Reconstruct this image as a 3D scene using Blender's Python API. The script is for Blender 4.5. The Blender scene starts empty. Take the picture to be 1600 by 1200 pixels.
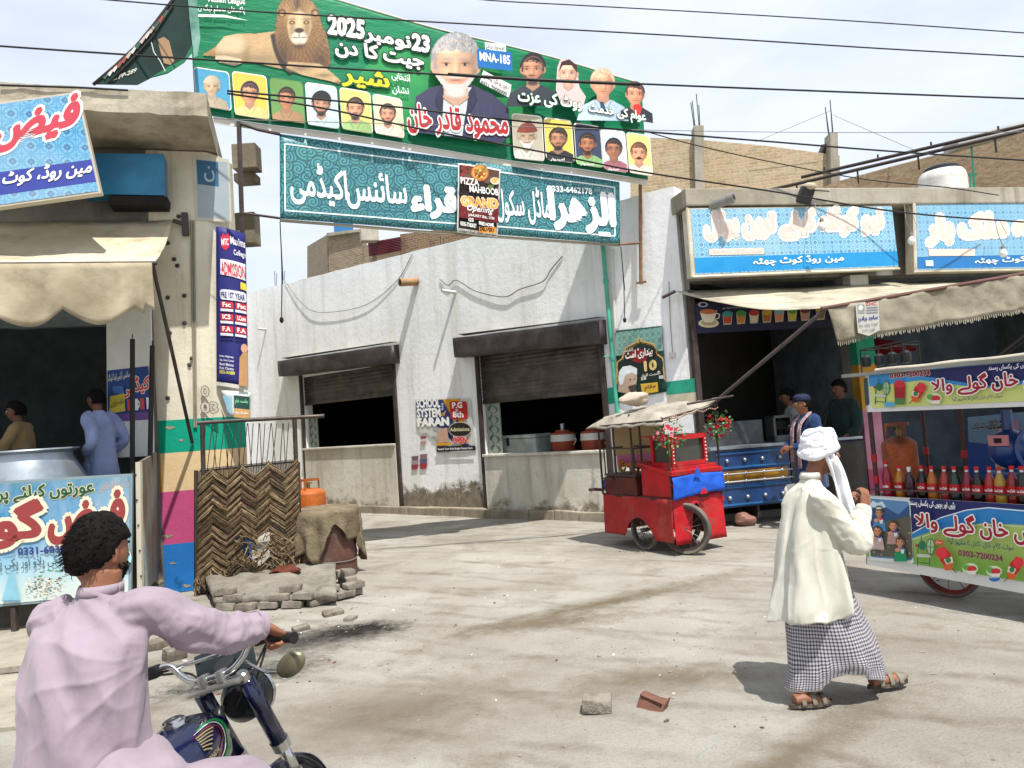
import bpy, bmesh, math, random
from math import sin, cos, pi, radians, atan2, sqrt
from mathutils import Vector, Matrix, noise as MN
random.seed(7)
S = bpy.context.scene
COL = S.collection
V = Vector
# ---------------------------------------------------------------- camera
F = 1164.0; CX, CY = 800.0, 600.0
CAM = V((0, 0, 1.85)); PITCH = math.atan(60 / F); ROLL = math.atan(0.070)
cd = bpy.data.cameras.new('camera'); cam = bpy.data.objects.new('camera', cd); COL.objects.link(cam)
cd.sensor_width = 36; cd.lens = F / 1600 * 36; cd.clip_start = .05; cd.clip_end = 3000
RM = Matrix.Rotation(radians(90) + PITCH, 4, 'X') @ Matrix.Rotation(-ROLL, 4, 'Z')
cam.matrix_world = Matrix.Translation(CAM) @ RM
S.camera = cam
R3 = RM.to_3x3()
def ray(px, py): return (R3 @ V(((px - CX) / F, -(py - CY) / F, -1)))
def gnd(px, py, z=0.0):
    d = ray(px, py); t = (z - CAM.z) / d.z; return CAM + d * t
def aty(px, py, y):
    d = ray(px, py); return CAM + d * ((y - CAM.y) / d.y)
# ---------------------------------------------------------------- light
SUN = V((.22, -.43, 1)).normalized()
EL = math.asin(SUN.z); AZ = atan2(SUN.x, SUN.y)
w = bpy.data.worlds.new('World'); S.world = w; w.use_nodes = True
nt = w.node_tree; nt.nodes.clear()
out = nt.nodes.new('ShaderNodeOutputWorld'); bg = nt.nodes.new('ShaderNodeBackground')
sky = nt.nodes.new('ShaderNodeTexSky'); sky.sky_type = 'NISHITA'; sky.sun_disc = False
sky.sun_elevation = EL; sky.sun_rotation = AZ; sky.air_density = 1.0; sky.dust_density = 3.0; sky.ozone_density = 1.5
tc = nt.nodes.new('ShaderNodeTexCoord'); mp = nt.nodes.new('ShaderNodeMapping'); mp.inputs['Scale'].default_value = (1.2, 1.2, 4.0)
ns = nt.nodes.new('ShaderNodeTexNoise'); ns.inputs['Scale'].default_value = 2.0; ns.inputs['Detail'].default_value = 7; ns.inputs['Roughness'].default_value = .55
cr = nt.nodes.new('ShaderNodeValToRGB'); cr.color_ramp.elements[0].position = .36; cr.color_ramp.elements[1].position = .68
cr.color_ramp.elements[0].color = (.74, .74, .74, 1); cr.color_ramp.elements[1].color = (1, 1, 1, 1)
mx = nt.nodes.new('ShaderNodeMix'); mx.data_type = 'RGBA'; mx.inputs[7].default_value = (8.6, 9.3, 10.6, 1)
L = nt.links.new
L(tc.outputs['Generated'], mp.inputs[0]); L(mp.outputs[0], ns.inputs[0]); L(ns.outputs[0], cr.inputs[0]); L(cr.outputs[0], mx.inputs[0])
L(sky.outputs[0], mx.inputs[6]); L(mx.outputs[2], bg.inputs[0]); bg.inputs[1].default_value = .075; L(bg.outputs[0], out.inputs[0])
sl = bpy.data.lights.new('sun', 'SUN'); sl.energy = 4.2; sl.angle = radians(.53); sl.color = (1, .965, .91)
so = bpy.data.objects.new('sun', sl); COL.objects.link(so); so.rotation_euler = SUN.to_track_quat('Z', 'Y').to_euler()
S.view_settings.view_transform = 'Standard'; S.view_settings.look = 'None'; S.view_settings.exposure = .62; S.view_settings.gamma = 1
S.cycles.max_bounces = 6; S.cycles.diffuse_bounces = 3; S.cycles.glossy_bounces = 3; S.cycles.transparent_max_bounces = 12
S.cycles.use_denoising = True
# ---------------------------------------------------------------- materials
def hx(s):
    if not isinstance(s, str): return tuple(s)
    s = s.lstrip('#'); o = []
    for i in (0, 2, 4):
        c = int(s[i:i+2], 16) / 255; o.append(c / 12.92 if c <= .04045 else ((c + .055) / 1.055) ** 2.4)
    return tuple(o)
MATS = {}
def node(t, k, **kw):
    n = t.nodes.new('ShaderNode' + k)
    for a, b in kw.items(): setattr(n, a, b)
    return n
def mixc(t, fac, a, b, mode='MIX'):
    m = t.nodes.new('ShaderNodeMix'); m.data_type = 'RGBA'; m.blend_type = mode
    for i, x in ((0, fac), (6, a), (7, b)):
        if isinstance(x, (int, float)): m.inputs[i].default_value = x
        elif isinstance(x, (tuple, list)): m.inputs[i].default_value = tuple(x)[:3] + (1,)
        else: t.links.new(x, m.inputs[i])
    return m.outputs[2]
def noise_(t, vec, scale, detail=5, rough=.6, st=None, lo=.4, hi=.62):
    if st:
        m = node(t, 'Mapping'); m.inputs['Scale'].default_value = st; t.links.new(vec, m.inputs[0]); vec = m.outputs[0]
    n = node(t, 'TexNoise'); n.inputs['Scale'].default_value = scale; n.inputs['Detail'].default_value = detail; n.inputs['Roughness'].default_value = rough
    t.links.new(vec, n.inputs[0])
    r = node(t, 'MapRange'); r.inputs[1].default_value = lo; r.inputs[2].default_value = hi; t.links.new(n.outputs[0], r.inputs[0])
    return r.outputs[0]
def base_mat(name):
    m = bpy.data.materials.new(name); m.use_nodes = True; t = m.node_tree; b = t.nodes['Principled BSDF']
    tcn = node(t, 'TexCoord'); return m, t, b, tcn.outputs['Object']
def bump_(t, b, h, s, d=.01):
    n = node(t, 'Bump'); n.inputs['Strength'].default_value = s; n.inputs['Distance'].default_value = d
    t.links.new(h, n.inputs['Height']); t.links.new(n.outputs[0], b.inputs['Normal'])
def mat(name, c, c2=None, rough=.8, metal=0., scale=3., bump=.2, bs=40., st=None, spec=.3, dirt=None, dscale=1.3, dlo=.5, dhi=.75, trans=0., bd=.01, sheen=0.):
    if name in MATS: return MATS[name]
    m, t, b, vec = base_mat(name); c = hx(c); c2 = hx(c2) if c2 else tuple(x * .78 for x in c)
    col = mixc(t, noise_(t, vec, scale, st=st), c, c2)
    if dirt: col = mixc(t, noise_(t, vec, dscale, 8, .7, lo=dlo, hi=dhi), col, hx(dirt))
    t.links.new(col, b.inputs['Base Color']); b.inputs['Roughness'].default_value = rough; b.inputs['Metallic'].default_value = metal
    b.inputs['Specular IOR Level'].default_value = spec
    if sheen: b.inputs['Sheen Weight'].default_value = sheen
    if bump: bump_(t, b, noise_(t, vec, bs, 4, .6, st=st, lo=0, hi=1), bump, bd)
    if trans:
        tr = node(t, 'BsdfTranslucent'); t.links.new(col, tr.inputs[0]); ms = node(t, 'MixShader'); ms.inputs[0].default_value = trans
        t.links.new(b.outputs[0], ms.inputs[1]); t.links.new(tr.outputs[0], ms.inputs[2]); t.links.new(ms.outputs[0], t.nodes['Material Output'].inputs[0])
    MATS[name] = m; return m
def ink(c, tr=0.0):
    k = 'print_' + c.lstrip('#') + ('t' if tr else '')
    return mat(k, c, tuple(x * .93 for x in hx(c)), rough=.55, scale=6, bump=0, trans=tr)
# ---------------------------------------------------------------- mesh builder
class MB:
    def __init__(s): s.v = []; s.f = []; s.m = []; s.uv = []
    def add(s, vs, fs, m=0, uv=None):
        o = len(s.v); s.v += [tuple(p) for p in vs]
        for i, f in enumerate(fs):
            s.f.append([o + j for j in f]); s.m.append(m); s.uv.append([uv[j] for j in f] if uv else None)
        return s
    def box(s, c, d, rot=None, m=0, bev=0):
        x, y, z = d[0] / 2, d[1] / 2, d[2] / 2
        if bev:
            bm = bmesh.new(); bmesh.ops.create_cube(bm, size=1); bmesh.ops.scale(bm, vec=(d[0], d[1], d[2]), verts=bm.verts)
            bmesh.ops.bevel(bm, geom=list(bm.edges), offset=bev, segments=2, affect='EDGES', profile=.6)
            bm.verts.index_update(); vs = [v.co.copy() for v in bm.verts]; fs = [[v.index for v in f.verts] for f in bm.faces]; bm.free()
        else:
            vs = [V((a * x, b * y, g * z)) for a in (-1, 1) for b in (-1, 1) for g in (-1, 1)]
            fs = [(0, 1, 3, 2), (4, 6, 7, 5), (0, 4, 5, 1), (2, 3, 7, 6), (0, 2, 6, 4), (1, 5, 7, 3)]
        R = rotm(rot); c = V(c)
        return s.add([c + R @ v for v in vs], fs, m)
    def tube(s, pts, r, n=8, m=0, caps=True, ell=None):
        pts = [V(p) for p in pts]; rs = r if isinstance(r, (list, tuple)) else [r] * len(pts)
        vs = []; fs = []; up = None
        for i, p in enumerate(pts):
            d = (pts[min(i + 1, len(pts) - 1)] - pts[max(i - 1, 0)]).normalized()
            if up is None: up = V((0, 0, 1)) if abs(d.z) < .9 else V((1, 0, 0))
            a = d.cross(up).normalized(); b = a.cross(d).normalized(); up = b
            for k in range(n):
                t = 2 * pi * k / n; e = ell if ell else 1
                vs.append(p + a * cos(t) * rs[i] * e + b * sin(t) * rs[i])
        for i in range(len(pts) - 1):
            for k in range(n): fs.append((i * n + k, i * n + (k + 1) % n, (i + 1) * n + (k + 1) % n, (i + 1) * n + k))
        if caps: fs.append(tuple(range(n - 1, -1, -1))); fs.append(tuple(range((len(pts) - 1) * n, len(pts) * n)))
        return s.add(vs, fs, m)
    def lathe(s, prof, c=(0, 0, 0), n=24, m=0, axis=None, uv=False):
        Q = V((0, 0, 1)).rotation_difference(V(axis).normalized()).to_matrix() if axis else Matrix.Identity(3)
        c = V(c); vs = []; fs = []; k = len(prof)
        for i in range(n):
            t = 2 * pi * i / n
            for r, z in prof: vs.append(c + Q @ V((r * cos(t), r * sin(t), z)))
        for i in range(n):
            for j in range(k - 1):
                a = i * k + j; b = ((i + 1) % n) * k + j; fs.append((a, b, b + 1, a + 1))
        return s.add(vs, fs, m)
    def grid(s, fn, nu, nv, m=0, thick=0, flip=False):
        vs = []; uvs = []
        for j in range(nv + 1):
            for i in range(nu + 1): vs.append(V(fn(i / nu, j / nv))); uvs.append((i / nu, j / nv))
        fs = []
        for j in range(nv):
            for i in range(nu):
                a = j * (nu + 1) + i; q = (a, a + 1, a + nu + 2, a + nu + 1); fs.append(q[::-1] if flip else q)
        return s.add(vs, fs, m, uvs)
    def prism(s, pts, off, m=0, m2=None):
        pts = [V(p) for p in pts]; off = V(off); n = len(pts)
        s.add(pts, [list(range(n))], m); s.add([p + off for p in pts], [list(range(n))[::-1]], m if m2 is None else m2)
        for i in range(n):
            j = (i + 1) % n; s.add([pts[i], pts[j], pts[j] + off, pts[i] + off], [(3, 2, 1, 0)], m if m2 is None else m2)
        return s
    def ball(s, c, r, n=16, k=10, m=0, rot=None):
        if isinstance(r, (int, float)): r = (r, r, r)
        R = rotm(rot); vs = []; fs = []; c = V(c)
        for j in range(k + 1):
            ph = pi * j / k
            for i in range(n):
                t = 2 * pi * i / n; vs.append(c + R @ V((r[0] * sin(ph) * cos(t), r[1] * sin(ph) * sin(t), r[2] * cos(ph))))
        for j in range(k):
            for i in range(n): fs.append((j * n + i, (j + 1) * n + i, (j + 1) * n + (i + 1) % n, j * n + (i + 1) % n))
        return s.add(vs, fs, m)
    def disp(s, fn): s.v = [tuple(fn(V(p))) for p in s.v]; return s
    def build(s, name, mats, parent=None, smooth=False, fix=True, solid=0, local=False, merge=False):
        me = bpy.data.meshes.new(name); me.from_pydata(s.v, [], s.f)
        mats = mats if isinstance(mats, (list, tuple)) else [mats]
        for x in mats: me.materials.append(x)
        me.polygons.foreach_set('material_index', s.m)
        if any(u for u in s.uv):
            ul = me.uv_layers.new(name='UVMap')
            for p, u in zip(me.polygons, s.uv):
                if u:
                    for li, q in zip(p.loop_indices, u): ul.data[li].uv = q
        if merge or fix:
            bm = bmesh.new(); bm.from_mesh(me)
            if merge: bmesh.ops.remove_doubles(bm, verts=bm.verts, dist=.0004)
            if fix: bmesh.ops.recalc_face_normals(bm, faces=bm.faces)
            bm.to_mesh(me); bm.free()
        if smooth:
            me.polygons.foreach_set('use_smooth', [True] * len(me.polygons))
            if smooth != 'full':
                try: me.set_sharp_from_angle(angle=radians(40))
                except Exception: pass
        o = bpy.data.objects.new(name, me); COL.objects.link(o)
        if parent: par(o, parent, local)
        if solid:
            md = o.modifiers.new('thick', 'SOLIDIFY'); md.thickness = solid; md.offset = 0
        me.update(); return o
def rotm(rot):
    if rot is None: return Matrix.Identity(3)
    if isinstance(rot, Matrix): return rot.to_3x3()
    if isinstance(rot, (int, float)): return Matrix.Rotation(rot, 3, 'Z')
    from mathutils import Euler
    return Euler(rot).to_matrix()
def par(o, p, local=False):
    o.parent = p
    if not local:
        bpy.context.view_layer.update() if False else None
        o.matrix_parent_inverse = wm(p).inverted()
def wm(o):
    m = o.matrix_basis.copy()
    if o.parent: m = wm(o.parent) @ o.matrix_parent_inverse @ m
    return m
def empty(name, loc=(0, 0, 0), rz=0, label=None, cat=None, group=None):
    o = bpy.data.objects.new(name, None); COL.objects.link(o); o.empty_display_size = .2
    o.location = loc; o.rotation_euler = (0, 0, rz)
    if label: tag(o, label, cat, group)
    return o
def tag(o, label=None, cat=None, group=None, kind=None):
    for k, x in (('label', label), ('category', cat), ('group', group), ('kind', kind)):
        if x: o[k] = x
    return o
def kids(o): return [c for c in bpy.data.objects if c.parent == o]
def copy_tree(o, parent=None, ch=None):
    c = o.copy(); COL.objects.link(c)
    if parent: c.parent = parent
    for k in kids(o): copy_tree(k, c)
    return c
def bake(o, mods):
    """apply modifiers through the depsgraph: mods = [(type, {props})]"""
    for ty, pr in mods:
        md = o.modifiers.new(ty.lower(), ty)
        for a, b in pr.items(): setattr(md, a, b)
    bpy.context.view_layer.update()
    dg = bpy.context.evaluated_depsgraph_get(); me = bpy.data.meshes.new_from_object(o.evaluated_get(dg))
    mm = list(o.data.materials); o.modifiers.clear(); o.data = me
    if not me.materials:
        for x in mm: me.materials.append(x)
    me.polygons.foreach_set('use_smooth', [True] * len(me.polygons)); me.update(); return o
def fbm(p, s=1., o=3): return MN.fractal(V(p) * s, 1., 2., o, noise_basis='PERLIN_ORIGINAL')
def lerp(a, b, t): return a + (b - a) * t
def spline(pts, n=8):
    pts = [V(p) for p in pts]; o = []
    P = [pts[0] * 2 - pts[1]] + pts + [pts[-1] * 2 - pts[-2]]
    for i in range(1, len(P) - 2):
        for k in range(n):
            t = k / n; a, b, c, d = P[i-1], P[i], P[i+1], P[i+2]
            o.append(.5 * ((2 * b) + (c - a) * t + (2 * a - 5 * b + 4 * c - d) * t * t + (3 * b - a - 3 * c + d) * t ** 3))
    o.append(pts[-1]); return o
# ---------------------------------------------------------------- printing on planes
class Plane:
    """a real plane in the street; W() finds the point of it seen at a photo pixel"""
    def __init__(s, p, n, wave=None):
        s.p = V(p); s.n = V(n).normalized()
        if s.n.dot(CAM - s.p) < 0: s.n = -s.n
        s.wave = wave
    def W(s, px, py, d=0.):
        r = ray(px, py); t = (s.p - CAM).dot(s.n) / r.dot(s.n); q = CAM + r * t
        if s.wave: d = d + s.wave(q)
        return q + s.n * d
def vplane(a, b, wave=None):
    a, b = V(a), V(b); d = b - a; return Plane(a, (d.y, -d.x, 0), wave)
# Arabic-script shaping with presentation forms
AR = {'ا': (0xFE8D, 2), 'آ': (0xFE81, 2), 'ب': (0xFE8F, 4), 'پ': (0xFB56, 4), 'ت': (0xFE95, 4), 'ٹ': (0xFB66, 4), 'ث': (0xFE99, 4), 'ج': (0xFE9D, 4), 'چ': (0xFB7A, 4),
 'ح': (0xFEA1, 4), 'خ': (0xFEA5, 4), 'د': (0xFEA9, 2), 'ڈ': (0xFB88, 2), 'ذ': (0xFEAB, 2), 'ر': (0xFEAD, 2), 'ڑ': (0xFB8C, 2), 'ز': (0xFEAF, 2), 'س': (0xFEB1, 4), 'ش': (0xFEB5, 4),
 'ص': (0xFEB9, 4), 'ض': (0xFEBD, 4), 'ط': (0xFEC1, 4), 'ظ': (0xFEC5, 4), 'ع': (0xFEC9, 4), 'غ': (0xFECD, 4), 'ف': (0xFED1, 4), 'ق': (0xFED5, 4), 'ک': (0xFB8E, 4), 'گ': (0xFB92, 4),
 'ل': (0xFEDD, 4), 'م': (0xFEE1, 4), 'ن': (0xFEE5, 4), 'ں': (0xFB9E, 2), 'و': (0xFEED, 2), 'ہ': (0xFBA6, 4), 'ھ': (0xFBAA, 4), 'ء': (0xFE80, 1), 'ئ': (0xFE89, 4), 'ی': (0xFBFC, 4), 'ے': (0xFBAE, 2), 'ؤ': (0xFE85, 2)}
def shape(s):
    if not any(c in AR for c in s): return s
    o = []; n = len(s)
    for i, c in enumerate(s):
        if c not in AR: o.append(c); continue
        b, k = AR[c]; pv = i > 0 and s[i-1] in AR and AR[s[i-1]][1] == 4 and k > 1; nx = i < n - 1 and s[i+1] in AR and AR[s[i+1]][1] > 1 and k == 4
        if c == 'ا' and i > 0 and s[i-1] == 'ل':
            pl = i > 1 and s[i-2] in AR and AR[s[i-2]][1] == 4; o[-1] = chr(0xFEFC if pl else 0xFEFB); continue
        if k == 1: o.append(chr(b))
        else: o.append(chr(b + (3 if pv and nx else 2 if nx else 1 if pv else 0)))
    # visual order, latin/digit runs kept
    r = []; run = []
    for ch in reversed(o):
        if ord(ch) < 0x250 and (ch.isalnum() or ch in '-.+'): run.insert(0, ch)
        else: r += run; run = []; r.append(ch)
    return ''.join(r + run)
TC = {}
def text2d(s, bold=0., shear=0., res=2):
    k = (s, bold, shear)
    if k in TC: return TC[k]
    c = bpy.data.curves.new('t', 'FONT'); c.body = shape(s); c.offset = bold; c.shear = shear; c.resolution_u = res; c.fill_mode = 'FRONT'
    o = bpy.data.objects.new('t', c); COL.objects.link(o); bpy.context.view_layer.update()
    me = bpy.data.meshes.new_from_object(o.evaluated_get(bpy.context.evaluated_depsgraph_get()))
    par_ = list(range(len(me.vertices)))
    def fd(a):
        while par_[a] != a: par_[a] = par_[par_[a]]; a = par_[a]
        return a
    fs = [list(p.vertices) for p in me.polygons]
    for f in fs:
        for q in f[1:]: par_[fd(q)] = fd(f[0])
    rt = {}
    vs = [(v.co.x, v.co.y, rt.setdefault(fd(v.index), len(rt)) % 4) for v in me.vertices]
    bpy.data.objects.remove(o); bpy.data.curves.remove(c); bpy.data.meshes.remove(me)
    if not vs: vs = [(0, 0, 0)]
    TC[k] = (vs, fs); return TC[k]
class Print:
    """flat coloured shapes laid on a Plane, each layer a hair in front of the last"""
    def __init__(s, pl, d0=.004, step=.0012, tr=0.): s.pl = pl; s.mb = MB(); s.mats = []; s.idx = {}; s.d = d0; s.step = step; s.tr = tr; s.ras = []
    def mi(s, c):
        key = c if isinstance(c, str) else c.name
        if key not in s.idx: s.idx[key] = len(s.mats); s.mats.append(ink(c, s.tr) if isinstance(c, str) else c)
        return s.idx[key]
    def up(s): s.d += s.step
    def poly(s, pts, c, up=True):
        if up: s.up()
        from mathutils.geometry import tessellate_polygon
        P2 = [tuple(p) for p in pts]; fs = [tuple(t) for t in tessellate_polygon([[V((x, y, 0)) for x, y in P2]])]
        if s.pl.wave:
            out = []; st = fs
            while st:
                t = st.pop(); e = [math.dist(P2[t[k]], P2[t[(k + 1) % 3]]) for k in range(3)]; k = e.index(max(e))
                if e[k] < 11: out.append(t); continue
                a, b, c3 = t[k], t[(k + 1) % 3], t[(k + 2) % 3]; P2.append(((P2[a][0] + P2[b][0]) / 2, (P2[a][1] + P2[b][1]) / 2)); n = len(P2) - 1; st += [(a, n, c3), (n, b, c3)]
            fs = out
        s.mb.add([s.pl.W(x, y, s.d) for x, y in P2], fs, s.mi(c)); return s
    def quad(s, x0, y0, x1, y1, c, sl=0., up=True, lean=.07):
        """image rect; sl = slope of horizontals, verticals lean with the camera roll"""
        h = y1 - y0; w = x1 - x0
        return s.poly([(x0, y0), (x1, y0 + sl * w), (x1 + lean * h, y1 + sl * w), (x0 + lean * h, y1)], c, up)
    def rrect(s, x0, y0, x1, y1, c, r=6, sl=0., up=True, lean=.07):
        pts = []; w = x1 - x0
        for cx, cy, a0 in ((x1 - r, y0 + r, -90), (x1 - r, y1 - r, 0), (x0 + r, y1 - r, 90), (x0 + r, y0 + r, 180)):
            for k in range(5):
                a = radians(a0 + k * 22.5); x = cx + r * cos(a); y = cy + r * sin(a)
                pts.append((x + lean * (y - y0), y + sl * (x - x0)))
        return s.poly(pts, c, up)
    def ell(s, cx, cy, rx, ry, c, n=18, rot=0., up=True, a0=0, a1=360):
        pts = []
        m = n if a1 - a0 >= 360 else n + 1
        for i in range(m):
            t = radians(a0 + (a1 - a0) * i / n); x = rx * cos(t); y = ry * sin(t); pts.append((cx + x * cos(rot) - y * sin(rot), cy + x * sin(rot) + y * cos(rot)))
        return s.poly(pts, c, up)
    def line(s, pts, w, c, up=True):
        if up: s.up()
        if s.pl.wave:
            q = [pts[0]]
            for a, b in zip(pts, pts[1:]):
                n = max(1, int(math.dist(a, b) / 14)); q += [(lerp(a[0], b[0], k / n), lerp(a[1], b[1], k / n)) for k in range(1, n + 1)]
            pts = q
        for (x0, y0), (x1, y1) in zip(pts, pts[1:]):
            l = math.hypot(x1 - x0, y1 - y0) or 1; nx, ny = -(y1 - y0) / l * w / 2, (x1 - x0) / l * w / 2
            s.mb.add([s.pl.W(x, y, s.d) for x, y in ((x0 + nx, y0 + ny), (x1 + nx, y1 + ny), (x1 - nx, y1 - ny), (x0 - nx, y0 - ny))], [(0, 1, 2, 3)], s.mi(c))
        return s
    def text(s, st, x0, y0, x1, y1, h, c, bold=0., out=None, ob=.05, shear=0., lean=.07, ext=None, up=True):
        """fit string between (x0,y0)-(x1,y1) (bottom edge in the photo) with total height h px"""
        vb, _ = text2d(st, .004, shear); ax = min(v[0] for v in vb); bx = max(v[0] for v in vb); ay = min(v[1] for v in vb); by = max(v[1] for v in vb)
        def put(rad, col, n):
            vs, fs = text2d(st, .004, shear); sh = [(0, 0)] + [(rad * cos(2 * pi * k / n), rad * sin(2 * pi * k / n)) for k in range(n)] if rad > .004 else [(0, 0)]
            s.up()
            for j, (ox, oy) in enumerate(sh):
                q = []
                for x, y, k in vs:
                    u = (x + ox - ax) / (bx - ax or 1); v = (y + oy - ay) / (by - ay or 1)
                    hh = h if not isinstance(h, tuple) else lerp(h[0], h[1], u)
                    px = lerp(x0, x1, u) - lean * v * hh; py = lerp(y0, y1, u) - v * hh; q.append(s.pl.W(px, py, s.d + k * .00004 + j * .00013))
                s.mb.add(q, fs, s.mi(col))
            s.d += .00013 * len(sh)
        big = (h if not isinstance(h, tuple) else h[1]) > 16
        if out: put(bold + ob, out, 10 if big else 6)
        put(bold, c, 6 if big else 4); return s
    def face(s, cx, cy, h, *a, clip=None, **k):
        w = h * .8; R = Ras(cx - w * 1.25, cy - h * .75, cx + w * 1.25, cy + h * 1.28, max(.55, h / 70)); R.face(cx, cy, h, *a, **k)
        if clip: x0, y0, x1, y1, sl = clip; yy = R.y - sl * (R.x - x0); R.A *= (R.x > x0 + .07 * (yy - y0)) & (R.x < x1 + .07 * (yy - y0)) & (yy > y0) & (yy < y1)
        s.up(); R.put(s.pl, s.d); s.ras.append(R); return s
    def build(s, name, parent):
        o = s.mb.build(name, s.mats, parent, fix=False)
        for r in s.ras: r.build(parent or o)
        return o
import numpy as np
class Ras:
    '''a small printed picture: colours computed per vertex of a fine grid (photo-pixel space)'''
    def __init__(s, x0, y0, x1, y1, p=.8):
        s.x, s.y = np.meshgrid(np.arange(x0, x1 + p, p), np.arange(y0, y1 + p, p)); s.C = np.zeros(s.x.shape + (3,)); s.A = np.zeros(s.x.shape); s.rg = np.random.RandomState(int(abs(x0 * 7 + y0)))
    def noise(s, k, st=1., amp=1.):
        h, w = s.x.shape; o = np.zeros((h, w)); kk = k
        for q in range(3):
            gh, gw = int(h / kk) + 3, int(w / (kk * st)) + 3; g = s.rg.rand(gh, gw); yy = np.arange(h) / kk; xx = np.arange(w) / (kk * st); yi, xi = yy.astype(int), xx.astype(int); fy, fx = (yy - yi)[:, None], (xx - xi)[None]
            o += (g[yi][:, xi] * (1 - fy) * (1 - fx) + g[yi + 1][:, xi] * fy * (1 - fx) + g[yi][:, xi + 1] * (1 - fy) * fx + g[yi + 1][:, xi + 1] * fy * fx - .5) * .6 ** q; kk = max(1., kk / 2)
        return o * amp
    def mix(s, m, c, a=True):
        c = np.array(hx(c)) if isinstance(c, (str, tuple)) else c; m3 = np.clip(m, 0, 1)[..., None]; s.C = s.C * (1 - m3) + c * m3
        if a: s.A = np.maximum(s.A, m)
    def E(s, cx, cy, rx, ry, f=.2, rot=0.):
        X, Y = s.x - cx, s.y - cy; u = X * cos(rot) + Y * sin(rot); v = -X * sin(rot) + Y * cos(rot); return np.clip((1 - np.sqrt((u / rx) ** 2 + (v / ry) ** 2)) / f + .5, 0, 1)
    def P(s, pts, f=1):
        ins = np.zeros(s.x.shape, bool); n = len(pts)
        for i in range(n):
            (xa, ya), (xb, yb) = pts[i], pts[(i + 1) % n]
            if ya == yb: continue
            c = ((ya > s.y) != (yb > s.y)) & (s.x < (xb - xa) * (s.y - ya) / (yb - ya) + xa); ins ^= c
        m = ins.astype(float)
        for q in range(int(f)): m = (m + np.roll(m, 1, 0) + np.roll(m, -1, 0) + np.roll(m, 1, 1) + np.roll(m, -1, 1)) / 5
        return m
    def G(s, cx, cy, rx, ry): return np.exp(-((s.x - cx) / rx) ** 2 - ((s.y - cy) / ry) ** 2)
    def mul(s, m, k): s.C *= (1 - np.clip(m, 0, 1) * (1 - k))[..., None]
    def face(s, cx, cy, h, skin='#c98f6b', hair='#221a18', style='short', beard=None, body=None, turn=0., cap=None, specs=False, dark=None):
        w = h * .78; Y = (s.y - cy) / h; X = (s.x - cx) / w; hn = s.noise(2.2, 1, .35)
        if body:
            m = s.P([(cx - w * 1.2, cy + h * 1.3), (cx - w * 1.0, cy + h * .80), (cx - w * .42, cy + h * .56), (cx + w * .42, cy + h * .56), (cx + w * 1.0, cy + h * .80), (cx + w * 1.2, cy + h * 1.3)], 1); s.mix(m, body); s.mul(m * (np.clip(X, -1, 1) * .5 + .3 + s.noise(5, .6, .5)), .7)
            for e in (-1, 1): s.mul(s.P([(cx + e * w * .1, cy + h * .95), (cx + e * w * .36, cy + h * .55), (cx + e * w * .44, cy + h * .6), (cx + e * w * .16, cy + h * 1.0)], 1), .72)
        sk = np.array(hx(skin)); s.mix(s.P([(cx - w * .26, cy + h * .25), (cx + w * .26, cy + h * .25), (cx + w * .30, cy + h * .6), (cx, cy + h * .78), (cx - w * .30, cy + h * .6)], 1), tuple(sk * .62))
        if style == 'long': s.mix(s.E(cx, cy + h * .06, w * .66, h * .64, .15) * 1., hair); s.mix(s.P([(cx - w * .64, cy), (cx + w * .64, cy), (cx + w * .74, cy + h * .62), (cx - w * .74, cy + h * .62)], 2), hair)
        elif style != 'none': s.mix(s.E(cx, cy - h * .08, w * .58, h * .50, .14), hair if style != 'bald' else tuple(sk * .95))
        for e in (-1, 1): s.mix(s.E(cx + e * w * .5, cy + h * .05, w * .075, h * .11, .4), tuple(sk * .75))
        yn = (Y - .05) / .47; xr = X / (.50 * (1 - .24 * np.clip(yn, 0, 1) ** 1.4)); d = np.sqrt(xr ** 2 + yn ** 2); fm = np.clip((1 - d) / .10 + .5, 0, 1)
        sh = 1.10 - .30 * np.clip(xr + .15, 0, 1) ** 2 - .32 * np.clip(-xr - .45, 0, 1) - .12 * np.clip(yn, 0, 1) + .10 * s.G(cx - w * .05, cy - h * .24, w * .26, h * .09) + .12 * s.G(cx - w * .26, cy + h * .12, w * .1, h * .07) + .07 * s.G(cx + w * .26, cy + h * .12, w * .1, h * .07); o = turn * w * .10
        for e in (-1, 1): sh = sh - .30 * s.G(cx + o + e * w * .21, cy - h * .015, w * .12, h * .055)
        sh = sh + .16 * s.G(cx + o, cy + h * .07, w * .045, h * .12) - .20 * s.G(cx + o + w * .085, cy + h * .10, w * .04, h * .10) - .36 * s.G(cx + o, cy + h * .185, w * .12, h * .018) - .14 * s.G(cx + o, cy + h * .35, w * .14, h * .02)
        sh = .93 + (sh - 1) * 1.55 + s.noise(6, 1, .10) - .16 * np.clip(xr, 0, 1); sk = sk * np.array((.88, .80, .76))
        s.mix(fm, sk * np.clip(sh, .22, 1.5)[..., None] * np.array((1.04, 1, .95))); s.mix(fm * s.G(cx + o, cy + h * .275, w * .17, h * .025) * .85, '#8a3f38', False)
        if style in ('short', 'long'): s.mix(fm * np.clip((-.235 - Y + .12 * np.abs(X) * (1 if style == 'short' else -3.2) + .10 * X + hn * .32) / .05, 0, 1), hair, False)
        if style == 'short': s.mix(fm * np.clip((np.abs(X) - .40 + hn * .16) / .04, 0, 1) * (Y < .08), hair, False)
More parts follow.
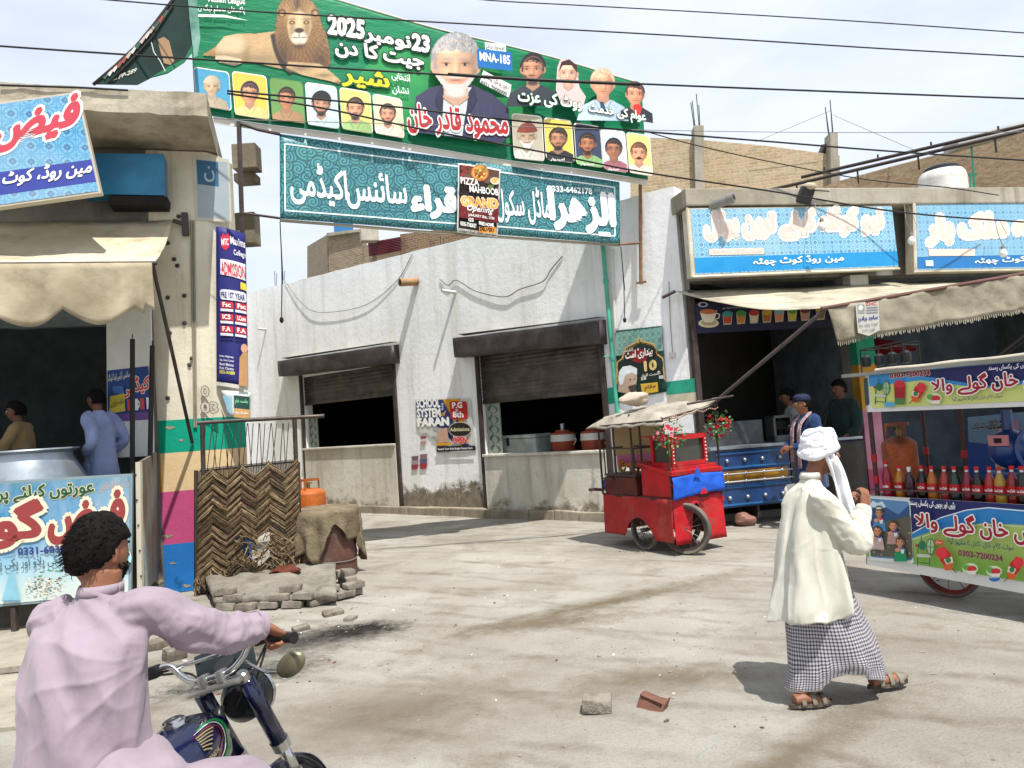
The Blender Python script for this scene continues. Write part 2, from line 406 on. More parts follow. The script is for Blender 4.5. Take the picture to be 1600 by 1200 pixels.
        if beard:
            bm = np.clip((yn - .16 - .3 * (1 - np.abs(xr)) + hn * .3) / .16, 0, 1) * np.clip((d - .66 + .34 * (yn > .62)) / .12, 0, 1) * fm; s.mix(bm * .92, beard, False); s.mix(s.G(cx + o, cy + h * .222, w * .20, h * .022) * 1.1, beard, False); s.mix(s.E(cx, cy + h * .50, w * .24, h * .08, .5) * .9, beard)
        for e in (-1, 1):
            ex = cx + o + e * w * .21; s.mix(s.G(ex, cy - h * .085 - h * .01, w * .13, h * .020) * .95, hair if style != 'bald' else '#6a5a50', False); s.mix(s.E(ex, cy, w * .065, h * .020, .6) * .45, '#d8cfc6', False); s.mix(s.E(ex, cy, w * .036, h * .030, .5), '#1c120e', False); s.mix(s.G(ex, cy - h * .024, w * .10, h * .009) * .8, '#2a1a14', False)
            if specs: r = np.abs(np.sqrt(((s.x - ex) / (w * .15)) ** 2 + ((s.y - cy) / (h * .07)) ** 2) - 1); s.mix(np.clip(1 - r / .18, 0, 1), '#15110f', False)
        hm = (Y < -.2) * s.A; s.C *= (1 + hm * (s.noise(3, .4, .9) + .25 - X * .5))[..., None].clip(.4, 2.2)
        if cap: cm = np.clip((-.13 - Y + .10 * np.abs(X) * -1 + .02) / .02, 0, 1) * s.E(cx, cy - h * .12, w * .60, h * .48, .08); s.mix(cm, cap); s.mul(cm * np.clip(X + .2, 0, 1), .5); s.mul(s.G(cx, cy - h * .18, w * .5, h * .02) * .6, .5)
        s.C *= (1 + s.noise(1.5, 1, .10))[..., None]
    def put(s, pl, d): s.pl, s.d = pl, d
    def build(s, parent, name='portrait'):
        h, w = s.x.shape; A = s.A > .5; vs = []; idx = -np.ones((h, w), int); n = 0; cols = []
        use = np.zeros((h, w), bool); q = A[:-1, :-1] & A[1:, :-1] & A[:-1, 1:] & A[1:, 1:]
        use[:-1, :-1] |= q; use[1:, :-1] |= q; use[:-1, 1:] |= q; use[1:, 1:] |= q
        for j, i in zip(*np.nonzero(use)): idx[j, i] = n; n += 1; vs.append(s.pl.W(s.x[j, i], s.y[j, i], s.d)); cols.append((*np.clip(s.C[j, i], 0, 1), 1))
        if not vs: return
        fs = [(idx[j, i], idx[j, i + 1], idx[j + 1, i + 1], idx[j + 1, i]) for j, i in zip(*np.nonzero(q))]
        me = bpy.data.meshes.new(name); me.from_pydata(vs, [], fs); at = me.color_attributes.new('Col', 'FLOAT_COLOR', 'POINT'); at.data.foreach_set('color', np.array(cols).ravel())
        if 'photo_print' not in MATS: m, t, b, v = base_mat('photo_print'); c = node(t, 'VertexColor'); c.layer_name = 'Col'; t.links.new(c.outputs[0], b.inputs['Base Color']); b.inputs['Roughness'].default_value = .5; MATS['photo_print'] = m
        me.materials.append(MATS['photo_print']); o = bpy.data.objects.new(name, me); COL.objects.link(o); par(o, parent); return o
# ================================================================ setting
def wmat(name, c, c2, dirt=None, base=None, bh=.8, rough=.9, streak=.5, bump=.35, dlo=.5, dhi=.72):
    if name in MATS: return MATS[name]
    m, t, b, vec = base_mat(name)
    col = mixc(t, noise_(t, vec, .9, 8, .65), hx(c), hx(c2))
    if dirt:
        col = mixc(t, noise_(t, vec, 1.0, 7, .7, st=(3.2, 3.2, .22), lo=.5, hi=.78), col, hx(dirt)) if streak else col
        col = mixc(t, noise_(t, vec, 2.6, 10, .75, lo=dlo + .06, hi=dhi + .1), col, hx(dirt))
    col = mixc(t, noise_(t, vec, 24, 4, .7, lo=.62, hi=.8), col, tuple(x * .82 for x in hx(c2)))
    col = mixc(t, noise_(t, vec, 1.5, 12, .72, lo=.655, hi=.672), col, tuple(x * .66 for x in hx(c2)))
    if base:
        sx = node(t, 'SeparateXYZ'); t.links.new(vec, sx.inputs[0]); n = noise_(t, vec, 2.2, 8, .7, lo=0, hi=1)
        a = node(t, 'Math', operation='MULTIPLY_ADD'); a.inputs[1].default_value = -1.4; t.links.new(n, a.inputs[0]); a.inputs[2].default_value = bh + .75
        s_ = node(t, 'Math', operation='SUBTRACT'); t.links.new(a.outputs[0], s_.inputs[0]); t.links.new(sx.outputs[2], s_.inputs[1])
        r = node(t, 'MapRange'); r.inputs[1].default_value = 0; r.inputs[2].default_value = .16; t.links.new(s_.outputs[0], r.inputs[0])
        col = mixc(t, r.outputs[0], col, mixc(t, noise_(t, vec, 7, 6), hx(base), tuple(x * .6 for x in hx(base))))
    t.links.new(col, b.inputs['Base Color']); b.inputs['Roughness'].default_value = rough; b.inputs['Specular IOR Level'].default_value = .15
    bump_(t, b, noise_(t, vec, 9, 9, .7, lo=0, hi=1), bump, .03); MATS[name] = m; return m
def brickmat(name, c1, c2, mort, u, scale=1.0, rough=.95):
    """running bond on a wall whose horizontal axis is u (world units: 23 x 7.5 cm bricks)"""
    m, t, b, vec = base_mat(name); u = V(u).normalized()
    cx = node(t, 'VectorMath', operation='DOT_PRODUCT'); cx.inputs[1].default_value = u; t.links.new(vec, cx.inputs[0])
    sx = node(t, 'SeparateXYZ'); t.links.new(vec, sx.inputs[0]); cb = node(t, 'CombineXYZ'); t.links.new(cx.outputs['Value'], cb.inputs[0]); t.links.new(sx.outputs[2], cb.inputs[1])
    nn = node(t, 'TexNoise'); nn.inputs['Scale'].default_value = 3; t.links.new(vec, nn.inputs[0])
    ad = node(t, 'VectorMath', operation='MULTIPLY_ADD'); t.links.new(nn.outputs['Color'], ad.inputs[0]); ad.inputs[1].default_value = (.05, .05, 0); t.links.new(cb.outputs[0], ad.inputs[2])
    br = node(t, 'TexBrick'); t.links.new(ad.outputs[0], br.inputs[0]); br.inputs['Color1'].default_value = hx(c1) + (1,); br.inputs['Color2'].default_value = hx(c2) + (1,); br.inputs['Mortar'].default_value = hx(mort) + (1,)
    br.inputs['Scale'].default_value = scale; br.inputs['Brick Width'].default_value = .235; br.inputs['Row Height'].default_value = .082; br.inputs['Mortar Size'].default_value = .010; br.inputs['Bias'].default_value = -.1
    col = mixc(t, noise_(t, vec, 1.1, 8, .7, lo=.45, hi=.75), br.outputs[0], mixc(t, .6, br.outputs[0], hx(mort)))
    col = mixc(t, noise_(t, vec, 14, 4, .7, lo=.5, hi=.8), col, tuple(x * .7 for x in hx(c2)))
    t.links.new(col, b.inputs['Base Color']); b.inputs['Roughness'].default_value = rough
    iv = node(t, 'Math', operation='SUBTRACT'); iv.inputs[0].default_value = 1; t.links.new(br.outputs['Fac'], iv.inputs[1]); bump_(t, b, iv.outputs[0], .7, .02); MATS[name] = m; return m
def wallholes(mb, o, u, inn, L, top, holes, th=.25, m=0, z0=0., nu=None):
    o = V(o); u = V(u).normalized(); inn = V(inn).normalized()
    us = sorted({0., L} | {x for h in holes for x in h[:2]} | ({L * i / nu for i in range(nu)} if nu else set())); zs = sorted({z0} | {x for h in holes for x in h[2:]})
    tf = top if callable(top) else (lambda x: top)
    inh = lambda x, z: any(h[0] <= x <= h[1] and h[2] <= z <= h[3] for h in holes)
    n = len(zs)
    def P(i, j, d): return o + u * us[i] + inn * d + V((0, 0, zs[j] if j < n else tf(us[i])))
    full = {}
    for i in range(len(us) - 1):
        for j in range(n):
            zt = zs[j + 1] if j + 1 < n else 99; full[i, j] = not inh((us[i] + us[i+1]) / 2, (zs[j] + min(zt, zs[j] + 1)) / 2 if j + 1 == n else (zs[j] + zt) / 2)
    for (i, j), ok in full.items():
        if not ok: continue
        mb.add([P(i, j, 0), P(i+1, j, 0), P(i+1, j+1, 0), P(i, j+1, 0)], [(0, 1, 2, 3)], m); mb.add([P(i, j, th), P(i+1, j, th), P(i+1, j+1, th), P(i, j+1, th)], [(3, 2, 1, 0)], m)
        for di, dj, q in ((-1, 0, ((i, j), (i, j+1))), (1, 0, ((i+1, j), (i+1, j+1))), (0, -1, ((i, j), (i+1, j))), (0, 1, ((i, j+1), (i+1, j+1)))):
            if not full.get((i + di, j + dj), False):
                a, c = q; mb.add([P(*a, 0), P(*c, 0), P(*c, th), P(*a, th)], [(0, 1, 2, 3)], m)
    return mb
# ---- ground
def ground_mat():
    m, t, b, vec = base_mat('ground_dust')
    col = mixc(t, noise_(t, vec, .55, 9, .62, lo=.38, hi=.64), hx('#aeaaa0'), hx('#928c81'))
    col = mixc(t, noise_(t, vec, 1.6, 8, .7, lo=.52, hi=.74), col, hx('#817768'))
    col = mixc(t, noise_(t, vec, 2.6, 9, .7, st=(1, 2.4, 1), lo=.56, hi=.8), col, hx('#aaa498'))
    def blob(cx, cy, rx, ry, lo, hi, k, c, rot=0.):
        mp = node(t, 'Mapping'); mp.vector_type = 'TEXTURE'; mp.inputs['Location'].default_value = (cx, cy, 0); mp.inputs['Rotation'].default_value = (0, 0, rot); mp.inputs['Scale'].default_value = (rx, ry, 50)
        t.links.new(vec, mp.inputs[0]); ln = node(t, 'VectorMath', operation='LENGTH'); t.links.new(mp.outputs[0], ln.inputs[0])
        n = noise_(t, vec, k, 10, .75, lo=.2, hi=.8)
        a = node(t, 'Math', operation='MULTIPLY_ADD'); t.links.new(n, a.inputs[0]); a.inputs[1].default_value = -1.1; a.inputs[2].default_value = 1.55; s_ = node(t, 'Math', operation='SUBTRACT'); t.links.new(a.outputs[0], s_.inputs[0]); t.links.new(ln.outputs['Value'], s_.inputs[1])
        r = node(t, 'MapRange'); r.inputs[1].default_value = lo; r.inputs[2].default_value = hi; t.links.new(s_.outputs[0], r.inputs[0])
        nonlocal col; col = mixc(t, r.outputs[0], col, c)
    g = gnd(640, 1110); blob(g.x, g.y, 1.35, .85, 0, 1.1, 3.2, hx('#75695a'), .3)
    g = gnd(1050, 1060); blob(g.x, g.y, .9, .35, 0, .9, 4, hx('#7a6f5f'))
    g = gnd(470, 1010); blob(g.x - .1, g.y + .1, 1.0, .55, 0, .8, 8, hx('#4c4843'), .25)
    g = gnd(560, 985); blob(g.x, g.y, .62, .38, .05, .65, 9, hx('#24211e'), .2)
    g = gnd(380, 1060); blob(g.x, g.y, .8, .42, .05, .7, 9, hx('#35322e'), .5)
    g = gnd(950, 940); blob(g.x, g.y, 2.0, .28, 0, .9, 6, hx('#716451'), .55)
    g = gnd(850, 975); blob(g.x, g.y, 1.2, .28, 0, .9, 6, hx('#746856'), .1)
    g = gnd(1240, 1180); blob(g.x, g.y, 1.7, .2, 0, .9, 5, hx('#7c7161'), .7)
    for rz_, off in ((.62, 0), (.35, 3.3)):
        mp = node(t, 'Mapping'); mp.inputs['Rotation'].default_value = (0, 0, rz_); mp.inputs['Location'].default_value = (off, 0, 0); t.links.new(vec, mp.inputs[0]); wv = node(t, 'TexWave'); wv.bands_direction = 'Y'; wv.inputs['Scale'].default_value = .42; wv.inputs['Distortion'].default_value = 1.6; wv.inputs['Detail'].default_value = 4; wv.inputs['Detail Scale'].default_value = 1.2; t.links.new(mp.outputs[0], wv.inputs[0])
        r = node(t, 'MapRange'); r.inputs[1].default_value = .90; r.inputs[2].default_value = 1.0; r.inputs[4].default_value = .5; t.links.new(wv.outputs['Fac'], r.inputs[0]); mm = node(t, 'Math', operation='MULTIPLY'); t.links.new(r.outputs[0], mm.inputs[0]); t.links.new(noise_(t, vec, 1.8, 8, .8), mm.inputs[1]); col = mixc(t, mm.outputs[0], col, hx('#736a5c'))
    col = mixc(t, noise_(t, vec, 60, 5, .8, lo=.52, hi=.8), col, hx('#6c6458'))
    col = mixc(t, noise_(t, vec, 95, 3, .8, lo=.66, hi=.75), col, hx('#bcb7ac'))
    t.links.new(col, b.inputs['Base Color']); b.inputs['Roughness'].default_value = .95; b.inputs['Specular IOR Level'].default_value = .12
    h = node(t, 'Math', operation='ADD'); t.links.new(noise_(t, vec, 5, 12, .72, lo=0, hi=1), h.inputs[0]); t.links.new(noise_(t, vec, 45, 6, .8, lo=0, hi=.9), h.inputs[1])
    bump_(t, b, h.outputs[0], .75, .03); return m
GM = ground_mat()
def gz(x, y): return .018 * fbm((x, y, 0), .8, 4) + .007 * fbm((x, y, 3), 4, 3)
mb = MB()
xs = [-300, -120, -50, -25, -15] + [-10 + .125 * i for i in range(168)] + [11.5, 14, 20, 40, 100, 300]; ys = [-60, -20, -5] + [0 + .125 * i for i in range(129)] + [18, 22, 30, 50, 100, 220, 500]
vs = [V((x, y, gz(x, y) if -11 < x < 12 and -.5 < y < 16.5 else 0)) for y in ys for x in xs]; nx = len(xs)
mb.add(vs, [(j * nx + i, j * nx + i + 1, (j + 1) * nx + i + 1, (j + 1) * nx + i) for j in range(len(ys) - 1) for i in range(nx - 1)])
tag(mb.build('ground', GM, smooth='full'), kind='structure')
# ---- litter and pebbles
mb = MB(); rr = random.Random(3)
LIT = [ink('#9a8e7b'), ink('#d8d4ca'), ink('#5a5048'), ink('#7a4a38'), ink('#8c867a')]
cl = [gnd(490, 1050), gnd(1090, 1050), gnd(600, 990), gnd(480, 960), gnd(1000, 1000), gnd(560, 940)]
for i in range(900):
    if rr.random() < .45:
        c = rr.choice(cl); x, y = rr.gauss(c.x, .5), rr.gauss(c.y, .4)
    else: x, y = rr.uniform(-3, 4.5), rr.uniform(2.6, 10.5)
    if y > 8 and x < -2: continue
    s_ = rr.choice((.003, .004, .006, .008, .013)) * rr.uniform(.6, 1.3); k = rr.choice((0, 0, 0, 0, 4, 4, 4, 1, 2, 2, 3))
    mb.box((x, y, gz(x, y) + s_ * .25), (s_ * rr.uniform(1, 2.4), s_, s_ * .6), rot=(rr.uniform(-.3, .3), rr.uniform(-.3, .3), rr.uniform(0, 3)), m=k)
tag(mb.build('gravel', LIT, fix=False), 'small pebbles, ash and paper scraps scattered over the dusty ground', 'litter', kind='stuff')

# ================================================================ middle building: whitewashed wall with two half-open shutters
A0, B0 = gnd(556, 800), gnd(925, 813); CW = vplane(A0, B0); CU = (B0 - A0).normalized(); CI = V((-CU.y, CU.x, 0)); 
if CI.y < 0: CI = -CI
CO = CW.W(380, 790); CO.z = 0; CE = CW.W(1086, 700); CE.z = 0; CL = (CE - CO).length
def cu(px, py): return (CW.W(px, py) - CO).dot(CU)
def czz(px, py): return CW.W(px, py).z
WHITE = wmat('whitewashed_plaster', '#efefee', '#e3e4e3', dirt='#c9c6bc', base='#857c6c', bh=.62)
CONC = wmat('grey_concrete', '#a39c8c', '#8a8474', dirt='#5f594c', bump=.5)
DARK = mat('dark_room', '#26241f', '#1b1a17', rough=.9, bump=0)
cb_ = empty('corner_building', CO, label='whitewashed corner building with two half open roller shutters under the banners', cat='building')
mb = MB()
h1 = (cu(474, 640), cu(620, 640), czz(486, 702), czz(470, 590)); h2 = (cu(752, 640), cu(948, 640), czz(765, 712), czz(748, 545))
def ctop(u_): return 5.95 - .38 * u_ / CL + .035 * fbm((u_, 0, 0), 1.4)
wallholes(mb, CO - CU * .5, CU, CI, CL + .5, lambda x: ctop(x), [(h1[0] + .5, h1[1] + .5, h1[2], h1[3]), (h2[0] + .5, h2[1] + .5, h2[2], h2[3])], .28, nu=30)
mb.build('wall', WHITE, cb_)
mb = MB()   # room behind the openings
c = CO + CU * (CL / 2) + CI * 2.4
ang = atan2(CU.y, CU.x)
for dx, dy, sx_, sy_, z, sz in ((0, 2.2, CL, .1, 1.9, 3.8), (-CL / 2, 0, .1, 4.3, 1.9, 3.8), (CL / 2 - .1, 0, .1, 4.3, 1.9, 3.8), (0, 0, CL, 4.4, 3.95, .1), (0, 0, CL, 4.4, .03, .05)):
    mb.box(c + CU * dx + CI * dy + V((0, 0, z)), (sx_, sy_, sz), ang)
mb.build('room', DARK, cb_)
mb = MB()   # rough plinth along the foot
for i in range(24):
    a = CO + CU * (i * CL / 24); mb.box(a + CU * CL / 48 - CI * (.05 + .03 * rr.random()) + V((0, 0, .06)), (CL / 24 - .004, .14 + .07 * rr.random(), .20 + .05 * rr.random()), ang + rr.uniform(-.02, .02), bev=.02)
mb.disp(lambda p: p + V((0, 0, 1)) * .02 * fbm(p, 4)); mb.build('plinth', wmat('plinth_concrete', '#9a9181', '#857b6b', dirt='#655c4c'), cb_)
SLAT = mat('shutter_metal', '#5a524c', '#453f3a', rough=.5, metal=.35, scale=2, bump=.1, dirt='#6d6458', dscale=3, st=(1, 1, 3)); RUST = mat('rusty_steel', '#4a4240', '#3a3230', rough=.6, metal=.3, dirt='#5e4a3e', dscale=4)
HOOD = mat('shutter_hood_metal', '#4d4645', '#3b3535', rough=.45, metal=.3, scale=2.5, bump=.35, bs=6, dirt='#5f5855', bd=.02)
def shutter(h, pA, pB, zb, zg, lbl):
    """h hole, zb bottom of curtain, hood from pixel pA to pB"""
    o = CO + CU * ((h[0] + h[1]) / 2); t = empty('roller_shutter', o, ang, lbl, 'shutter', 'roller shutters in the white wall'); w = h[1] - h[0]
    mb = MB(); n = int((h[3] - zb) / .075)
    def fn(u_, v_):
        z = zb + (h[3] + .05 - zb) * v_; return o + CU * (u_ - .5) * w + CI * (.06 + .014 * abs(sin(v_ * n * pi))) + V((0, 0, z))
    mb.grid(fn, 6, n * 6); mb.box(o + CI * .06 + V((0, 0, zb - .03)), (w - .05, .04, .07), ang); mb.build('curtain', SLAT, t, smooth='full', solid=.004)
    za, zc = czz(*pA), czz(*pB); ua, ub = cu(*pA) - .02, cu(*pB); mb = MB(); N = 14
    def hood(u_, v_):
        # cross-section: out from wall, down, back in
        prof = [(0, .03), (-.25, .01), (-.255, 0), (-.255, -.38), (-.25, -.39), (0, -.39)]
        k = v_ * (len(prof) - 1); i = min(int(k), len(prof) - 2); f = k - i; d = lerp(prof[i][0], prof[i+1][0], f); z = lerp(prof[i][1], prof[i+1][1], f)
        uu = ua + (ub - ua) * u_; dent = .03 * fbm((uu * 1.3, z * 2, w), 1.6); sag = .05 * (1 if u_ > .93 else 0) * (v_ if v_ < .6 else 0)
        return CO + CU * uu + CI * (d + dent * (1 if 0 < v_ < 1 else 0)) + V((0, 0, lerp(za, zc, u_) + z - .05 + dent * .4 - sag))
    mb.grid(hood, N * 2, 20)
    for e in (0, 1): mb.add([hood(e, k / 10) for k in range(11)], [list(range(11))])
    mb.build('hood', HOOD, t, smooth=True, solid=.006)
    mb = MB(); mb.add([CO + CU * (ua + .1) - CI * .02 + V((0, 0, za + .01)), CO + CU * ub - CI * .02 + V((0, 0, zc + .04)), CO + CU * ub - CI * .24 + V((0, 0, zc + .03)), CO + CU * (ub - .6) - CI * .2 + V((0, 0, zc + .05)), CO + CU * (ua + .1) - CI * .2 + V((0, 0, za + .03))], [(0, 1, 2, 3, 4)])
    mb.build('cover_sheet', mat('weathered_sheet', '#9c9585', '#7d7566', bump=.3, bs=10), t, solid=.006)
    for uu in (h[0] + .0, h[1] + .0):
        mb = MB(); zt = h[3] + .05; p = CO + CU * uu
        mb.box(p - CI * .03 + V((0, 0, zt / 2)), (.09, .055, zt), ang); mb.box(p - CI * .062 + V((0, 0, zt / 2)), (.03, .012, zt), ang); mb.build('guide_rail', RUST, t)
    return t
shutter(h1, (448, 562), (623, 537), czz(540, 622), 0, 'left roller shutter with a short dark hood, half open above the grey sill')
shutter(h2, (722, 526), (946, 499), czz(840, 618), 0, 'right roller shutter, wider and half open above coolers, under the green banners')
# low infill walls below openings, set slightly proud and rendered grey
INF = wmat('cement_render', '#cdcabf', '#b9b4a6', dirt='#958e7e', base='#8a816f', bh=.25)
for h in (h1, h2):
    mb = MB(); w = h[1] - h[0] - .1; p = CO + CU * ((h[0] + h[1]) / 2)
    mb.box(p - CI * .015 + V((0, 0, h[2] / 2 + .05)), (w, .12, h[2] - .1 + .012), ang, bev=.01); mb.box(p - CI * .03 + V((0, 0, h[2] + .01)), (w, .2, .05), ang, bev=.01)
    mb.build('sill_wall', INF, cb_)
# tiled jamb strips with leaf pattern
def jamb(h):
    p = CO + CU * (h[0] + .22) + CI * .12; z0, z1 = h[2], h[3] - 1.0; o = MB().box(p + V((0, 0, (z0 + z1) / 2)), (.34, .03, z1 - z0), ang)
    ob = o.build('tile_jamb', [wmat('pale_tile', '#9aa29a', '#7f897f')], cb_); pr = Print(Plane(p - CI * .016, -CI), .002); return ob, pr, p, z0, z1
for h in (h1, h2):
    ob, pr, p, z0, z1 = jamb(h); mb = MB(); n = int((z1 - z0) / .2)
    for i in range(n):
        for e in (-1, 1):
            q = []
            for k in range(9):
                a = k / 8 * pi; q.append(p - CI * .0185 + CU * (e * (.02 + .12 * sin(a)) * 1.0) + V((0, 0, z0 + i * .2 + .02 + .18 * k / 8 + (0 if e > 0 else .03))))
            for k in range(8, -1, -1):
                a = k / 8 * pi; q.append(p - CI * .0185 + CU * (e * (.02 + .06 * sin(a))) + V((0, 0, z0 + i * .2 + .02 + .16 * k / 8)))
            mb.add(q, [[k, k + 1, 16 - k, 17 - k] for k in range(8)])
    mb.build('leaf_pattern', mat('leaf_ink', '#5d6a62', bump=0), ob, solid=.002)
# spouts and stubs
def spout(px, py, r, ln, c, name, lbl, cat, tilt=-.25, side=.0):
    p = CW.W(px, py); d = (-CI + V((0, 0, tilt)) + CU * side).normalized(); mb = MB()
    mb.lathe([(r, 0), (r, ln), (r * .8, ln), (r * .78, 0)], p, 16, axis=d); return tag(mb.build(name, mat(name + '_clay', c, bump=.1), smooth=True), lbl, cat)
spout(652, 440, .085, .42, '#a5835f', 'rain_spout', 'short clay rain spout poking out of the white wall', 'spout', -.1, -.3)
spout(712, 457, .035, .32, '#cfcdc8', 'drain_pipe', 'thin white stub pipe right of the clay spout', 'pipe', .1, -.35)
spout(416, 515, .03, .22, '#cfcdc8', 'drain_pipe', 'thin white stub pipe above the left shutter hood', 'pipe', .1, -.35)
# green drain pipe
GREEN = mat('green_paint_pipe', '#4fae93', '#3e927b', rough=.5, bump=.1)
mb = MB(); mb.tube([CW.W(940, 335, .06), CW.W(952, 470, .06), CW.W(963, 600, .06), CW.W(967, 640, .06), CW.W(975, 800, .06)], .035, 10)
for p in ((949, 440), (959, 560)): mb.tube([CW.W(p[0], p[1] - 3, .06), CW.W(p[0] + .4, p[1] + 3, .06)], .047, 10)
q = CW.W(957, 557, .1); mb.tube([q, q - CU * .08 - CI * .05], .015, 6)
tag(mb.build('water_pipe', GREEN, smooth=True), 'pale green vertical pipe running down the corner wall beside the right shutter', 'pipe')
mb = MB(); mb.tube([CW.W(957, 390, .03), CW.W(963, 520, .03)], .02, 6); tag(mb.build('white_conduit', mat('white_pvc', '#d0cfc8'), smooth=True), 'thin white conduit running beside the green pipe', 'conduit')
# green painted band round the corner
pr = Print(CW, .006)
gb = '#2e9c80'
for q_, m_ in (([(944, 607), (967, 604), (970, 629), (946, 632)], mat('band_green', '#2f9f83', '#2a8a72', bump=.1)), ([(1040, 597), (1086, 591), (1088, 612), (1042, 617)], mat('band_green', '#2f9f83')), ([(1043, 617.5), (1088, 612.5), (1090, 640), (1045, 642)], mat('band_cream', '#c8bfa4', bump=.1))):
    pr = Print(CW, .006); pr.poly(q_, m_); pr.build('painted_band', cb_)
# ---- cables clipped on the wall
WIRE = mat('black_wire', '#1c1b1a', rough=.5, bump=0); WIREG = mat('grey_wire', '#77746e', rough=.6, bump=0)
def wire(name, pts, r, lbl, m=None, cat='cable', group=None, n=6, sp=8):
    mb = MB(); mb.tube(spline(pts, sp), r, n); return tag(mb.build(name, m or WIRE, smooth='full'), lbl, cat, group)
wire('wall_cable', [CW.W(645, 398, .02), CW.W(620, 440, .02), CW.W(570, 478, .04), CW.W(500, 488, .05), CW.W(470, 470, .04), CW.W(447, 440, .02)], .008, 'thin grey cable sagging across the white wall above the left shutter', WIREG)
wire('wall_cable', [CW.W(688, 436, .02), CW.W(702, 446, .03), CW.W(715, 438, .03), CW.W(745, 455, .03), CW.W(790, 464, .04), CW.W(815, 452, .04), CW.W(850, 440, .04), CW.W(862, 422, .03), CW.W(880, 400, .02)], .011, 'twisted cable bundle sagging on the wall above the right shutter', WIREG)
# rebar stubs on parapet
for px, py in ((424, 436), (436, 433), (668, 388), (683, 384)):
    p = CW.W(px, py, -.1); mb = MB(); mb.tube([p - V((0, 0, .25)), p + V((.01, 0, .22))], .009, 5); mb.tube([p - V((0, 0, .25)) + CU * .06, p + V((.03, 0, .16)) + CU * .06], .008, 5)
    tag(mb.build('rebar_stub', RUST), 'short rusty rebar pair sticking up from the white parapet', 'rebar', 'rebar stubs on the white parapet')

# ================================================================ brick buildings behind
BU = V((.93, -.36, 0))
BRK = brickmat('far_brick', '#8f7e66', '#75664f', '#9c917c', BU); BRK2 = brickmat('far_brick_red', '#8a6a4f', '#6f523c', '#998a74', BU)
bk = empty('brick_house', aty(512, 500, 27), label='unfinished brick house with maroon corrugated panel behind the white wall', cat='house')
def quadwall(mb, pts, th, m=0): # pts = image points with depth y
    q = [aty(x, y, d) for x, y, d in pts]; return mb.prism(q, V((.1, th, 0)), m)
mb = MB(); quadwall(mb, [(512, 365, 27), (566, 359, 26), (566, 500, 26), (516, 500, 27)], .3); quadwall(mb, [(512, 366, 27.02), (480, 385, 33), (480, 500, 33), (512, 500, 27.02)], .2); mb.build('wall', BRK, bk)
mb = MB(); quadwall(mb, [(625, 366, 25), (760, 350, 23), (900, 330, 21.5), (900, 480, 21.5), (628, 480, 25)], .3); mb.build('wall', BRK2, bk)
mb = MB(); quadwall(mb, [(566.5, 384, 26.05), (625, 372, 25.05), (628, 480, 25.05), (566.5, 500, 26.05)], .3); mb.build('wall', BRK, bk)
mb = MB(); mb.prism([aty(510, 364, 26.8), aty(567, 357, 25.8), aty(567, 361, 25.8), aty(510, 369, 26.8)], V((.1, .7, 0))); mb.build('coping', CONC, bk)
mb = MB(); P_ = [aty(575, 379, 25.6), aty(626, 370, 24.7), aty(627, 392, 24.7), aty(577, 401, 25.6)]
mb.grid(lambda a, b: P_[0].lerp(P_[1], a).lerp(P_[3].lerp(P_[2], a), b) + V((0, .025 * sin(b * 55), 0)), 2, 60); mb.build('corrugated_panel', mat('maroon_sheet', '#6b2a33', '#5a222a', rough=.5, bump=0), bk, smooth='full', solid=.01)
mb = MB(); c = aty(577, 368, 25.2); mb.box(c, (.6, .4, .45), .3, bev=.03); ac = tag(mb.build('rooftop_unit', mat('beige_metal', '#b8b1a0', bump=.1)), 'beige boxy unit on the brick house roof above the maroon panel', 'air cooler')
mb = MB(); c = aty(537, 357, 27.5); mb.box(c, (.7, .5, .5), .2, bev=.03); tag(mb.build('water_box', ink('#2f6fa8')), 'small blue box on the brick house roof just under the teal banner', 'tank')
# long rough brick wall upper right
def wallface(name, pts, m, parent=None, th=.3):
    mb = MB(); quadwall(mb, pts, th); return mb.build(name, m, parent)
BR3 = brickmat('yellow_brick', '#b59d7b', '#9c8763', '#b8ad97', (1, .05, 0)); 
bw = empty('brick_wall_building', aty(1150, 330, 19), label='tall bare brick wall with two concrete columns rising behind the blue signs', cat='building')
wallface('brick_wall', [(985, 214, 19.6), (1090, 218, 19.3), (1200, 228, 19), (1312, 243, 18.7), (1316, 420, 18.7), (985, 420, 19.6)], BR3, bw)
def column(px, yt, yb, w, y):
    a, b_ = aty(px - w / 2, yt, y), aty(px + w / 2, yt, y); c_, d_ = aty(px + w / 2 + 3, yb, y), aty(px - w / 2 + 3, yb, y)
    mb = MB(); mb.prism([a, b_, c_, d_], V((.02, .4, 0))); o = mb.build('column', wmat('column_concrete', '#a39d90', '#8a8476', dirt='#66604f'), bw)
    mb = MB()
    for k in range(4):
        p = a.lerp(b_, (k + .5) / 4) + V((0, .1 + .15 * (k % 2), -.1)); mb.tube([p, p + V((.02 * (k - 2), 0, .75 + .12 * (k % 3)))], .013, 5)
    mb.build('rebar', RUST, o)
column(1092, 196, 330, 15, 19.1); column(1303, 207, 330, 12, 18.5)
mb = MB(); p = aty(1287, 236, 18.9); mb.box(p, (.16, .2, .3), (.3, .4, .2)); mb.build('bracket', RUST, bw)
BR4 = wmat('eroded_brick', '#9c8467', '#a88f6d', dirt='#7a5f48', bump=.8)
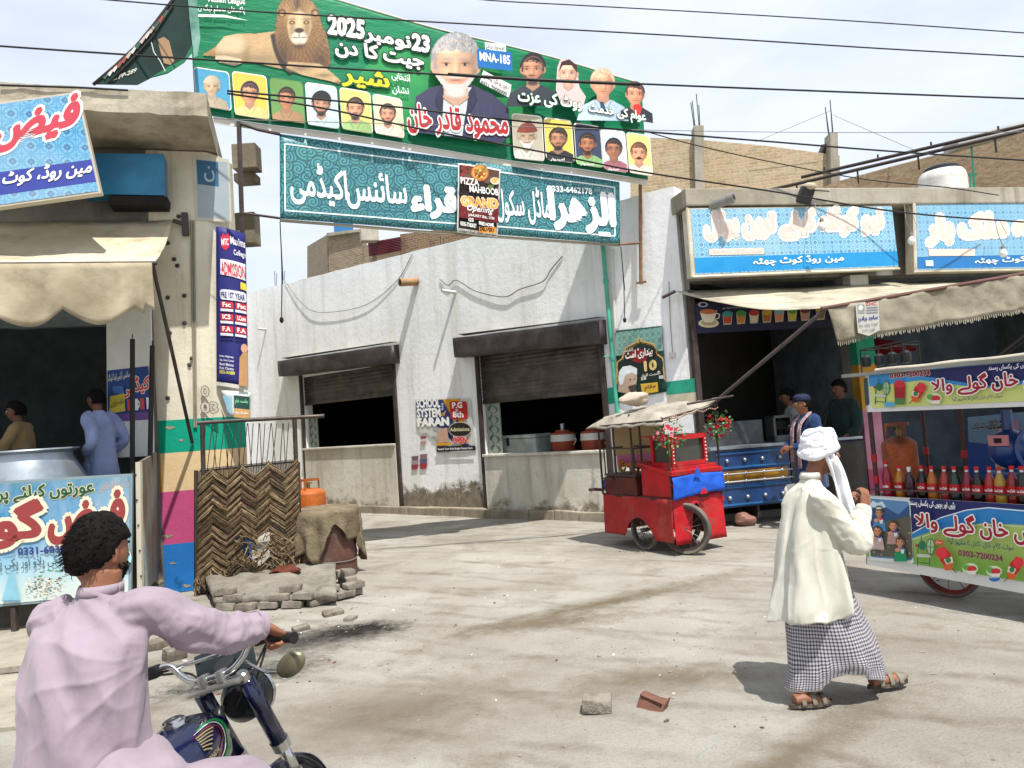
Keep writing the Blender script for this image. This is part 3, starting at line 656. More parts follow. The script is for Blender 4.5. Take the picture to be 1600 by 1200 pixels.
def erod():
    m, t, b, vec = base_mat('eroded_brickwork'); w_ = node(t, 'TexWave'); w_.wave_type = 'BANDS'; w_.bands_direction = 'Z'; w_.inputs['Scale'].default_value = 2.0; w_.inputs['Distortion'].default_value = 9; w_.inputs['Detail'].default_value = 5; w_.inputs['Detail Scale'].default_value = 3
    t.links.new(vec, w_.inputs[0]); col = mixc(t, w_.outputs['Fac'], hx('#b09a7c'), hx('#a08a6c')); col = mixc(t, noise_(t, vec, 5, 9, .8, st=(1, 1, 3), lo=.5, hi=.66), col, hx('#8e6c52')); col = mixc(t, noise_(t, vec, 2.2, 9, .8, lo=.56, hi=.7), col, hx('#bdb09a')); col = mixc(t, noise_(t, vec, 14, 6, .8, st=(1, 1, 4), lo=.62, hi=.7), col, hx('#6e5846'))
    t.links.new(col, b.inputs['Base Color']); b.inputs['Roughness'].default_value = .95; bump_(t, b, noise_(t, vec, 8, 10, .8, st=(1, 1, 3), lo=0, hi=1), .9, .08); return m
sw_ = tag(wallface('side_wall', [(1235, 312, 18.4), (1310, 283, 17.6), (1400, 258, 16.6), (1500, 232, 15.6), (1620, 202, 14.6), (1640, 420, 14.6), (1235, 420, 18.4)], erod(), th=.35), 'weathered reddish brick wall climbing to the right behind the white water tank', 'wall')
# steel channels on the slanted wall
STL = mat('steel_section', '#3c3633', '#2c2826', rough=.6, metal=.4)
for k, (a, b_, lb) in enumerate((((1203, 297, 15.5), (1600, 204, 13.2), 'lower'), ((1252, 277, 15.6), (1600, 196, 13.4), 'upper'))):
    p, q = aty(*a), aty(*b_); mb = MB(); mb.tube([p, q + (q - p) * .15], .035, 6)
    for f in (.12, .38, .62, .9):
        z = p.lerp(q, f); mb.tube([z, z + V((0, 0, -.28 if k == 0 else .1))], .018, 5)
    tag(mb.build('steel_rail', STL), '%s of two dark steel rails rising to the right over the brick wall' % lb, 'rail')
mb = MB(); q = [aty(1495, 217, 14.2), aty(1610, 186, 13.5), aty(1610, 199, 13.4), aty(1500, 230, 14.1)]; mb.prism(q, V((0, .5, .02))); tag(mb.build('tin_sheet', mat('tin_sheet', '#a6a5a1', rough=.4, metal=.5)), 'pale tin sheet resting on the rails at the top right', 'sheet')
mb = MB(); mb.tube([aty(1518, 228, 14.2), aty(1524, 310, 14.2)], .018, 6); mb.tube([aty(1508, 274, 14.2), aty(1526, 272, 14.2)], .022, 6); mb.tube([aty(1516, 272, 14.15), aty(1520, 310, 14.15)], .018, 6)
tag(mb.build('rooftop_pipe', GREEN, smooth=True), 'thin green water pipe standing right of the white tank', 'pipe')
# water tank
c = aty(1475, 310, 14.0); t = empty('water_tank', c, label='white ribbed plastic water tank with a dark lid on the shop roof', cat='water tank')
R_ = .42; mb = MB(); prof = [(0, 0), (R_ * .98, 0)]
for i in range(13):
    z = .02 + i * .032; prof += [(R_ * (1.0 + (.012 if i % 2 else -.006)), z)]
prof += [(R_ * .97, .46), (R_ * .84, .535), (R_ * .7, .55)]
mb.lathe(prof, c - V((0, 0, .03)), 40); mb.disp(lambda p: p + V((p.x - c.x, p.y - c.y, 0)) * .05 * fbm(p, 2)); mb.build('tank_body', mat('white_cloth_tank', '#d9d8d3', '#c6c4bc', rough=.6, bump=.2, bs=12, bd=.03), t, smooth=True)
mb = MB(); mb.lathe([(R_ * .72, .535), (R_ * .72, .60), (R_ * .62, .635), (R_ * .3, .65), (0, .65)], c - V((0, 0, .03)), 32); mb.tube([c + V((-.1, -.1, .61)), c + V((.12, -.1, .63))], .02, 6); mb.build('lid', mat('black_plastic', '#2a3038', rough=.5, bump=.05), t, smooth=True)

# ================================================================ right-hand shops
RA = V((3.0, 12.15, 0)); RU = V((1, .215, 0)).normalized(); RI = V((-RU.y, RU.x, 0)); RW = Plane(RA, RI); rang = atan2(RU.y, RU.x)
def ru(px, py): return (RW.W(px, py) - RA).dot(RU)
def rz(px, py): return RW.W(px, py).z
def RP(u_, z, d=0.): return RA + RU * u_ - RI * d + V((0, 0, z))
rb = empty('shop_row', RA, label='single storey shop row with grey concrete parapet behind the two blue signs', cat='building')
u1, u2 = ru(1092, 600), ru(1338, 600); u3 = ru(1362, 600); RL = 9.5; ztop = rz(1240, 307); zl = rz(1200, 436)
mb = MB(); wallholes(mb, RA - RU * .02, RU, RI, RL, ztop - .28, [(u1, u2, .12, zl), (u3, RL - .4, .12, zl)], .3); mb.build('wall', wmat('shop_plaster', '#8d8b84', '#78756d', dirt='#57534a'), rb)
mb = MB(); mb.box(RP(RL / 2, ztop - .14, .05), (RL + .3, .85, .28), rang, bev=.02); mb.disp(lambda p: p + V((0, 0, .02 * fbm(p, 1.5)))); mb.build('parapet', wmat('parapet_concrete', '#a8a396', '#918b7c', dirt='#6c6657'), rb)
mb = MB(); mb.box(RP(RL / 2, ztop - .4, -3), (RL, 5.5, .12), rang); mb.build('roof', CONC, rb)
for ua, ub, nm in ((u1 - .15, u2 + .05, 'room'), (u3 - .05, RL, 'room')):
    mb = MB(); mu = (ua + ub) / 2; wd = ub - ua
    zz = zl + .12; mb.box(RP(mu, zz / 2, -3.6), (wd, .1, zz), rang, m=1); mb.box(RP(ua, zz / 2, -1.95), (.1, 3.3, zz), rang); mb.box(RP(ub, zz / 2, -1.95), (.1, 3.3, zz), rang); mb.box(RP(mu, zz, -1.93), (wd, 3.3, .1), rang); mb.box(RP(mu, .06, -1.9), (wd, 3.5, .1), rang, m=2)
    mb.build(nm, [mat('shop_side', '#6a7276', '#565c61', bump=0), mat('shop_back', '#5d6a76', '#48535f', bump=0, scale=1.5), mat('shop_floor', '#7a7264', bump=.1)], rb)
# painted pilaster between the shops
mb = MB(); up = (u2 + u3) / 2; 
z_ = [0, rz(1350, 775), rz(1350, 733), rz(1350, 640), rz(1350, 570), rz(1350, 515), zl]
cs_ = ['#8b857a', '#c2597c', '#c88aa0', '#c99436', '#2f9b7c', '#c9c6bd', '#c9c6bd']
for i in range(6): mb.box(RP(up, (z_[i] + z_[i+1]) / 2, .03), (u3 - u2 + .05, .2, z_[i+1] - z_[i]), rang, m=i)
mb.build('pilaster', [mat('pilaster_%d' % i, c_, bump=.2) for i, c_ in enumerate(cs_)], rb)
# dark frame edge at left of the shop
mb = MB(); mb.box(RP(u1 - .05, 1.9, .05), (.09, .1, 3.8), rang); mb.build('door_frame', RUST, rb)
# ================================================================ patterns
def uvz(t, vec, u, scale):
    cx = node(t, 'VectorMath', operation='DOT_PRODUCT'); cx.inputs[1].default_value = V(u).normalized(); t.links.new(vec, cx.inputs[0])
    sx = node(t, 'SeparateXYZ'); t.links.new(vec, sx.inputs[0]); cb = node(t, 'CombineXYZ'); t.links.new(cx.outputs['Value'], cb.inputs[0]); t.links.new(sx.outputs[2], cb.inputs[1])
    m = node(t, 'VectorMath', operation='SCALE'); m.inputs['Scale'].default_value = scale; t.links.new(cb.outputs[0], m.inputs[0]); return m.outputs[0]
def mth(t, op, a, b=None, c=None):
    n = node(t, 'Math', operation=op)
    for i, x in enumerate((a, b, c)):
        if x is None: continue
        if isinstance(x, (int, float)): n.inputs[i].default_value = x
        else: t.links.new(x, n.inputs[i])
    return n.outputs[0]
def lattice(name, u, base, line, line2, scale):
    if name in MATS: return MATS[name]
    m, t, b, vec = base_mat(name); p = uvz(t, vec, u, scale)
    fr = node(t, 'VectorMath', operation='FRACTION'); t.links.new(p, fr.inputs[0]); sb = node(t, 'VectorMath', operation='SUBTRACT'); t.links.new(fr.outputs[0], sb.inputs[0]); sb.inputs[1].default_value = (.5, .5, 0)
    ln = node(t, 'VectorMath', operation='LENGTH'); t.links.new(sb.outputs[0], ln.inputs[0]); s = node(t, 'SeparateXYZ'); t.links.new(sb.outputs[0], s.inputs[0])
    d = ln.outputs['Value']; ring = mth(t, 'LESS_THAN', mth(t, 'ABSOLUTE', mth(t, 'SUBTRACT', d, .4)), .06); dot = mth(t, 'LESS_THAN', mth(t, 'ABSOLUTE', mth(t, 'SUBTRACT', d, .13)), .06)
    x, y = mth(t, 'ABSOLUTE', s.outputs[0]), mth(t, 'ABSOLUTE', s.outputs[1]); cr_ = mth(t, 'LESS_THAN', mth(t, 'MINIMUM', x, y), .04); dg = mth(t, 'LESS_THAN', mth(t, 'ABSOLUTE', mth(t, 'SUBTRACT', x, y)), .05)
    ed = mth(t, 'GREATER_THAN', mth(t, 'MAXIMUM', x, y), .46)
    f = mth(t, 'MAXIMUM', mth(t, 'MAXIMUM', ring, cr_), ed)
    col = mixc(t, mth(t, 'MULTIPLY', f, .75), hx(base), hx(line)); col = mixc(t, mth(t, 'MULTIPLY', dot, .8), col, hx(line2)); col = mixc(t, mth(t, 'MULTIPLY', dg, .35), col, hx(line))
    col = mixc(t, noise_(t, vec, 1.2, 6, lo=.3, hi=.8), col, mixc(t, .25, col, hx('#e8e8e0')))
    t.links.new(col, b.inputs['Base Color']); b.inputs['Roughness'].default_value = .5; MATS[name] = m; return m
def swirl(name, u, a_, b_, c_, scale):
    m, t, b, vec = base_mat(name); p = uvz(t, vec, u, scale)
    vo = node(t, 'TexVoronoi'); vo.voronoi_dimensions = '2D'; vo.inputs['Scale'].default_value = 1; t.links.new(p, vo.inputs[0])
    sb = node(t, 'VectorMath', operation='SUBTRACT'); t.links.new(p, sb.inputs[0]); t.links.new(vo.outputs['Position'], sb.inputs[1]); s = node(t, 'SeparateXYZ'); t.links.new(sb.outputs[0], s.inputs[0])
    an = mth(t, 'ARCTAN2', s.outputs[0], s.outputs[1]); sn = mth(t, 'SINE', mth(t, 'ADD', mth(t, 'MULTIPLY', vo.outputs['Distance'], 22), an))
    f = node(t, 'MapRange'); f.inputs[1].default_value = .1; f.inputs[2].default_value = .6; t.links.new(sn, f.inputs[0])
    v2 = node(t, 'TexVoronoi'); v2.voronoi_dimensions = '2D'; v2.feature = 'DISTANCE_TO_EDGE'; v2.inputs['Scale'].default_value = 1; t.links.new(p, v2.inputs[0]); e = mth(t, 'LESS_THAN', v2.outputs[0], .05)
    col = mixc(t, noise_(t, vec, .8, 3), hx(a_), hx(b_)); col = mixc(t, mth(t, 'MULTIPLY', mth(t, 'MAXIMUM', f.outputs[0], e), .8), col, hx(c_))
    t.links.new(col, b.inputs['Base Color']); b.inputs['Roughness'].default_value = .45; MATS[name] = m; return m
def sheet(pl, quad, m, name, parent, nu=40, nv=12, th=.006, back=None):
    """cloth between four photo points of a plane: TL TR BR BL"""
    TL, TR, BR, BL = [V((*q, 0)) for q in quad]; mb = MB(); mb.grid(lambda a, b: pl.W(*(TL.lerp(TR, a)).lerp(BL.lerp(BR, a), b).xy), nu, nv)
    return mb.build(name, m, parent, smooth='full', solid=th)
def fr(quad, a, b):
    TL, TR, BR, BL = [V((*q, 0)) for q in quad]; return tuple((TL.lerp(TR, a)).lerp(BL.lerp(BR, a), b).xy)
# ================================================================ the two banners strung over the street
GA, GB = aty(380, 300, 10.0), aty(1005, 300, 12.3); GU = V((GB.x - GA.x, GB.y - GA.y, 0)).normalized()
def gwave(q): 
    s_ = (q - GA).dot(GU); return .035 * sin(s_ * 1.7 + q.z * .8) + .02 * fbm((s_ * .9, q.z * 1.3, 0), 1.0, 1)
GP = vplane(GA, GB, gwave)
gbn = empty('election_banner', GP.W(650, 235), label='long green election banner with a lion and many portraits stretched over the street', cat='banner')
GQ = ((292, -38), (1003, 130), (1011, 281), (290, 172))
GQ = ((292, -62), (1003, 130), (1012, 281), (305, 176))
sheet(GP, GQ, mat('banner_green', '#137a53', '#1a8a5c', rough=.45, scale=.9, bump=.25, bs=3, bd=.05, trans=.15, st=(1, 1, 4)), 'banner_cloth', gbn, 120, 36)
pr = Print(GP, .008, .0022)
pr.poly([(690, 75), (770, 100), (860, 215), (780, 225), (600, 200), (560, 120), (600, 70)], mat('banner_lightgreen', '#3da05a', '#2f9457', rough=.45, trans=.15, bump=0))
pr.poly([fr(GQ, a, b) for a, b in ((.02, .965), (1, .965), (1, 1), (.02, 1))], '#0d6a48')
# lion
R = Ras(312, -8, 536, 138, .8); T1, T2, T3, T4, T5 = '#c9a878', '#b08a58', '#8d6234', '#33221a', '#d9c4a0'; fn = R.noise(3, 2.5, .5)
def LPo(pts, c, f=2, k=.3): m = R.P(pts, f); R.mix(m, c); R.mul(m * (.4 + fn * 1.2), 1 - k); return m
LPo([(315, 84), (338, 71), (345, 80), (338, 88), (318, 86)], T2)
LPo([(336, 92), (338, 70), (350, 56), (372, 52), (400, 53), (430, 50), (452, 62), (472, 100), (462, 114), (430, 107), (398, 99), (366, 96)], T1)
R.mul(R.G(400, 94, 60, 12), .62); R.mul(R.G(384, 78, 7, 20) * .8, .6); R.mix(R.E(360, 70, 24, 15, .6) * .6, T5, False); R.mul(R.G(350, 86, 22, 5), .6)
LPo([(337, 86), (352, 86), (376, 92), (380, 99), (366, 103), (342, 97), (335, 91)], T5); R.mul(R.P([(343, 96), (380, 99), (372, 103), (350, 102)], 1), .3)
LPo([(422, 56), (440, 48), (450, 80), (462, 112), (452, 118), (438, 106), (427, 80)], T4)
ml = [(432, 18), (438, 5), (452, -4), (470, -3), (488, 5), (498, 20), (502, 40), (510, 56), (514, 78), (516, 100), (510, 114), (500, 108), (490, 113), (478, 106), (466, 113), (450, 102), (438, 88), (431, 70), (429, 50), (431, 34)]
m = R.P(ml, 2); ang_ = np.arctan2(R.y - 40, R.x - 467); rad_ = np.hypot(R.y - 40, R.x - 467); st_ = np.sin(ang_ * 46 + rad_ * .09 + fn * 9) * .5 + np.sin(ang_ * 91 + fn * 14 + rad_ * .2) * .35
R.mix(m, '#9c7444'); R.mul(m * (.5 + .8 * st_), .38); R.mix(m * np.clip((R.y - 62) / 40, 0, 1) * .6, '#6b4426', False); R.mul(m * R.G(440, 90, 14, 30), .35); R.mul(m * R.G(500, 98, 14, 22), .45); R.mul(m * R.G(464, 8, 4, 14), .3); R.mix(m * (R.G(485, 22, 10, 14) + R.G(447, 22, 9, 14)) * .4, '#d0a468', False)
f_ = R.P([(450, 27), (458, 21), (472, 21), (484, 28), (487, 42), (483, 58), (475, 71), (462, 73), (452, 62), (448, 44)], 2); R.mix(f_, '#c7a87c'); R.mul(f_ * np.clip((R.x - 466) / 30, 0, 1), .6); R.mul(f_ * (R.G(456, 48, 4, 14) + R.G(479, 48, 4, 14)), .6)
R.mix(R.E(467, 62, 12, 10, .4), '#ddd2be', False); R.mix(R.E(467, 36, 5, 17, .7) * .6, '#dcc69c', False); R.mix(R.E(467, 50, 7.5, 4, .4), '#3d261e', False); R.mul(R.G(467, 57, 1.2, 4), .2); R.mul(R.G(461, 61, 6, 1.4) + R.G(474, 61, 6, 1.4), .25); R.mul(R.G(467, 74, 10, 5), .25)
for x in (456, 478): R.mix(R.E(x, 38, 4.6, 2.8, .4), '#21130d', False); R.mix(R.E(x, 38, 2.2, 1.7, .5), '#b98f3a', False); R.mul(R.G(x, 33, 6, 1.6), .5)
for x in (440, 492): R.mix(R.E(x, 23, 6.5, 6.5, .4), '#4e321d', False); R.mix(R.E(x, 24, 3.5, 4, .6), '#b08a5c', False)
LPo([(450, 98), (498, 102), (514, 112), (533, 129), (529, 135), (516, 130), (498, 126), (470, 119), (446, 111)], T1); R.mul(R.G(470, 108, 16, 5) + R.G(505, 120, 12, 3), .45); R.mul(R.P([(440, 104), (460, 113), (474, 120), (462, 122), (444, 115)], 1), .25); R.mul(R.G(527, 132, 5, 3), .3)
R.C *= (1 + R.noise(1.3, 1, .16))[..., None]; R.A[m > .3] = np.maximum(R.A[m > .3], .3 + m[m > .3] + .5 * st_[m > .3] * (m[m > .3] < .9)); pr.up(); R.put(GP, pr.d); pr.ras.append(R); pr.up()
# heading text
W_, BK = '#f2f2ee', '#16261d'
pr.text('2025', 512, 55, 568, 62, 28, W_, .05, BK, .07, lean=-.02); pr.text('نومبر', 570, 68, 642, 82, 24, W_, .035, BK, .06); pr.text('23', 644, 78, 670, 82, 25, W_, .05, BK, .07, lean=-.02)
pr.text('جیت کا دن', 524, 92, 662, 112, 28, W_, .035, BK, .06)
pr.text('شیر', 534, 138, 607, 148, 30, '#e9cf2e', .03, '#14532c', .05); pr.text('انتخابی', 611, 128, 640, 134, 16, W_, .01); pr.text('نشان', 612, 150, 638, 153, 14, W_, .01)
# top-left party lettering
pr.text('Muslim League', 326, 8, 383, 14, 12, W_, .02); pr.text('پاکستان مسلم لیگ ن', 310, 22, 383, 28, 14, W_, .01); pr.poly([(305, 24), (350, 26), (388, 36), (350, 30), (305, 28)], W_); pr.poly([(355, -4), (382, 2), (382, 6), (355, 0)], W_)
# portrait cards
YL, SKY_ = '#e3c358', '#6f9fc4'
cards = [((303, 107, 357, 165), '#4d9cc0', 'g', 'cap'), ((363, 115, 415, 180), YL, 'n', None), ((421, 126, 471, 188), '#6f9a58', 'n', None), ((476, 135, 523, 198), '#c8dfe4', 'b', '#22201f'), ((529, 144, 575, 206), '#e2cf7a', 'b2', None), ((580, 154, 624, 213), '#e6dfae', 'b2', None),
         ((797, 182, 841, 249), '#b7b09a', 'w', '#8a3a30'), ((845, 190, 886, 253), '#e0c75c', 'b', None), ((890, 199, 930, 261), '#39445e', 'b2', None), ((932, 207, 969, 269), '#c7dcea', 'n', None), ((972, 213, 1008, 274), '#e8cf80', 'm', None)]
for i, ((x0, y0, x1, y1), bg_, kd, cap) in enumerate(cards):
    pr.rrect(x0 - 1, y0 - 2, x1 + 1, y1 + 1, '#ebe6dc' if i not in (2,) else '#5c8a4c', 6, .165 if i < 6 else .14); pr.rrect(x0, y0, x1, y1, bg_, 6, .165 if i < 6 else .14)
    cx_, cy_ = (x0 + x1) / 2 + 1, y0 + (y1 - y0) * .46 + 3; hh = (y1 - y0) * (.62 if i != 3 else .66)
    sk = ('#c9b79a', '#d9a583', '#c98f6b', '#cfa087', '#e0a98c', '#d8a085', '#b9a68c', '#b98a6c', '#b07a55', '#a7765a', '#d9a684')[i]
    body = ('#b8a78a', '#e8d58a', '#b08a62', '#c8e0e6', '#9fc07a', '#e8dcc8', '#d5d0c4', '#2a2a2e', '#8fc07a', '#b06a7a', '#efe6cf')[i]
    hc = ('#a89878', '#2d2433', '#2a2019', '#1a1817', '#2b2220', '#2c221e', '#b0a894', '#1d1917', '#1a1817', '#191617', '#5a3a28')[i]
    pr.face(cx_, cy_, hh * .82, sk, hc, 'short', {'b': '#1c1715', 'b2': '#2c1d18', 'w': '#d8d4cc', 'g': None, 'n': None, 'm': None}[kd], body, cap={'cap': '#c9bda0'}.get(cap, cap), specs=i == 9, clip=(x0, y0, x1, y1, .165 if i < 6 else .14))
    if kd == 'm': pr.poly([(cx_ - 6, cy_ + 9), (cx_, cy_ + 6), (cx_ + 6, cy_ + 9), (cx_, cy_ + 10)], '#2a1a15')
    if i in (7, 8, 9): pr.text('امیدوار', x0 + 10, y1 + 3, x1 - 10, y1 + 4, 5, W_, .02)
# centre portrait
pr.poly([(641, 205), (646, 158), (668, 143), (690, 138), (735, 138), (765, 152), (790, 175), (794, 215), (780, 228), (650, 214)], '#3a3a55')
for k in range(14): pr.line([(648 + k * 10.5, 165 + abs(k - 6) * 1), (650 + k * 10, 212)], .7, '#4c4c6c', up=k == 0)
pr.poly([(688, 140), (733, 142), (722, 190), (718, 220), (690, 217), (684, 180)], '#c4cccf'); pr.poly([(686, 138), (690, 146), (686, 205), (676, 160)], '#2b2b42'); pr.poly([(736, 138), (742, 160), (722, 200), (728, 150)], '#2b2b42')
pr.face(708, 107, 88, '#e2b596', '#8f8f8e', 'short', '#c5c1bb', None, dark='#b98566')
pr.text('محمود قادر خان', 634, 214, 790, 224, 44, '#b32630', .03, '#ece6e0', .07)
# number boxes
pr.quad(752, 74, 784, 90, '#dfe3dc', .14); pr.text('امیدوار برائے', 754, 85, 782, 89, 9, '#30302e'); pr.quad(741, 84, 793, 112, '#1c6cb4', .13); pr.text('MNA-185', 745, 102, 791, 109, 13, W_, .03)
pr.poly([(750, 117), (793, 140), (790, 160), (745, 135)], '#e0e2dc'); pr.text('راوی پرنٹرز پبلشرز', 750, 130, 789, 150, 10, '#7a3a34', .01); pr.text('0321 7000000', 747, 138, 786, 157, 6, '#4b4b46', .02)
# right portraits
pr.face(825, 117, 44, '#cf9a7c', '#1e1a1b', 'short', '#3b2a26', '#28303a', turn=-.5)
pr.poly([(860, 150), (862, 115), (866, 104), (880, 102), (892, 112), (896, 145), (906, 160), (902, 175), (868, 172)], '#d9bcb8'); pr.face(879, 124, 36, '#e8bfa8', '#4a302a', 'none', None, None, turn=-.4); pr.poly([(864, 122), (868, 107), (880, 103), (892, 112), (893, 124), (884, 112), (870, 112)], '#3f2a26')
pr.face(932, 140, 44, '#dca688', '#c8beb2', 'bald', None, '#b9cfe0', turn=.3, dark='#b5846a'); pr.poly([(927, 168), (933, 168), (937, 182), (930, 184)], '#2a4a68')
pr.face(983, 155, 36, '#dea07f', '#3a2c28', 'short', None, '#2a2b35', turn=.3, clip=(955, 120, 1007, 192, .13)); pr.poly([(980, 172), (988, 170), (994, 174), (990, 190), (980, 186)], '#c8362f')
pr.text('ووٹ کی عزت', 803, 171, 900, 184, 22, '#f0efe6', .03, '#126040', .05); pr.text('عوام کی خدمت', 910, 190, 1000, 203, 20, '#f0efe6', .03, '#126040', .05)
pr.build('artwork', gbn)
# hem board along the lower edge of the green banner and top hem rope
mb = MB()
mb.grid(lambda a, b: GP.W(*fr(GQ, .04 + .96 * a, 1.0), -.02) + V((0, 0, -.09 * b)), 50, 1); mb.build('white_hem', ink('#cfcbbf'), gbn, solid=.012)
mb = MB(); mb.tube([GP.W(*fr(GQ, a / 20, -.004)) for a in range(21)], .014, 5); mb.build('hem_rope', ink('#c8c4b4'), gbn, smooth='full')
# ---- teal school banner
def twave(q): s_ = (q - GA).dot(GU); return -.04 + .02 * fbm((s_ * .7, q.z * 1.3, 5), 1.0)
TP = vplane(GA, GB, twave); TQ = ((437, 208), (970, 283), (971, 380), (438, 340))
tb = empty('school_banner', TP.W(700, 370), label='teal swirl patterned school banner with white lettering hung under the green banner', cat='banner')
sheet(TP, TQ, swirl('teal_swirl', GU, '#4f969b', '#3b7f86', '#17424c', 6.3), 'banner_cloth', tb, 60, 10)
pr = Print(TP, .006)
a_, b_, c_, d_ = [fr(TQ, *q) for q in ((.015, .11), (.985, .1), (.985, .88), (.015, .9))]
pr.line([a_, b_, c_, d_, a_], 2.2, '#dfe8e6')
HALO = mat('cyan_halo', '#3aa0b8', '#2f93ae', bump=0, rough=.5)
for st, x0, y0, x1, y1, h, bo in (('اکیڈمی', 456, 316, 545, 325, 66, .02), ('سائنس', 544, 324, 638, 331, 58, .02), ('اقراء', 646, 336, 726, 343, 48, .06), ('ماڈل سکول', 778, 346, 862, 352, 58, .02), ('الزھرا', 862, 355, 963, 366, 62, .06)):
    pr.text(st, x0, y0, x1, y1, h, '#eef3f2', bo, None); 
pr.text('0333-6462178', 858, 298, 926, 303, 9, '#e6ecea', .03); pr.text('رابطہ نمبر', 928, 300, 954, 303, 10, '#a9c4c4', .01); pr.quad(936, 361, 955, 368, '#e8ecea', .06)
pr.build('lettering', tb)
mb = MB(); mb.grid(lambda a, b: TP.W(*fr(TQ, a, 1.0), -.03) + V((0, 0, -.035 * b - .012 * sin(a * pi))), 40, 1); mb.build('bottom_hem', ink('#8f8873'), tb, solid=.03)
# pizza poster pinned on it
zq = ((713, 258), (779, 268), (774, 374), (711, 366)); ZP = vplane(GA, GB, lambda q: .10 + .03 * fbm(q, 2.4))
pz = empty('pizza_poster', ZP.W(744, 370), label='small dark pizza shop opening poster pinned on the teal banner', cat='poster')
sheet(ZP, zq, ink('#d8d6cc'), 'paper', pz, 10, 14, .003)
pr = Print(ZP, .004); pr.poly([fr(zq, *q) for q in ((.03, .02), (.97, .02), (.97, .93), (.03, .93))], '#231815')
pr.poly([fr(zq, *q) for q in ((.1, .02), (.97, .02), (.97, .3), (.6, .22), (.1, .3))], '#5b4030'); 
for k, (x, y) in enumerate(((720, 266), (725, 272), (719, 276), (727, 265), (722, 283))): pr.ell(x, y, 3.2, 3.2, '#8c1f22', 8)
pr.ell(746, 274, 14, 13, '#b5652c', 20, .2); pr.ell(746, 274, 12, 11, '#d79a4a', 20, .2)
for k in range(14): a = k * 2.4; pr.ell(746 + 9 * sqrt(k / 14) * cos(a), 274 + 8 * sqrt(k / 14) * sin(a), 1.8, 1.6, ('#a52a1c', '#7b8a35', '#e6c270')[k % 3], 7)
pr.line([(739, 285), (756, 264)], 1, '#6a3416'); pr.ell(769, 287, 8, 6, '#c9c2b0', 10); pr.ell(769, 286, 6, 4, '#d6a04e', 10); pr.ell(762, 296, 5, 3, '#5c7a34', 8)
pr.text('PIZZA', 716, 291, 744, 295, 10, W_, .02); pr.text('MAHBOOB', 730, 304, 774, 310, 10, W_, .02)
pr.poly([(714, 312), (775, 316), (774, 352), (713, 344)], '#6b1c1d'); pr.text('GRAND', 717, 325, 773, 330, 14, '#efa24a', .05, '#f0e0c4', .06); pr.text('Opening', 726, 336, 767, 341, 12, W_, .01, shear=.4); pr.text('JANUARY 25th, 2026', 727, 343, 768, 348, 5, W_, .02)
pr.text('0335-7783837', 715, 356, 740, 360, 6, W_, .03); pr.text('FREE HOME', 744, 355, 767, 358, 5, W_, .04); pr.quad(744, 358, 770, 367, '#d68a1d', .05); pr.text('DELIVERY', 746, 364, 768, 367, 6, '#1d1512', .05)
pr.text('نیو مین بازار کوٹ چھٹہ', 714, 368, 770, 374, 6, '#2c2a28', .02); pr.text('GS', 727, 350, 735, 351, 5, W_, .04)
pr.build('artwork', pz)
# ---- green banner folded back over the left roof, shade of its back painted as dark green
PPl = vplane(aty(305, 50, 9.45), aty(140, 100, 8.7)); pp = empty('folded_banner', PPl.W(230, 120), label='green banner over the left shop roof, shade of its back painted in dark', cat='banner')
mb = MB(); q = [(146, 132), (180, 104), (212, 74), (240, 40), (262, 8), (285, -20), (300, -30), (303, 60), (300, 82), (288, 98), (262, 115), (236, 122), (215, 133)]
from mathutils.geometry import tessellate_polygon
def flatpoly(pl, q, m, name, parent, d=0, th=.004):
    mb = MB(); mb.add([pl.W(x, y, d) for x, y in q], [list(t) for t in tessellate_polygon([[V((x, y, 0)) for x, y in q]])]); return mb.build(name, m, parent, solid=th)
flatpoly(PPl, q, mat('shaded_banner', '#11332c', '#0d2824', rough=.6, bump=.3, bs=4, trans=.1), 'banner_cloth', pp)
pr = Print(PPl, .006); pr.poly([(246, 62), (256, 58), (264, 64), (272, 96), (266, 102), (256, 99), (250, 80)], '#9a7c5e'); pr.poly([(262, 105), (288, 92), (300, 70), (300, 84), (286, 99), (262, 114), (236, 121)], '#157049')
pr.text('PP-289', 185, 124, 212, 113, 7, '#c9cdbf', .02, lean=-.3); pr.line([(236, 66), (240, 82), (250, 96), (258, 112)], 1.5, '#c4ccc8'); pr.text('سٹی', 170, 130, 183, 126, 6, '#c9cdbf')
rr = random.Random(9)
for k in range(14):
    t_ = k / 14; x = 160 + 100 * t_; y = 122 - 105 * t_ ** 1.15; pr.poly([(x, y), (x + 7, y - 9), (x + 10, y - 7), (x + 4, y + 3)], rr.choice(('#b6a79a', '#8e4a3a', '#c9c2bb', '#3a5a50')))
pr.poly([(290, -30), (304, -30), (312, 60), (308, 88), (302, 92), (296, 40)], mat('veil', '#7fa79a', '#4c7a6c', bump=0)); pr.build('artwork', pp)
mb = MB(); mb.tube([PPl.W(146, 132), PPl.W(180, 103), PPl.W(212, 73), PPl.W(240, 39), PPl.W(285, -21)], .02, 6); mb.tube([PPl.W(168, 132, .02), PPl.W(200, 100, .02), PPl.W(235, 62, .02), PPl.W(270, 8, .02)], .012, 6); mb.build('edge_rope', mat('dark_rope', '#2c2522'), pp, smooth='full')
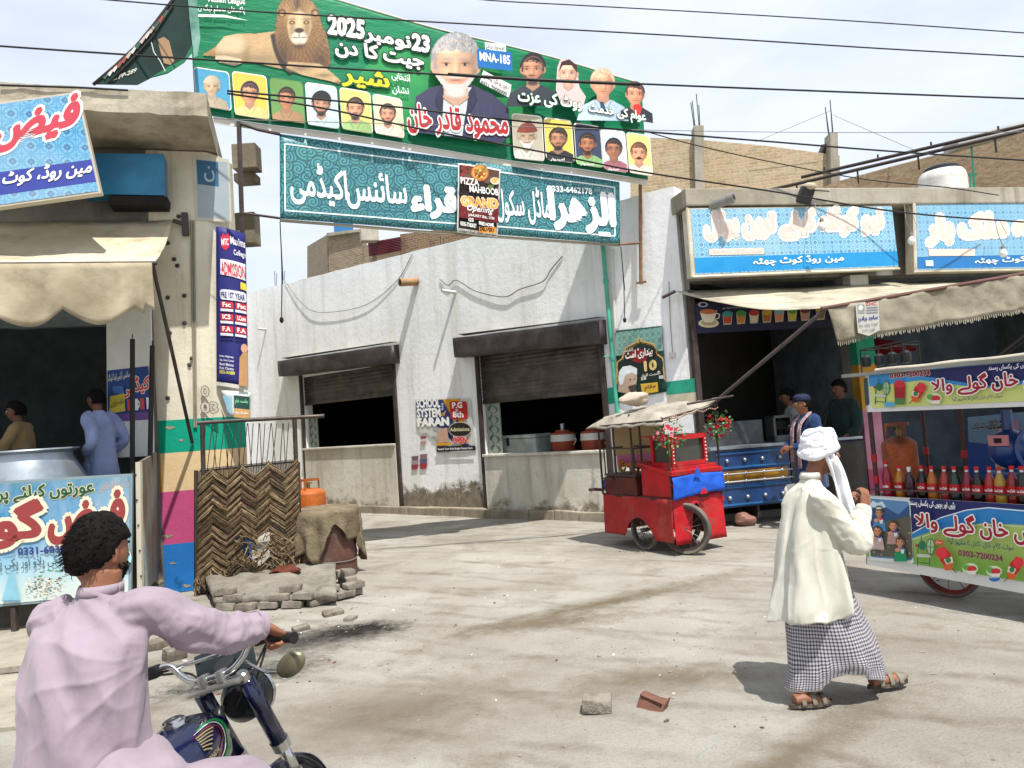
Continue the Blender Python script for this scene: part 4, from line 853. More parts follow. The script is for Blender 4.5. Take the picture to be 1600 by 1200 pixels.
# poles and arms that carry them
mb = MB(); a = aty(372, 190, 10.0); mb.box(a.lerp(aty(381, 400, 10.0), .5), (.05, .05, (a - aty(381, 400, 10)).length), (0, .02, 0)); mb.tube([aty(372, 192, 10), aty(404, 203, 9.95), aty(437, 210, GP.W(437, 210).y)], .022, 6); mb.tube([aty(380, 333, 10), aty(438, 341, GP.W(438, 341).y)], .018, 6)
tag(mb.build('banner_pole', RUST), 'rusty angle iron pole beside the round pillar carrying both banners', 'pole')
mb = MB(); a = CW.W(1005, 290, .1); mb.tube([a, CW.W(1006, 445, .1)], .03, 8); mb.tube([TP.W(970, 381), CW.W(1006, 381, .1)], .02, 6); mb.tube([CW.W(999, 443, .1), CW.W(1014, 441, .1)], .02, 6)
tag(mb.build('banner_post', mat('rusty_pipe', '#8a6a52', '#6a4c3a', bump=.1), smooth=True), 'rusty brown pipe bracket on the corner wall at the right end of the banners', 'pipe')
for x, y0, y1, Y, d in ((438, 345, 500, None, 'left'), (972, 385, 500, None, 'right')):
    p = TP.W(x, y0); q = aty(x + (2 if d == 'left' else 4), y1, p.y); mb = MB(); mb.tube(spline([p, p.lerp(q, .5) + V((.015, 0, 0)), q], 4), .008, 5); mb.tube([p, p.lerp(q, .6) + V((.03, 0, 0))], .005, 4)
    mb.ball(q, (.03, .03, .045), 8, 6); tag(mb.build('hanging_rope', WIRE, smooth=True), 'loose dark rope end hanging from the %s lower corner of the teal banner' % d, 'rope')
# ================================================================ left shop
LU = V((1, .30, 0)).normalized(); LI = V((-LU.y, LU.x, 0)); PB = aty(305, 922, 9.62); LA_ = V((PB.x, PB.y, 0)); LW = Plane(LA_, LI); lang = atan2(LU.y, LU.x)
def lw(px, py): return (LW.W(px, py) - LA_).dot(LU)
def lz(px, py): return LW.W(px, py).z
def LP(u, z, d=0.): return LA_ + LU * u - LI * d + V((0, 0, z))
ls = empty('left_shop', LA_, label='cream corner shop at the left with a striped pillar and concrete roof slab', cat='building')
LWM = wmat('cream_paint', '#d6d0bc', '#c6bea8', dirt='#8a7f68', dlo=.55, dhi=.8)
uL = lw(243, 900); zs_ = lz(200, 200)
# pillar: flat face, chamfer and rounded street corner, painted in bands
zt = 5.72
prof = [LP(uL, 0, -.22), LP(uL, 0, -.10), LP(uL + .12, 0, .0), LP(.30, 0, .0)]
q0 = LP(.30, 0, .0); q1 = aty(390, 790, 10.25); q1.z = 0
for k in range(1, 13):
    a = k / 12 * pi / 2; prof.append(V((q0.x + (q1.x - q0.x) * sin(a), q0.y + (q1.y - q0.y) * (1 - cos(a)), 0)))
prof.append(V((q1.x * (q1.y + 1.2) / q1.y - .08, q1.y + 1.2, 0)))
bz = [0, lz(290, 848), lz(290, 766), lz(290, 706), lz(290, 655), zt]
mb = MB(); BAND = [(0, 0, 0), (1, 1, 1), (3, 2, 2), (4, 4, 4), (5, 5, 5)]
for j in range(5):
    nz = 6 if j == 4 else 1
    for jj in range(nz):
        za, zb = lerp(bz[j], bz[j+1], jj / nz), lerp(bz[j], bz[j+1], (jj + 1) / nz)
        for i in range(len(prof) - 1):
            a, b_ = prof[i], prof[i+1]; mm = BAND[j][0 if i < 2 else 1 if i < 3 else 2]
            mb.add([a + V((0, 0, za)), b_ + V((0, 0, za)), b_ + V((0, 0, zb)), a + V((0, 0, zb))], [(0, 1, 2, 3)], mm)
def pm(n, c): return wmat('pillar_' + n, c, tuple(x * .88 for x in hx(c)), dirt='#a39a84', dlo=.62, dhi=.8, streak=0, bump=.25)
mb.build('pillar', [pm('blue', '#2a74bd'), pm('pink', '#c0527f'), pm('peach', '#dcbf92'), pm('orange', '#cc8f2a'), pm('green', '#14997c'), LWM], ls, smooth=True, merge=True)
# chipped paint and nail heads
for x, y, s_ in ((265, 668, 9), (284, 688, 6), (262, 838, 9), (270, 880, 6), (250, 908, 10), (292, 915, 8)):
    pr = Print(LW, .003); rr = random.Random(int(x)); pts = [(x + s_ * cos(k / 15 * 2 * pi) * rr.uniform(.4, 1.3), y + s_ * .3 * sin(k / 15 * 2 * pi) * rr.uniform(.4, 1.5)) for k in range(15)]; pr.poly(pts, mat('chip_mortar', '#9a917c', '#7f765f', scale=30)); pr.build('chipped_paint', ls)
for k, (x, y) in enumerate(((262, 380), (272, 405), (277, 415), (288, 462), (262, 465), (288, 505), (265, 520), (262, 622), (300, 560), (279, 338), (287, 340), (296, 570))):
    p = LW.W(x, y); mb = MB(); mb.lathe([(.0, .03), (.022, .025), (.03, 0)], p, 8, axis=-LI); o = mb.build('bolt_head', RUST, ls)
# upper wall in mottled dark grey, slab
uE = -7.2; mb = MB(); wallholes(mb, LP(uE, 0), LU, LI, uL + .1 - uE, zt, [(0.2, uL - uE + .0, .82, lz(120, 352))], .25); mb.build('wall', wmat('dark_grey_wall', '#7b776e', '#5c5a55', dirt='#3d4746'), ls)
sh = zt; sl_ = LW.W(130, 165).z
mb = MB(); fE = .62
A = LP(.62, 0, .30); 
def slabp(u_, d, z): return LP(u_, z, d)
mb.grid(lambda a, b: LP(lerp(uE, .52, a), lerp(zt + .02, zt + .30, b) + .02 * fbm((a * 9, b, 1), 2) - (.03 * fbm((a * 20, 0, 2), 2) if b == 0 else 0), .90 + .22 + .02 * fbm((a * 15, b * 2, 0), 2)), 60, 3)
mb.grid(lambda a, b: LP(lerp(uE, .52, a), zt + .02 + .02 * fbm((a * 9, 0, 1), 2) - .03 * fbm((a * 20, 0, 2), 2), lerp(.90 + .22 + .02 * fbm((a * 15, 0, 0), 2), -.1, b)), 60, 1)
mb.grid(lambda a, b: LP(lerp(uE, .52, a), zt + .30 + .02 * fbm((a * 9, 1, 1), 2), lerp(.90 + .22 + .02 * fbm((a * 15, 2, 0), 2), -3, b)), 60, 1)
mb.grid(lambda a, b: LP(.52, lerp(zt + .0, zt + .30, b), lerp(1.12, -3, a)), 1, 1); mb.build('roof_slab', wmat('slab_concrete', '#b5ad9b', '#9b9280', dirt='#6a6151', bump=.6), ls)
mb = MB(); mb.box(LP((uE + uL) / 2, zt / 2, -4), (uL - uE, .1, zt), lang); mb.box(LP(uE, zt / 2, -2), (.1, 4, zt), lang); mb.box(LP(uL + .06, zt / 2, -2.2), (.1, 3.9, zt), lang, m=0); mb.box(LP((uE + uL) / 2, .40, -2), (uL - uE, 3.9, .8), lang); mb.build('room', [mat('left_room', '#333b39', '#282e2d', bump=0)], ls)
# street side wall beyond the pillar
mb = MB(); e = prof[-1]; d_ = V((e.x / e.y - .03, 1, 0)); mb.prism([e, e + d_ * 8, e + d_ * 8 + V((-.3, 0, 0)), e + V((-.3, 0, 0))], V((0, 0, zt))); mb.build('side_wall', LWM, ls)
# balcony stubs seen behind the pole
for (x0, y0, x1, y1), y_ in (((381, 222, 403, 262), 12), ((383, 268, 402, 282), 12.2), ((383, 330, 401, 380), 12.4)):
    a, b_ = aty(x0, y1, y_), aty(x1, y0, y_); mb = MB(); mb.box((a + b_) / 2 + V((-.12, .15, 0)), (b_.x - a.x + .14, .3, b_.z - a.z), bev=.01); mb.build('ledge', wmat('ledge_concrete', '#8c8372', '#6c6353', dirt='#4b4336'), ls)
# faded painted panel on the pillar top
pr = Print(LW, .008); pr.poly([(301, 243), (358, 249), (362, 347), (306, 345)], '#b9b6a8'); pr.poly([(306, 249), (356, 254), (359, 342), (309, 340)], '#97a3a8'); pr.poly([(307, 250), (341, 254), (342, 292), (309, 288)], '#35607f'); pr.text('ن', 320, 284, 336, 285, 24, '#a8b8be', .01)
pr.build('faded_panel', ls)
pr = Print(Plane(LW.W(338, 610), V((-.08, -1, 0))), .11); 
pr.text('0', 322, 620, 333, 620, 16, '#c4bdac', .02, '#77705f', .05); pr.text('03', 322, 645, 347, 645, 16, '#c4bdac', .02, '#77705f', .05); pr.build('painted_number', ls)
# downpipe conduits on the pillar
for x0, x1, y1 in ((299, 304, 668), (303, 307, 668)):
    mb = MB(); mb.tube([LW.W(x0, 345, .02), LW.W(x1, y1, .02)], .012, 6); tag(mb.build('thin_conduit', mat('conduit_grey', '#8f8775'), smooth=True), 'thin vertical conduits on the flat face of the left pillar', 'conduit', 'pillar conduits')
# ---- tall blue college poster wrapped on the round corner
PC = Plane(aty(361, 480, 9.72), V((.30, -1, 0)), lambda q: 0)
cvx = aty(361, 480, 9.72).x
pq = ((338, 355), (383, 364), (388, 606), (338, 598))
cp = empty('college_poster', PC.W(361, 600), label='tall navy blue college admission poster wrapped round the pillar corner', cat='poster')
PC.wave = lambda q: .06 - ((q.x - cvx + .02) / .2) ** 2 * .10
sheet(PC, pq, ink('#28296e'), 'paper', cp, 10, 24, .003)
pr = Print(PC, .004); pr.poly([(338, 596), (388, 604), (388, 610), (338, 602)], '#ccc8bd'); R1 = '#c52f3f'
pr.poly([(345, 372), (350, 366), (353, 370), (357, 366), (360, 374), (358, 388), (353, 393), (347, 388)], R1); pr.text('MTC', 347, 385, 358, 385, 10, '#e6e2ea', .03)
pr.text('Maxims', 361, 383, 383, 386, 12, '#e8e6ee', .02); pr.text('College', 366, 402, 384, 404, 11, '#e8e6ee', .02)
pr.poly([(345, 406), (383, 412), (384, 438), (345, 430)], '#e9e6e4'); pr.text('ADMISSION', 347, 430, 384, 436, 20, R1, .02)
pr.poly([(376, 441), (384, 443), (385, 454), (376, 452)], '#d9c63c'); pr.rrect(344, 453, 384, 469, '#dcdde6', 4, .1); pr.text('PRE 1ST YEAR', 346, 466, 383, 470, 9, '#2a2b60', .02)
for k in range(3):
    y = 472 + k * 19
    for j, st in enumerate((('Fsc', 'Fsc'), ('ICS', 'I.Com'), ('F.A', 'F.A'))[k]):
        x = 345 + j * 23; pr.quad(x, y + j * 2, min(x + 20, 385), y + 10 + j * 2, R1, .09); pr.quad(x, y + 11 + j * 2, min(x + 20, 385), y + 15 + j * 2, '#dad7de', .09); pr.text(st, x + 4, y + 8.5 + j * 2, min(x + 16, 384), y + 9.5 + j * 2, 7, W_, .03)
for k, st in enumerate(('Indus Highway', 'Opp. Union Council', 'Basti Malana', 'Kot Chutta')): pr.text(st, 344, 559 + k * 6, 366, 562 + k * 6, 4, '#d8d6de', .02)
pr.text('0333-1410889', 344, 584, 368, 587, 5, '#d6d050', .03); pr.poly([(375, 560), (382, 548), (387, 552), (388, 605), (374, 603)], '#b58a5c'); pr.ell(382, 545, 5, 7, '#c99a78')
pr.build('artwork', cp)
pq2 = ((346, 610), (392, 613), (391, 655), (356, 650)); tp = empty('torn_poster', PC.W(370, 650), label='small torn bill with green and tan blocks pasted below the navy poster', cat='poster')
sheet(PC, pq2, ink('#c9cdc8'), 'paper', tp, 6, 6, .003); pr = Print(PC, .004); pr.poly([(348, 618), (363, 620), (364, 648), (357, 644)], '#8ab6c6'); pr.poly([(366, 618), (390, 620), (390, 640), (366, 638)], '#23473f'); pr.poly([(366, 638), (390, 640), (390, 654), (366, 652)], '#c0955e'); pr.text('جلسہ عام', 368, 632, 388, 633, 9, '#7fd0a0', .02); pr.text('بمقام کوٹ چھٹہ', 368, 648, 388, 649, 6, '#f0ece2', .02); pr.build('artwork', tp)
# ---- crooked blue sign of the food shop
SP = Plane(LW.p - LI * 0 + (-LI) * 1.22, LI); sq = ((-90, 172), (122, 143), (158, 301), (-70, 333))
sg = empty('shop_sign', SP.W(60, 320), label='crooked blue tile patterned shop sign with big red lettering at the top left', cat='sign')
TL, TR, BR, BL = [SP.W(*q) for q in sq]
mb = MB(); mb.prism([TL, TR, BR, BL], LI * .12); mb.build('sign_box', ink('#b9b3a2'), sg)
pr = Print(SP, .004); pr.poly([fr(sq, *q) for q in ((.01, .02), (.985, .02), (.985, .98), (.01, .98))], lattice('sign_lattice_left', LU, '#5fa6c6', '#2f7fae', '#1c4a78', 5.6))
pr.poly([fr(sq, *q) for q in ((.01, .67), (.985, .67), (.985, .89), (.01, .89))], '#3a4597')
pr.text('فیض', -12, 240, 116, 208, 62, '#c24352', .05, '#e7e2da', .07, lean=-.2); pr.text('مین روڈ، کوٹ چھٹہ', -52, 303, 141, 277, 30, '#e9e6da', .03, lean=-.2); pr.build('lettering', sg)
# small plain blue light box
q = [LW.W(x, y, .35) for x, y in ((140, 255), (262, 256), (263, 318), (140, 316))]; mb = MB(); mb.prism(q, LI * .3); tag(mb.build('light_box', mat('blue_panel', '#367fa8', '#2b6c94', rough=.4, scale=2, bump=0)), 'plain sky blue box sign on the shaded wall above the left awning', 'sign')
mb = MB(); q = [LW.W(x, y, .35) for x, y in ((180, 319), (268, 320), (266, 333), (180, 333))]; mb.prism(q, LI * .3); tag(mb.build('shelf_board', DARK), 'dark board under the plain sky blue box', 'board')
# ---- canvas awning
CANV = mat('canvas_cream', '#d3c8ae', '#bfb398', rough=.9, scale=1.2, bump=.25, bs=5, dirt='#83755c', dscale=1.5, trans=.12, bd=.04)
aw = empty('left_awning', LP(-1.5, 3.9, 1.2), label='cream canvas awning with scalloped flap over the left food shop', cat='awning')
yb = 9.42; TLb, TRb = LW.W(-260, 352, .05), LW.W(272, 348, .1); FR = aty(238, 411, 8.15); FL = FR + (TLb - TRb) * 1.0; FL = V((TLb.x + (FR.x - TRb.x), TLb.y + (FR.y - TRb.y), FR.z - .0))
def aws(a, b):
    p = TLb.lerp(TRb, a).lerp(FL.lerp(FR, a), b); return p + V((0, 0, -.10 * sin(b * pi) + .03 * fbm((a * 7, b * 2, 0), 1.2)))
mb = MB(); mb.grid(aws, 60, 10); mb.build('canvas', CANV, aw, smooth='full', solid=.006)
ns_ = 5.25
def flap(a, b):
    p = FL.lerp(FR, a); ph = abs(sin((a * ns_ + .02) * pi)); L_ = .50 + .17 * ph; return p - LI * (.02 + .05 * b * sin(a * 41 + 2 * b) + .04 * b * fbm((a * 9, b, 3), 1)) + V((0, 0, -L_ * b + (.10 * b if a > .97 else 0)))
mb = MB(); mb.grid(flap, 190, 10); mb.build('scalloped_flap', mat('canvas_flap', '#b8ac92', '#a0937a', rough=.95, scale=1.8, bump=.3, bs=7, dirt='#8d8068', dscale=2.4, trans=.2, bd=.03), aw, smooth='full', solid=.005)
mb = MB(); mb.tube([FL, FR + (FR - FL).normalized() * .05], .022, 8); mb.build('front_rail', RUST, aw, smooth=True)
mb = MB(); mb.tube([FR, LW.W(301, 692, .03)], .022, 8); mb.build('strut', RUST, aw, smooth=True)
mb = MB(); c = LW.W(290, 352, .05); mb.tube([TRb, c], .03, 8); mb.box(c, (.08, .08, .3), lang, bev=.01); mb.build('bracket', RUST, aw)
# ---- cooking platform, board and pans
mb = MB(); Bq = Plane(aty(100, 850, 7.9), V((-LU.y * .55, LU.x * .55 + .45, 0))); bu = V((-Bq.n.y, Bq.n.x, 0)); 
def BP(px, py, d=0): return Bq.W(px, py, d)
a, b_ = BP(-260, 960), BP(207, 935); a.z = b_.z = 0
mb.prism([V((a.x, a.y + .25, .0)), V((b_.x - .1, b_.y + .25, 0)), LP(uL - .35, 0, .02), LP(uE, 0, .02)], V((0, 0, .84))); tag(mb.build('cooking_platform', wmat('sooty_block', '#5c5750', '#45423d', dirt='#2e2b27')), 'sooty masonry cooking platform behind the painted food board', 'platform')
fb = empty('food_board', V((b_.x, b_.y, 0)), label='large blue and white painted food shop board standing in front of the left shop', cat='sign board')
bq = ((-230, 765), (207, 740), (205, 930), (-230, 968)); mb = MB(); mb.prism([BP(*q) for q in bq], -Bq.n * .04); mb.build('board', ink('#7e8f93'), fb)
mb = MB()
for px in (-200, 20, 200): p = BP(px, 935 if px > 100 else 950, -.03); mb.box(V((p.x, p.y, p.z / 2)), (.05, .05, p.z))
mb.build('leg', RUST, fb)
def boardmat():
    m, t, b, vec = base_mat('board_paint'); s = node(t, 'SeparateXYZ'); t.links.new(vec, s.inputs[0]); z = mth(t, 'ADD', s.outputs[2], mth(t, 'MULTIPLY', noise_(t, vec, 1.3, 4, lo=0, hi=1), .5))
    r = node(t, 'ValToRGB'); r.color_ramp.elements[0].position = .12; r.color_ramp.elements[0].color = hx('#c9c9b8') + (1,); r.color_ramp.elements[1].position = .98; r.color_ramp.elements[1].color = hx('#2a6f8c') + (1,)
    for p, c in ((.35, '#b6c6c2'), (.52, '#7fb2c6'), (.66, '#2c7fae'), (.84, '#2278a2')): e = r.color_ramp.elements.new(p); e.color = hx(c) + (1,)
    t.links.new(mth(t, 'MULTIPLY', z, .52), r.inputs[0]); col = mixc(t, noise_(t, vec, 3, 6, st=(1, 1, .4)), r.outputs[0], mixc(t, .25, r.outputs[0], hx('#e8e8dc'))); t.links.new(col, b.inputs['Base Color']); b.inputs['Roughness'].default_value = .6; return m
pr = Print(Bq, .003); pr.poly([fr(bq, *q) for q in ((.005, .02), (.99, .02), (.99, .98), (.005, .98))], boardmat())
pr.text('با احتیاطِ خاص', 156, 770, 202, 765, 18, '#b89a86', .01); pr.text('عورتوں کیلئے پردے کا', -60, 793, 148, 776, 26, '#1f4f38', .03, '#c9c29a', .05)
pr.text('فیض', 78, 850, 194, 832, 66, '#8e3a38', .05, '#d9d0b8', .09, lean=-.0); pr.text('گولڈن', -130, 862, 70, 852, 72, '#8e3a38', .05, '#d9d0b8', .09)
pr.text('0331-6030', 30, 867, 104, 862, 11, '#2b3a74', .03); pr.text('جمشید', 6, 868, 26, 866, 9, '#4b5a84', .01); pr.text('6', -4, 870, 2, 870, 10, '#2b3a74', .03); pr.text('دیگی پلاؤ اور پکی پکائی دیگیں', -60, 895, 104, 885, 20, '#3f5a66', .01)
for k in range(9): y = 880 + k * 5.5; w_ = 2 + k * 1.6; pr.line([(20 - w_, y + 14), (20 + w_, y + 14)], 1.2, '#4a9cc0', up=k == 0)
pr.line([(20, 905), (20, 885)], 1.5, '#3a8cb4'); pr.poly([(20, 885), (5, 937), (35, 937)], mat('spire', '#7fb4c4', bump=0)); rr = random.Random(11)
for k in range(110):
    x, y = rr.gauss(72, 17), rr.gauss(912, 9)
    if 38 < x < 105 and 892 < y < 932: pr.ell(x, y, rr.uniform(1, 3), rr.uniform(.6, 1.6), rr.choice(('#6a5038', '#e0dac8', '#a58a66', '#d6cfbc', '#c8bfa6', '#4a3828')), 6, up=k % 10 == 0)
for x, y in ((68, 893), (80, 890), (92, 891), (66, 899)): pr.ell(x, y, 3.4, 1.5, '#3f8f62', 7)
pr.ell(199, 870, 9, 13, '#bfe0ea', 14); pr.ell(199, 870, 6, 9, '#7fc0d8', 14); pr.build('lettering', fb)
ALU = mat('aluminium', '#a7aeb4', '#8f979e', rough=.38, metal=.75, scale=3, bump=.05)
def pot(name, c, R_, H_, lbl):
    t = empty(name, c, label=lbl, cat='cooking pot'); mb = MB(); mb.lathe([(0, 0), (R_ * .85, 0), (R_ * 1.02, H_ * .3), (R_ * 1.0, H_ * .6), (R_ * .72, H_ * .92), (R_ * .70, H_ * .97), (R_ * .82, H_ * 1.0), (R_ * .81, H_ * 1.015), (R_ * .66, H_ * .98), (R_ * .66, H_ * .9), (R_ * .9, H_ * .5), (0, H_ * .1)], c, 40); mb.build('pot_body', ALU, t, smooth=True)
    mb = MB(); c2 = V(c) + V((R_ * .95, -.05, H_ * .62)); mb.tube(spline([c2 + V((-.05, -.1, 0)), c2 + V((.07, -.08, .02)), c2 + V((.07, .08, .02)), c2 + V((-.05, .1, 0))], 5), .012, 6); mb.build('handle', RUST, t, smooth=True); return t
cp_ = aty(42, 745, 8.45); pot('cauldron', V((cp_.x, 8.5, .86)), .62, 1.05, 'huge aluminium cauldron behind the blue food board')
# ---- standing white panel, poles, painted plank in the entrance
XP = Plane(aty(200, 600, 9.35), V((.12, 1, 0))); xq = ((166, 492), (235, 477), (240, 712), (168, 716)); mb = MB(); mb.prism([XP.W(*q) for q in xq], V((0, .03, 0)))
wp = empty('leaning_board', XP.W(200, 715), label='tall white panel with a blue academy bill leaning inside the left shop entrance', cat='panel'); mb.build('board', ink('#cfcfc8'), wp)
pr = Print(XP, .004); pr.poly([(168, 579), (232, 572), (238, 655), (169, 660)], '#1e3f7c'); pr.poly([(169, 648), (237, 643), (238, 655), (169, 660)], '#6a4a84'); pr.text('سائنس آرٹس اینڈ لینگ', 170, 598, 204, 591, 13, '#d9e0c8', .01); pr.text('اکیڈمی', 192, 622, 237, 612, 28, '#c8483c', .03, '#e8dcd4', .05)
pr.poly([(173, 619), (195, 615), (197, 642), (172, 647)], '#c9b843'); pr.text('داخلہ جاری ہے', 174, 638, 195, 634, 13, '#2c2a20', .01); pr.rrect(177, 603, 194, 615, '#3f6aa4', 2); pr.ell(216, 632, 4, 7, W_, 12); pr.text('1st', 213, 634, 219, 633, 5, '#1e3f7c', .04)
for k in range(4): pr.quad(200 + k * 10, 624 - k, 207 + k * 10, 642 - k, ('#b8484a', '#d8dce0', '#b8484a', '#d8dce0')[k])
pr.build('bill', wp)
mb = MB(); 
for x, y0, y1, Y, l in ((206, 530, 750, 8.9, 'left'), (237, 540, 720, 9.0, 'right')):
    a, b_ = aty(x + 1, y0, Y), aty(x - 3 if l == 'left' else x - 10, y1, Y - .2); mb = MB(); mb.tube([V((b_.x, b_.y, .84)), a], .028, 6); mb.tube([a, a + V((0, 0, .06))], .006, 5); tag(mb.build('upright_pole', mat('dark_pole', '#2a2725')), '%s of two dark upright poles in front of the white panel' % l, 'pole')
pk = empty('painted_plank', aty(232, 915, 8.9), label='weathered painted plank door standing edge on between food board and striped pillar', cat='plank')
p0, p1, p2, p3 = aty(215, 722, 8.1), aty(241, 707, 9.35), aty(242, 905, 9.35), aty(226, 918, 8.1); mb = MB(); mb.prism([p0, p1, p2, p3], V((.04, -.01, 0)))
mb.build('board', mat('faded_mural', '#7d8078', '#6e5a48', scale=3.5, dirt='#4f6a76', dscale=3, st=(1, 1, .5)), pk)
mb = MB(); mb.box(p0.lerp(p3, .5) + V((.0, -.03, 0)), (.05, .05, (p0 - p3).length), (0, .03, 0)); mb.build('edge_strip', ink('#b9b2a0'), pk)
for k in range(5): mb = MB(); mb.ball(p0.lerp(p3, .1 + .2 * k) + V((.0, -.06, 0)), .012, 6, 4); mb.build('rivet', RUST, pk)
# ================================================================ right shop signs
RS = Plane(RA - RI * .45, RI); BLUEB = mat('sign_blue', '#1f86c2', '#2a8fc8', rough=.45, bump=0)
def blue_sign(q, name, lbl, band, base, bandc):
    t = empty(name, RS.W(*q[3]), label=lbl, cat='sign'); mb = MB(); mb.prism([RS.W(*p) for p in q], RI * .22); mb.build('sign_box', mat('sign_frame_cream', '#cdc6b4', '#b5ad98', bump=.1), t)
    pr = Print(RS, .004); i = lambda a, b: fr(q, a, b)
    pr.poly([i(.012, .02), i(1, .02), i(1, .97), i(.012, .97)], lattice('sign_lattice_' + base[1:], RU, base, '#2f86b2', '#1f5f96', 6.4)); pr.poly([i(.012, band), i(1, band), i(1, .955), i(.012, .955)], bandc); return t, pr
q = ((1075, 325), (1393, 321), (1404, 419), (1083, 432)); t, pr = blue_sign(q, 'hotel_sign', 'left blue shop sign with faded cream lettering and a plain blue lower band', .73, '#8fc4d8', BLUEB)
mb = MB(); mb.tube([RS.W(1073, 325, .01), RS.W(1081, 433, .01)], .022, 6); mb.tube([RS.W(1081, 433, .01), RS.W(1405, 420, .01)], .018, 6); mb.build('edge_hem', MATS['sign_frame_cream'], t)
FC = '#dccabf'
pr.text('نیو کوئٹہ کیفے ترین ہوٹل', 1103, 376, 1379, 366, 44, FC, .06, '#e6dcd2', .11); pr.quad(1107, 389, 1193, 399, FC, -.02); pr.text('پروپرائٹر محمد', 1112, 397, 1188, 396, 7, '#cdbfb6')
pr.text('مین روڈ کوٹ چھٹہ', 1177, 417, 1318, 411, 15, '#e8ece8', .025); pr.build('lettering', t)
q = ((1428, 318), (1700, 312), (1712, 420), (1430, 425)); t, pr = blue_sign(q, 'milk_bar_sign', 'second blue sign at the right edge with a faded milk bar name', .78, '#7db4cc', '#2a72b0')
mb = MB(); mb.tube([RS.W(1427, 318, .01), RS.W(1429, 426, .01)], .025, 6); mb.build('edge_hem', MATS['sign_frame_cream'], t)
pr.text('کوئٹہ ملک بار', 1450, 382, 1668, 372, 44, FC, .06, '#e6dcd2', .10); pr.quad(1450, 389, 1522, 400, FC, .0); pr.text('مین روڈ کوٹ چھٹہ', 1523, 415, 1668, 408, 13, '#e8ece8', .02); pr.quad(1445, 407, 1457, 416, '#cfd8dc', 0); pr.build('lettering', t)
# bulbs, floodlight, pipe end on the sign
BULB = mat('white_bulb', '#dedcd6', rough=.25, bump=0)
for i, (x, y, ty, d) in enumerate(((1264, 362, 322, .35), (1404, 382, 325, .3), (1541, 402, 345, .35))):
    c = RS.W(x, y, d); t = empty('light_bulb', c, label=('unlit white bulb hanging in front of the middle of the left blue sign', 'unlit white bulb hanging in the gap between the two blue signs', 'unlit white bulb hanging in front of the right blue sign')[i], cat='bulb', group='bulbs hanging by the blue signs')
    mb = MB(); mb.lathe([(0, -.085), (.045, -.07), (.062, -.03), (.055, .01), (.034, .04), (.03, .06)], c, 14); mb.build('glass_globe', BULB, t, smooth=True)
    mb = MB(); mb.lathe([(.03, .055), (.032, .10), (.018, .12), (0, .125)], c, 10); mb.build('socket', WIREG, t, smooth=True)
    mb = MB(); mb.tube(spline([c + V((0, 0, .12)), RS.W(x - 8, lerp(y, ty, .5), d), RS.W(x - 3, ty, d * .6)], 5), .006, 5); mb.tube(spline([c + V((0, 0, .12)), RS.W(x + 7, lerp(y, ty, .4), d), RS.W(x + 2, ty, d * .6)], 5), .004, 5); mb.build('flex', WIREG, t)
t = empty('floodlight', RS.W(1249, 316, .1), label='small dark floodlight with a pale hood on top of the left blue sign', cat='lamp'); c = RS.W(1250, 310, .15)
mb = MB(); mb.box(c, (.22, .12, .26), (.3, .3, .2), bev=.02); mb.build('lamp_body', mat('lamp_black', '#2e2c2c', rough=.4), t); mb = MB(); mb.ball(c + V((.06, -.03, .13)), (.12, .09, .07), 12, 8); mb.build('hood', mat('pale_hood', '#b5a68e'), t, smooth=True)
mb = MB(); mb.tube([c, RS.W(1268, 322, .0)], .012, 5); mb.tube([RS.W(1262, 300, .1), RS.W(1290, 302, .1)], .012, 5); mb.build('bracket', RUST, t)
c = RS.W(1128, 318, .2); mb = MB(); mb.lathe([(.075, -.3), (.075, .0), (.085, .01), (.085, .10), (.06, .1), (.055, .0), (0, -.02)], c, 18, axis=(.75, -.6, .1)); tag(mb.build('pipe_end', mat('zinc_pipe', '#8e8c86', rough=.4, metal=.4), smooth=True), 'short grey pipe end sticking up behind the left blue sign', 'pipe')
# socket on the corner wall
c = CW.W(1052, 555, .04); t = empty('wall_socket', c, label='small white socket box hanging on its cable on the corner wall', cat='socket'); mb = MB(); mb.box(c, (.09, .06, .09), ang, bev=.01); mb.build('socket_box', ink('#c9c7c0'), t); mb = MB(); mb.tube([CW.W(1046, 440, .02), CW.W(1048, 500, .02), CW.W(1052, 550, .03)], .006, 5); mb.build('flex', WIREG, t)
# bits of white paint lit on wall
# ---- right awning
ra = empty('right_awning', RP(2.5, 3.7, 1), label='grey canvas awning with fringed flap and printed label over the right shops', cat='awning')
BL0, BR0 = RP(-.25, 3.80, .03), RP(9.3, 3.80, .03); FA, FB = aty(1292, 481, 10.75), aty(1290, 480, 10.75); fa = FA; fb_ = aty(1600, 428, 10.55); fdir = fb_ - fa; FEND = fa + fdir * 2.0
CANV2 = mat('canvas_grey', '#beb6a2', '#a8a08b', rough=.95, scale=1.1, bump=.3, bs=4, dirt='#787260', dscale=1.6, trans=.12, bd=.04)
def raw(a, b):
    back = BL0.lerp(BR0, a); front = fa + fdir * (2.0 * max(0, (a - 0))); p = back.lerp(front, b); return p + V((0, 0, -.14 * sin(b * pi) * (1 - a * .5) + .03 * fbm((a * 6, b * 2, 8), 1.3)))
mb = MB(); mb.grid(raw, 60, 12); mb.build('canvas', CANV2, ra, smooth='full', solid=.006)
def flp(a, b):
    p = fa + fdir * 2 * a; L_ = .50 + .03 * fbm((a * 8, 0, 0), 2); return p + V((.10 * b * (1 - a * 6 if a < .16 else 0), 0, 0)) - V((0, 1, 0)) * (.015 + .035 * fbm((a * 10, b * .8, 2), 2) + .02 * b * sin(a * 60)) + V((0, 0, -L_ * b + .01 * sin(a * 50) * (1 - b)))
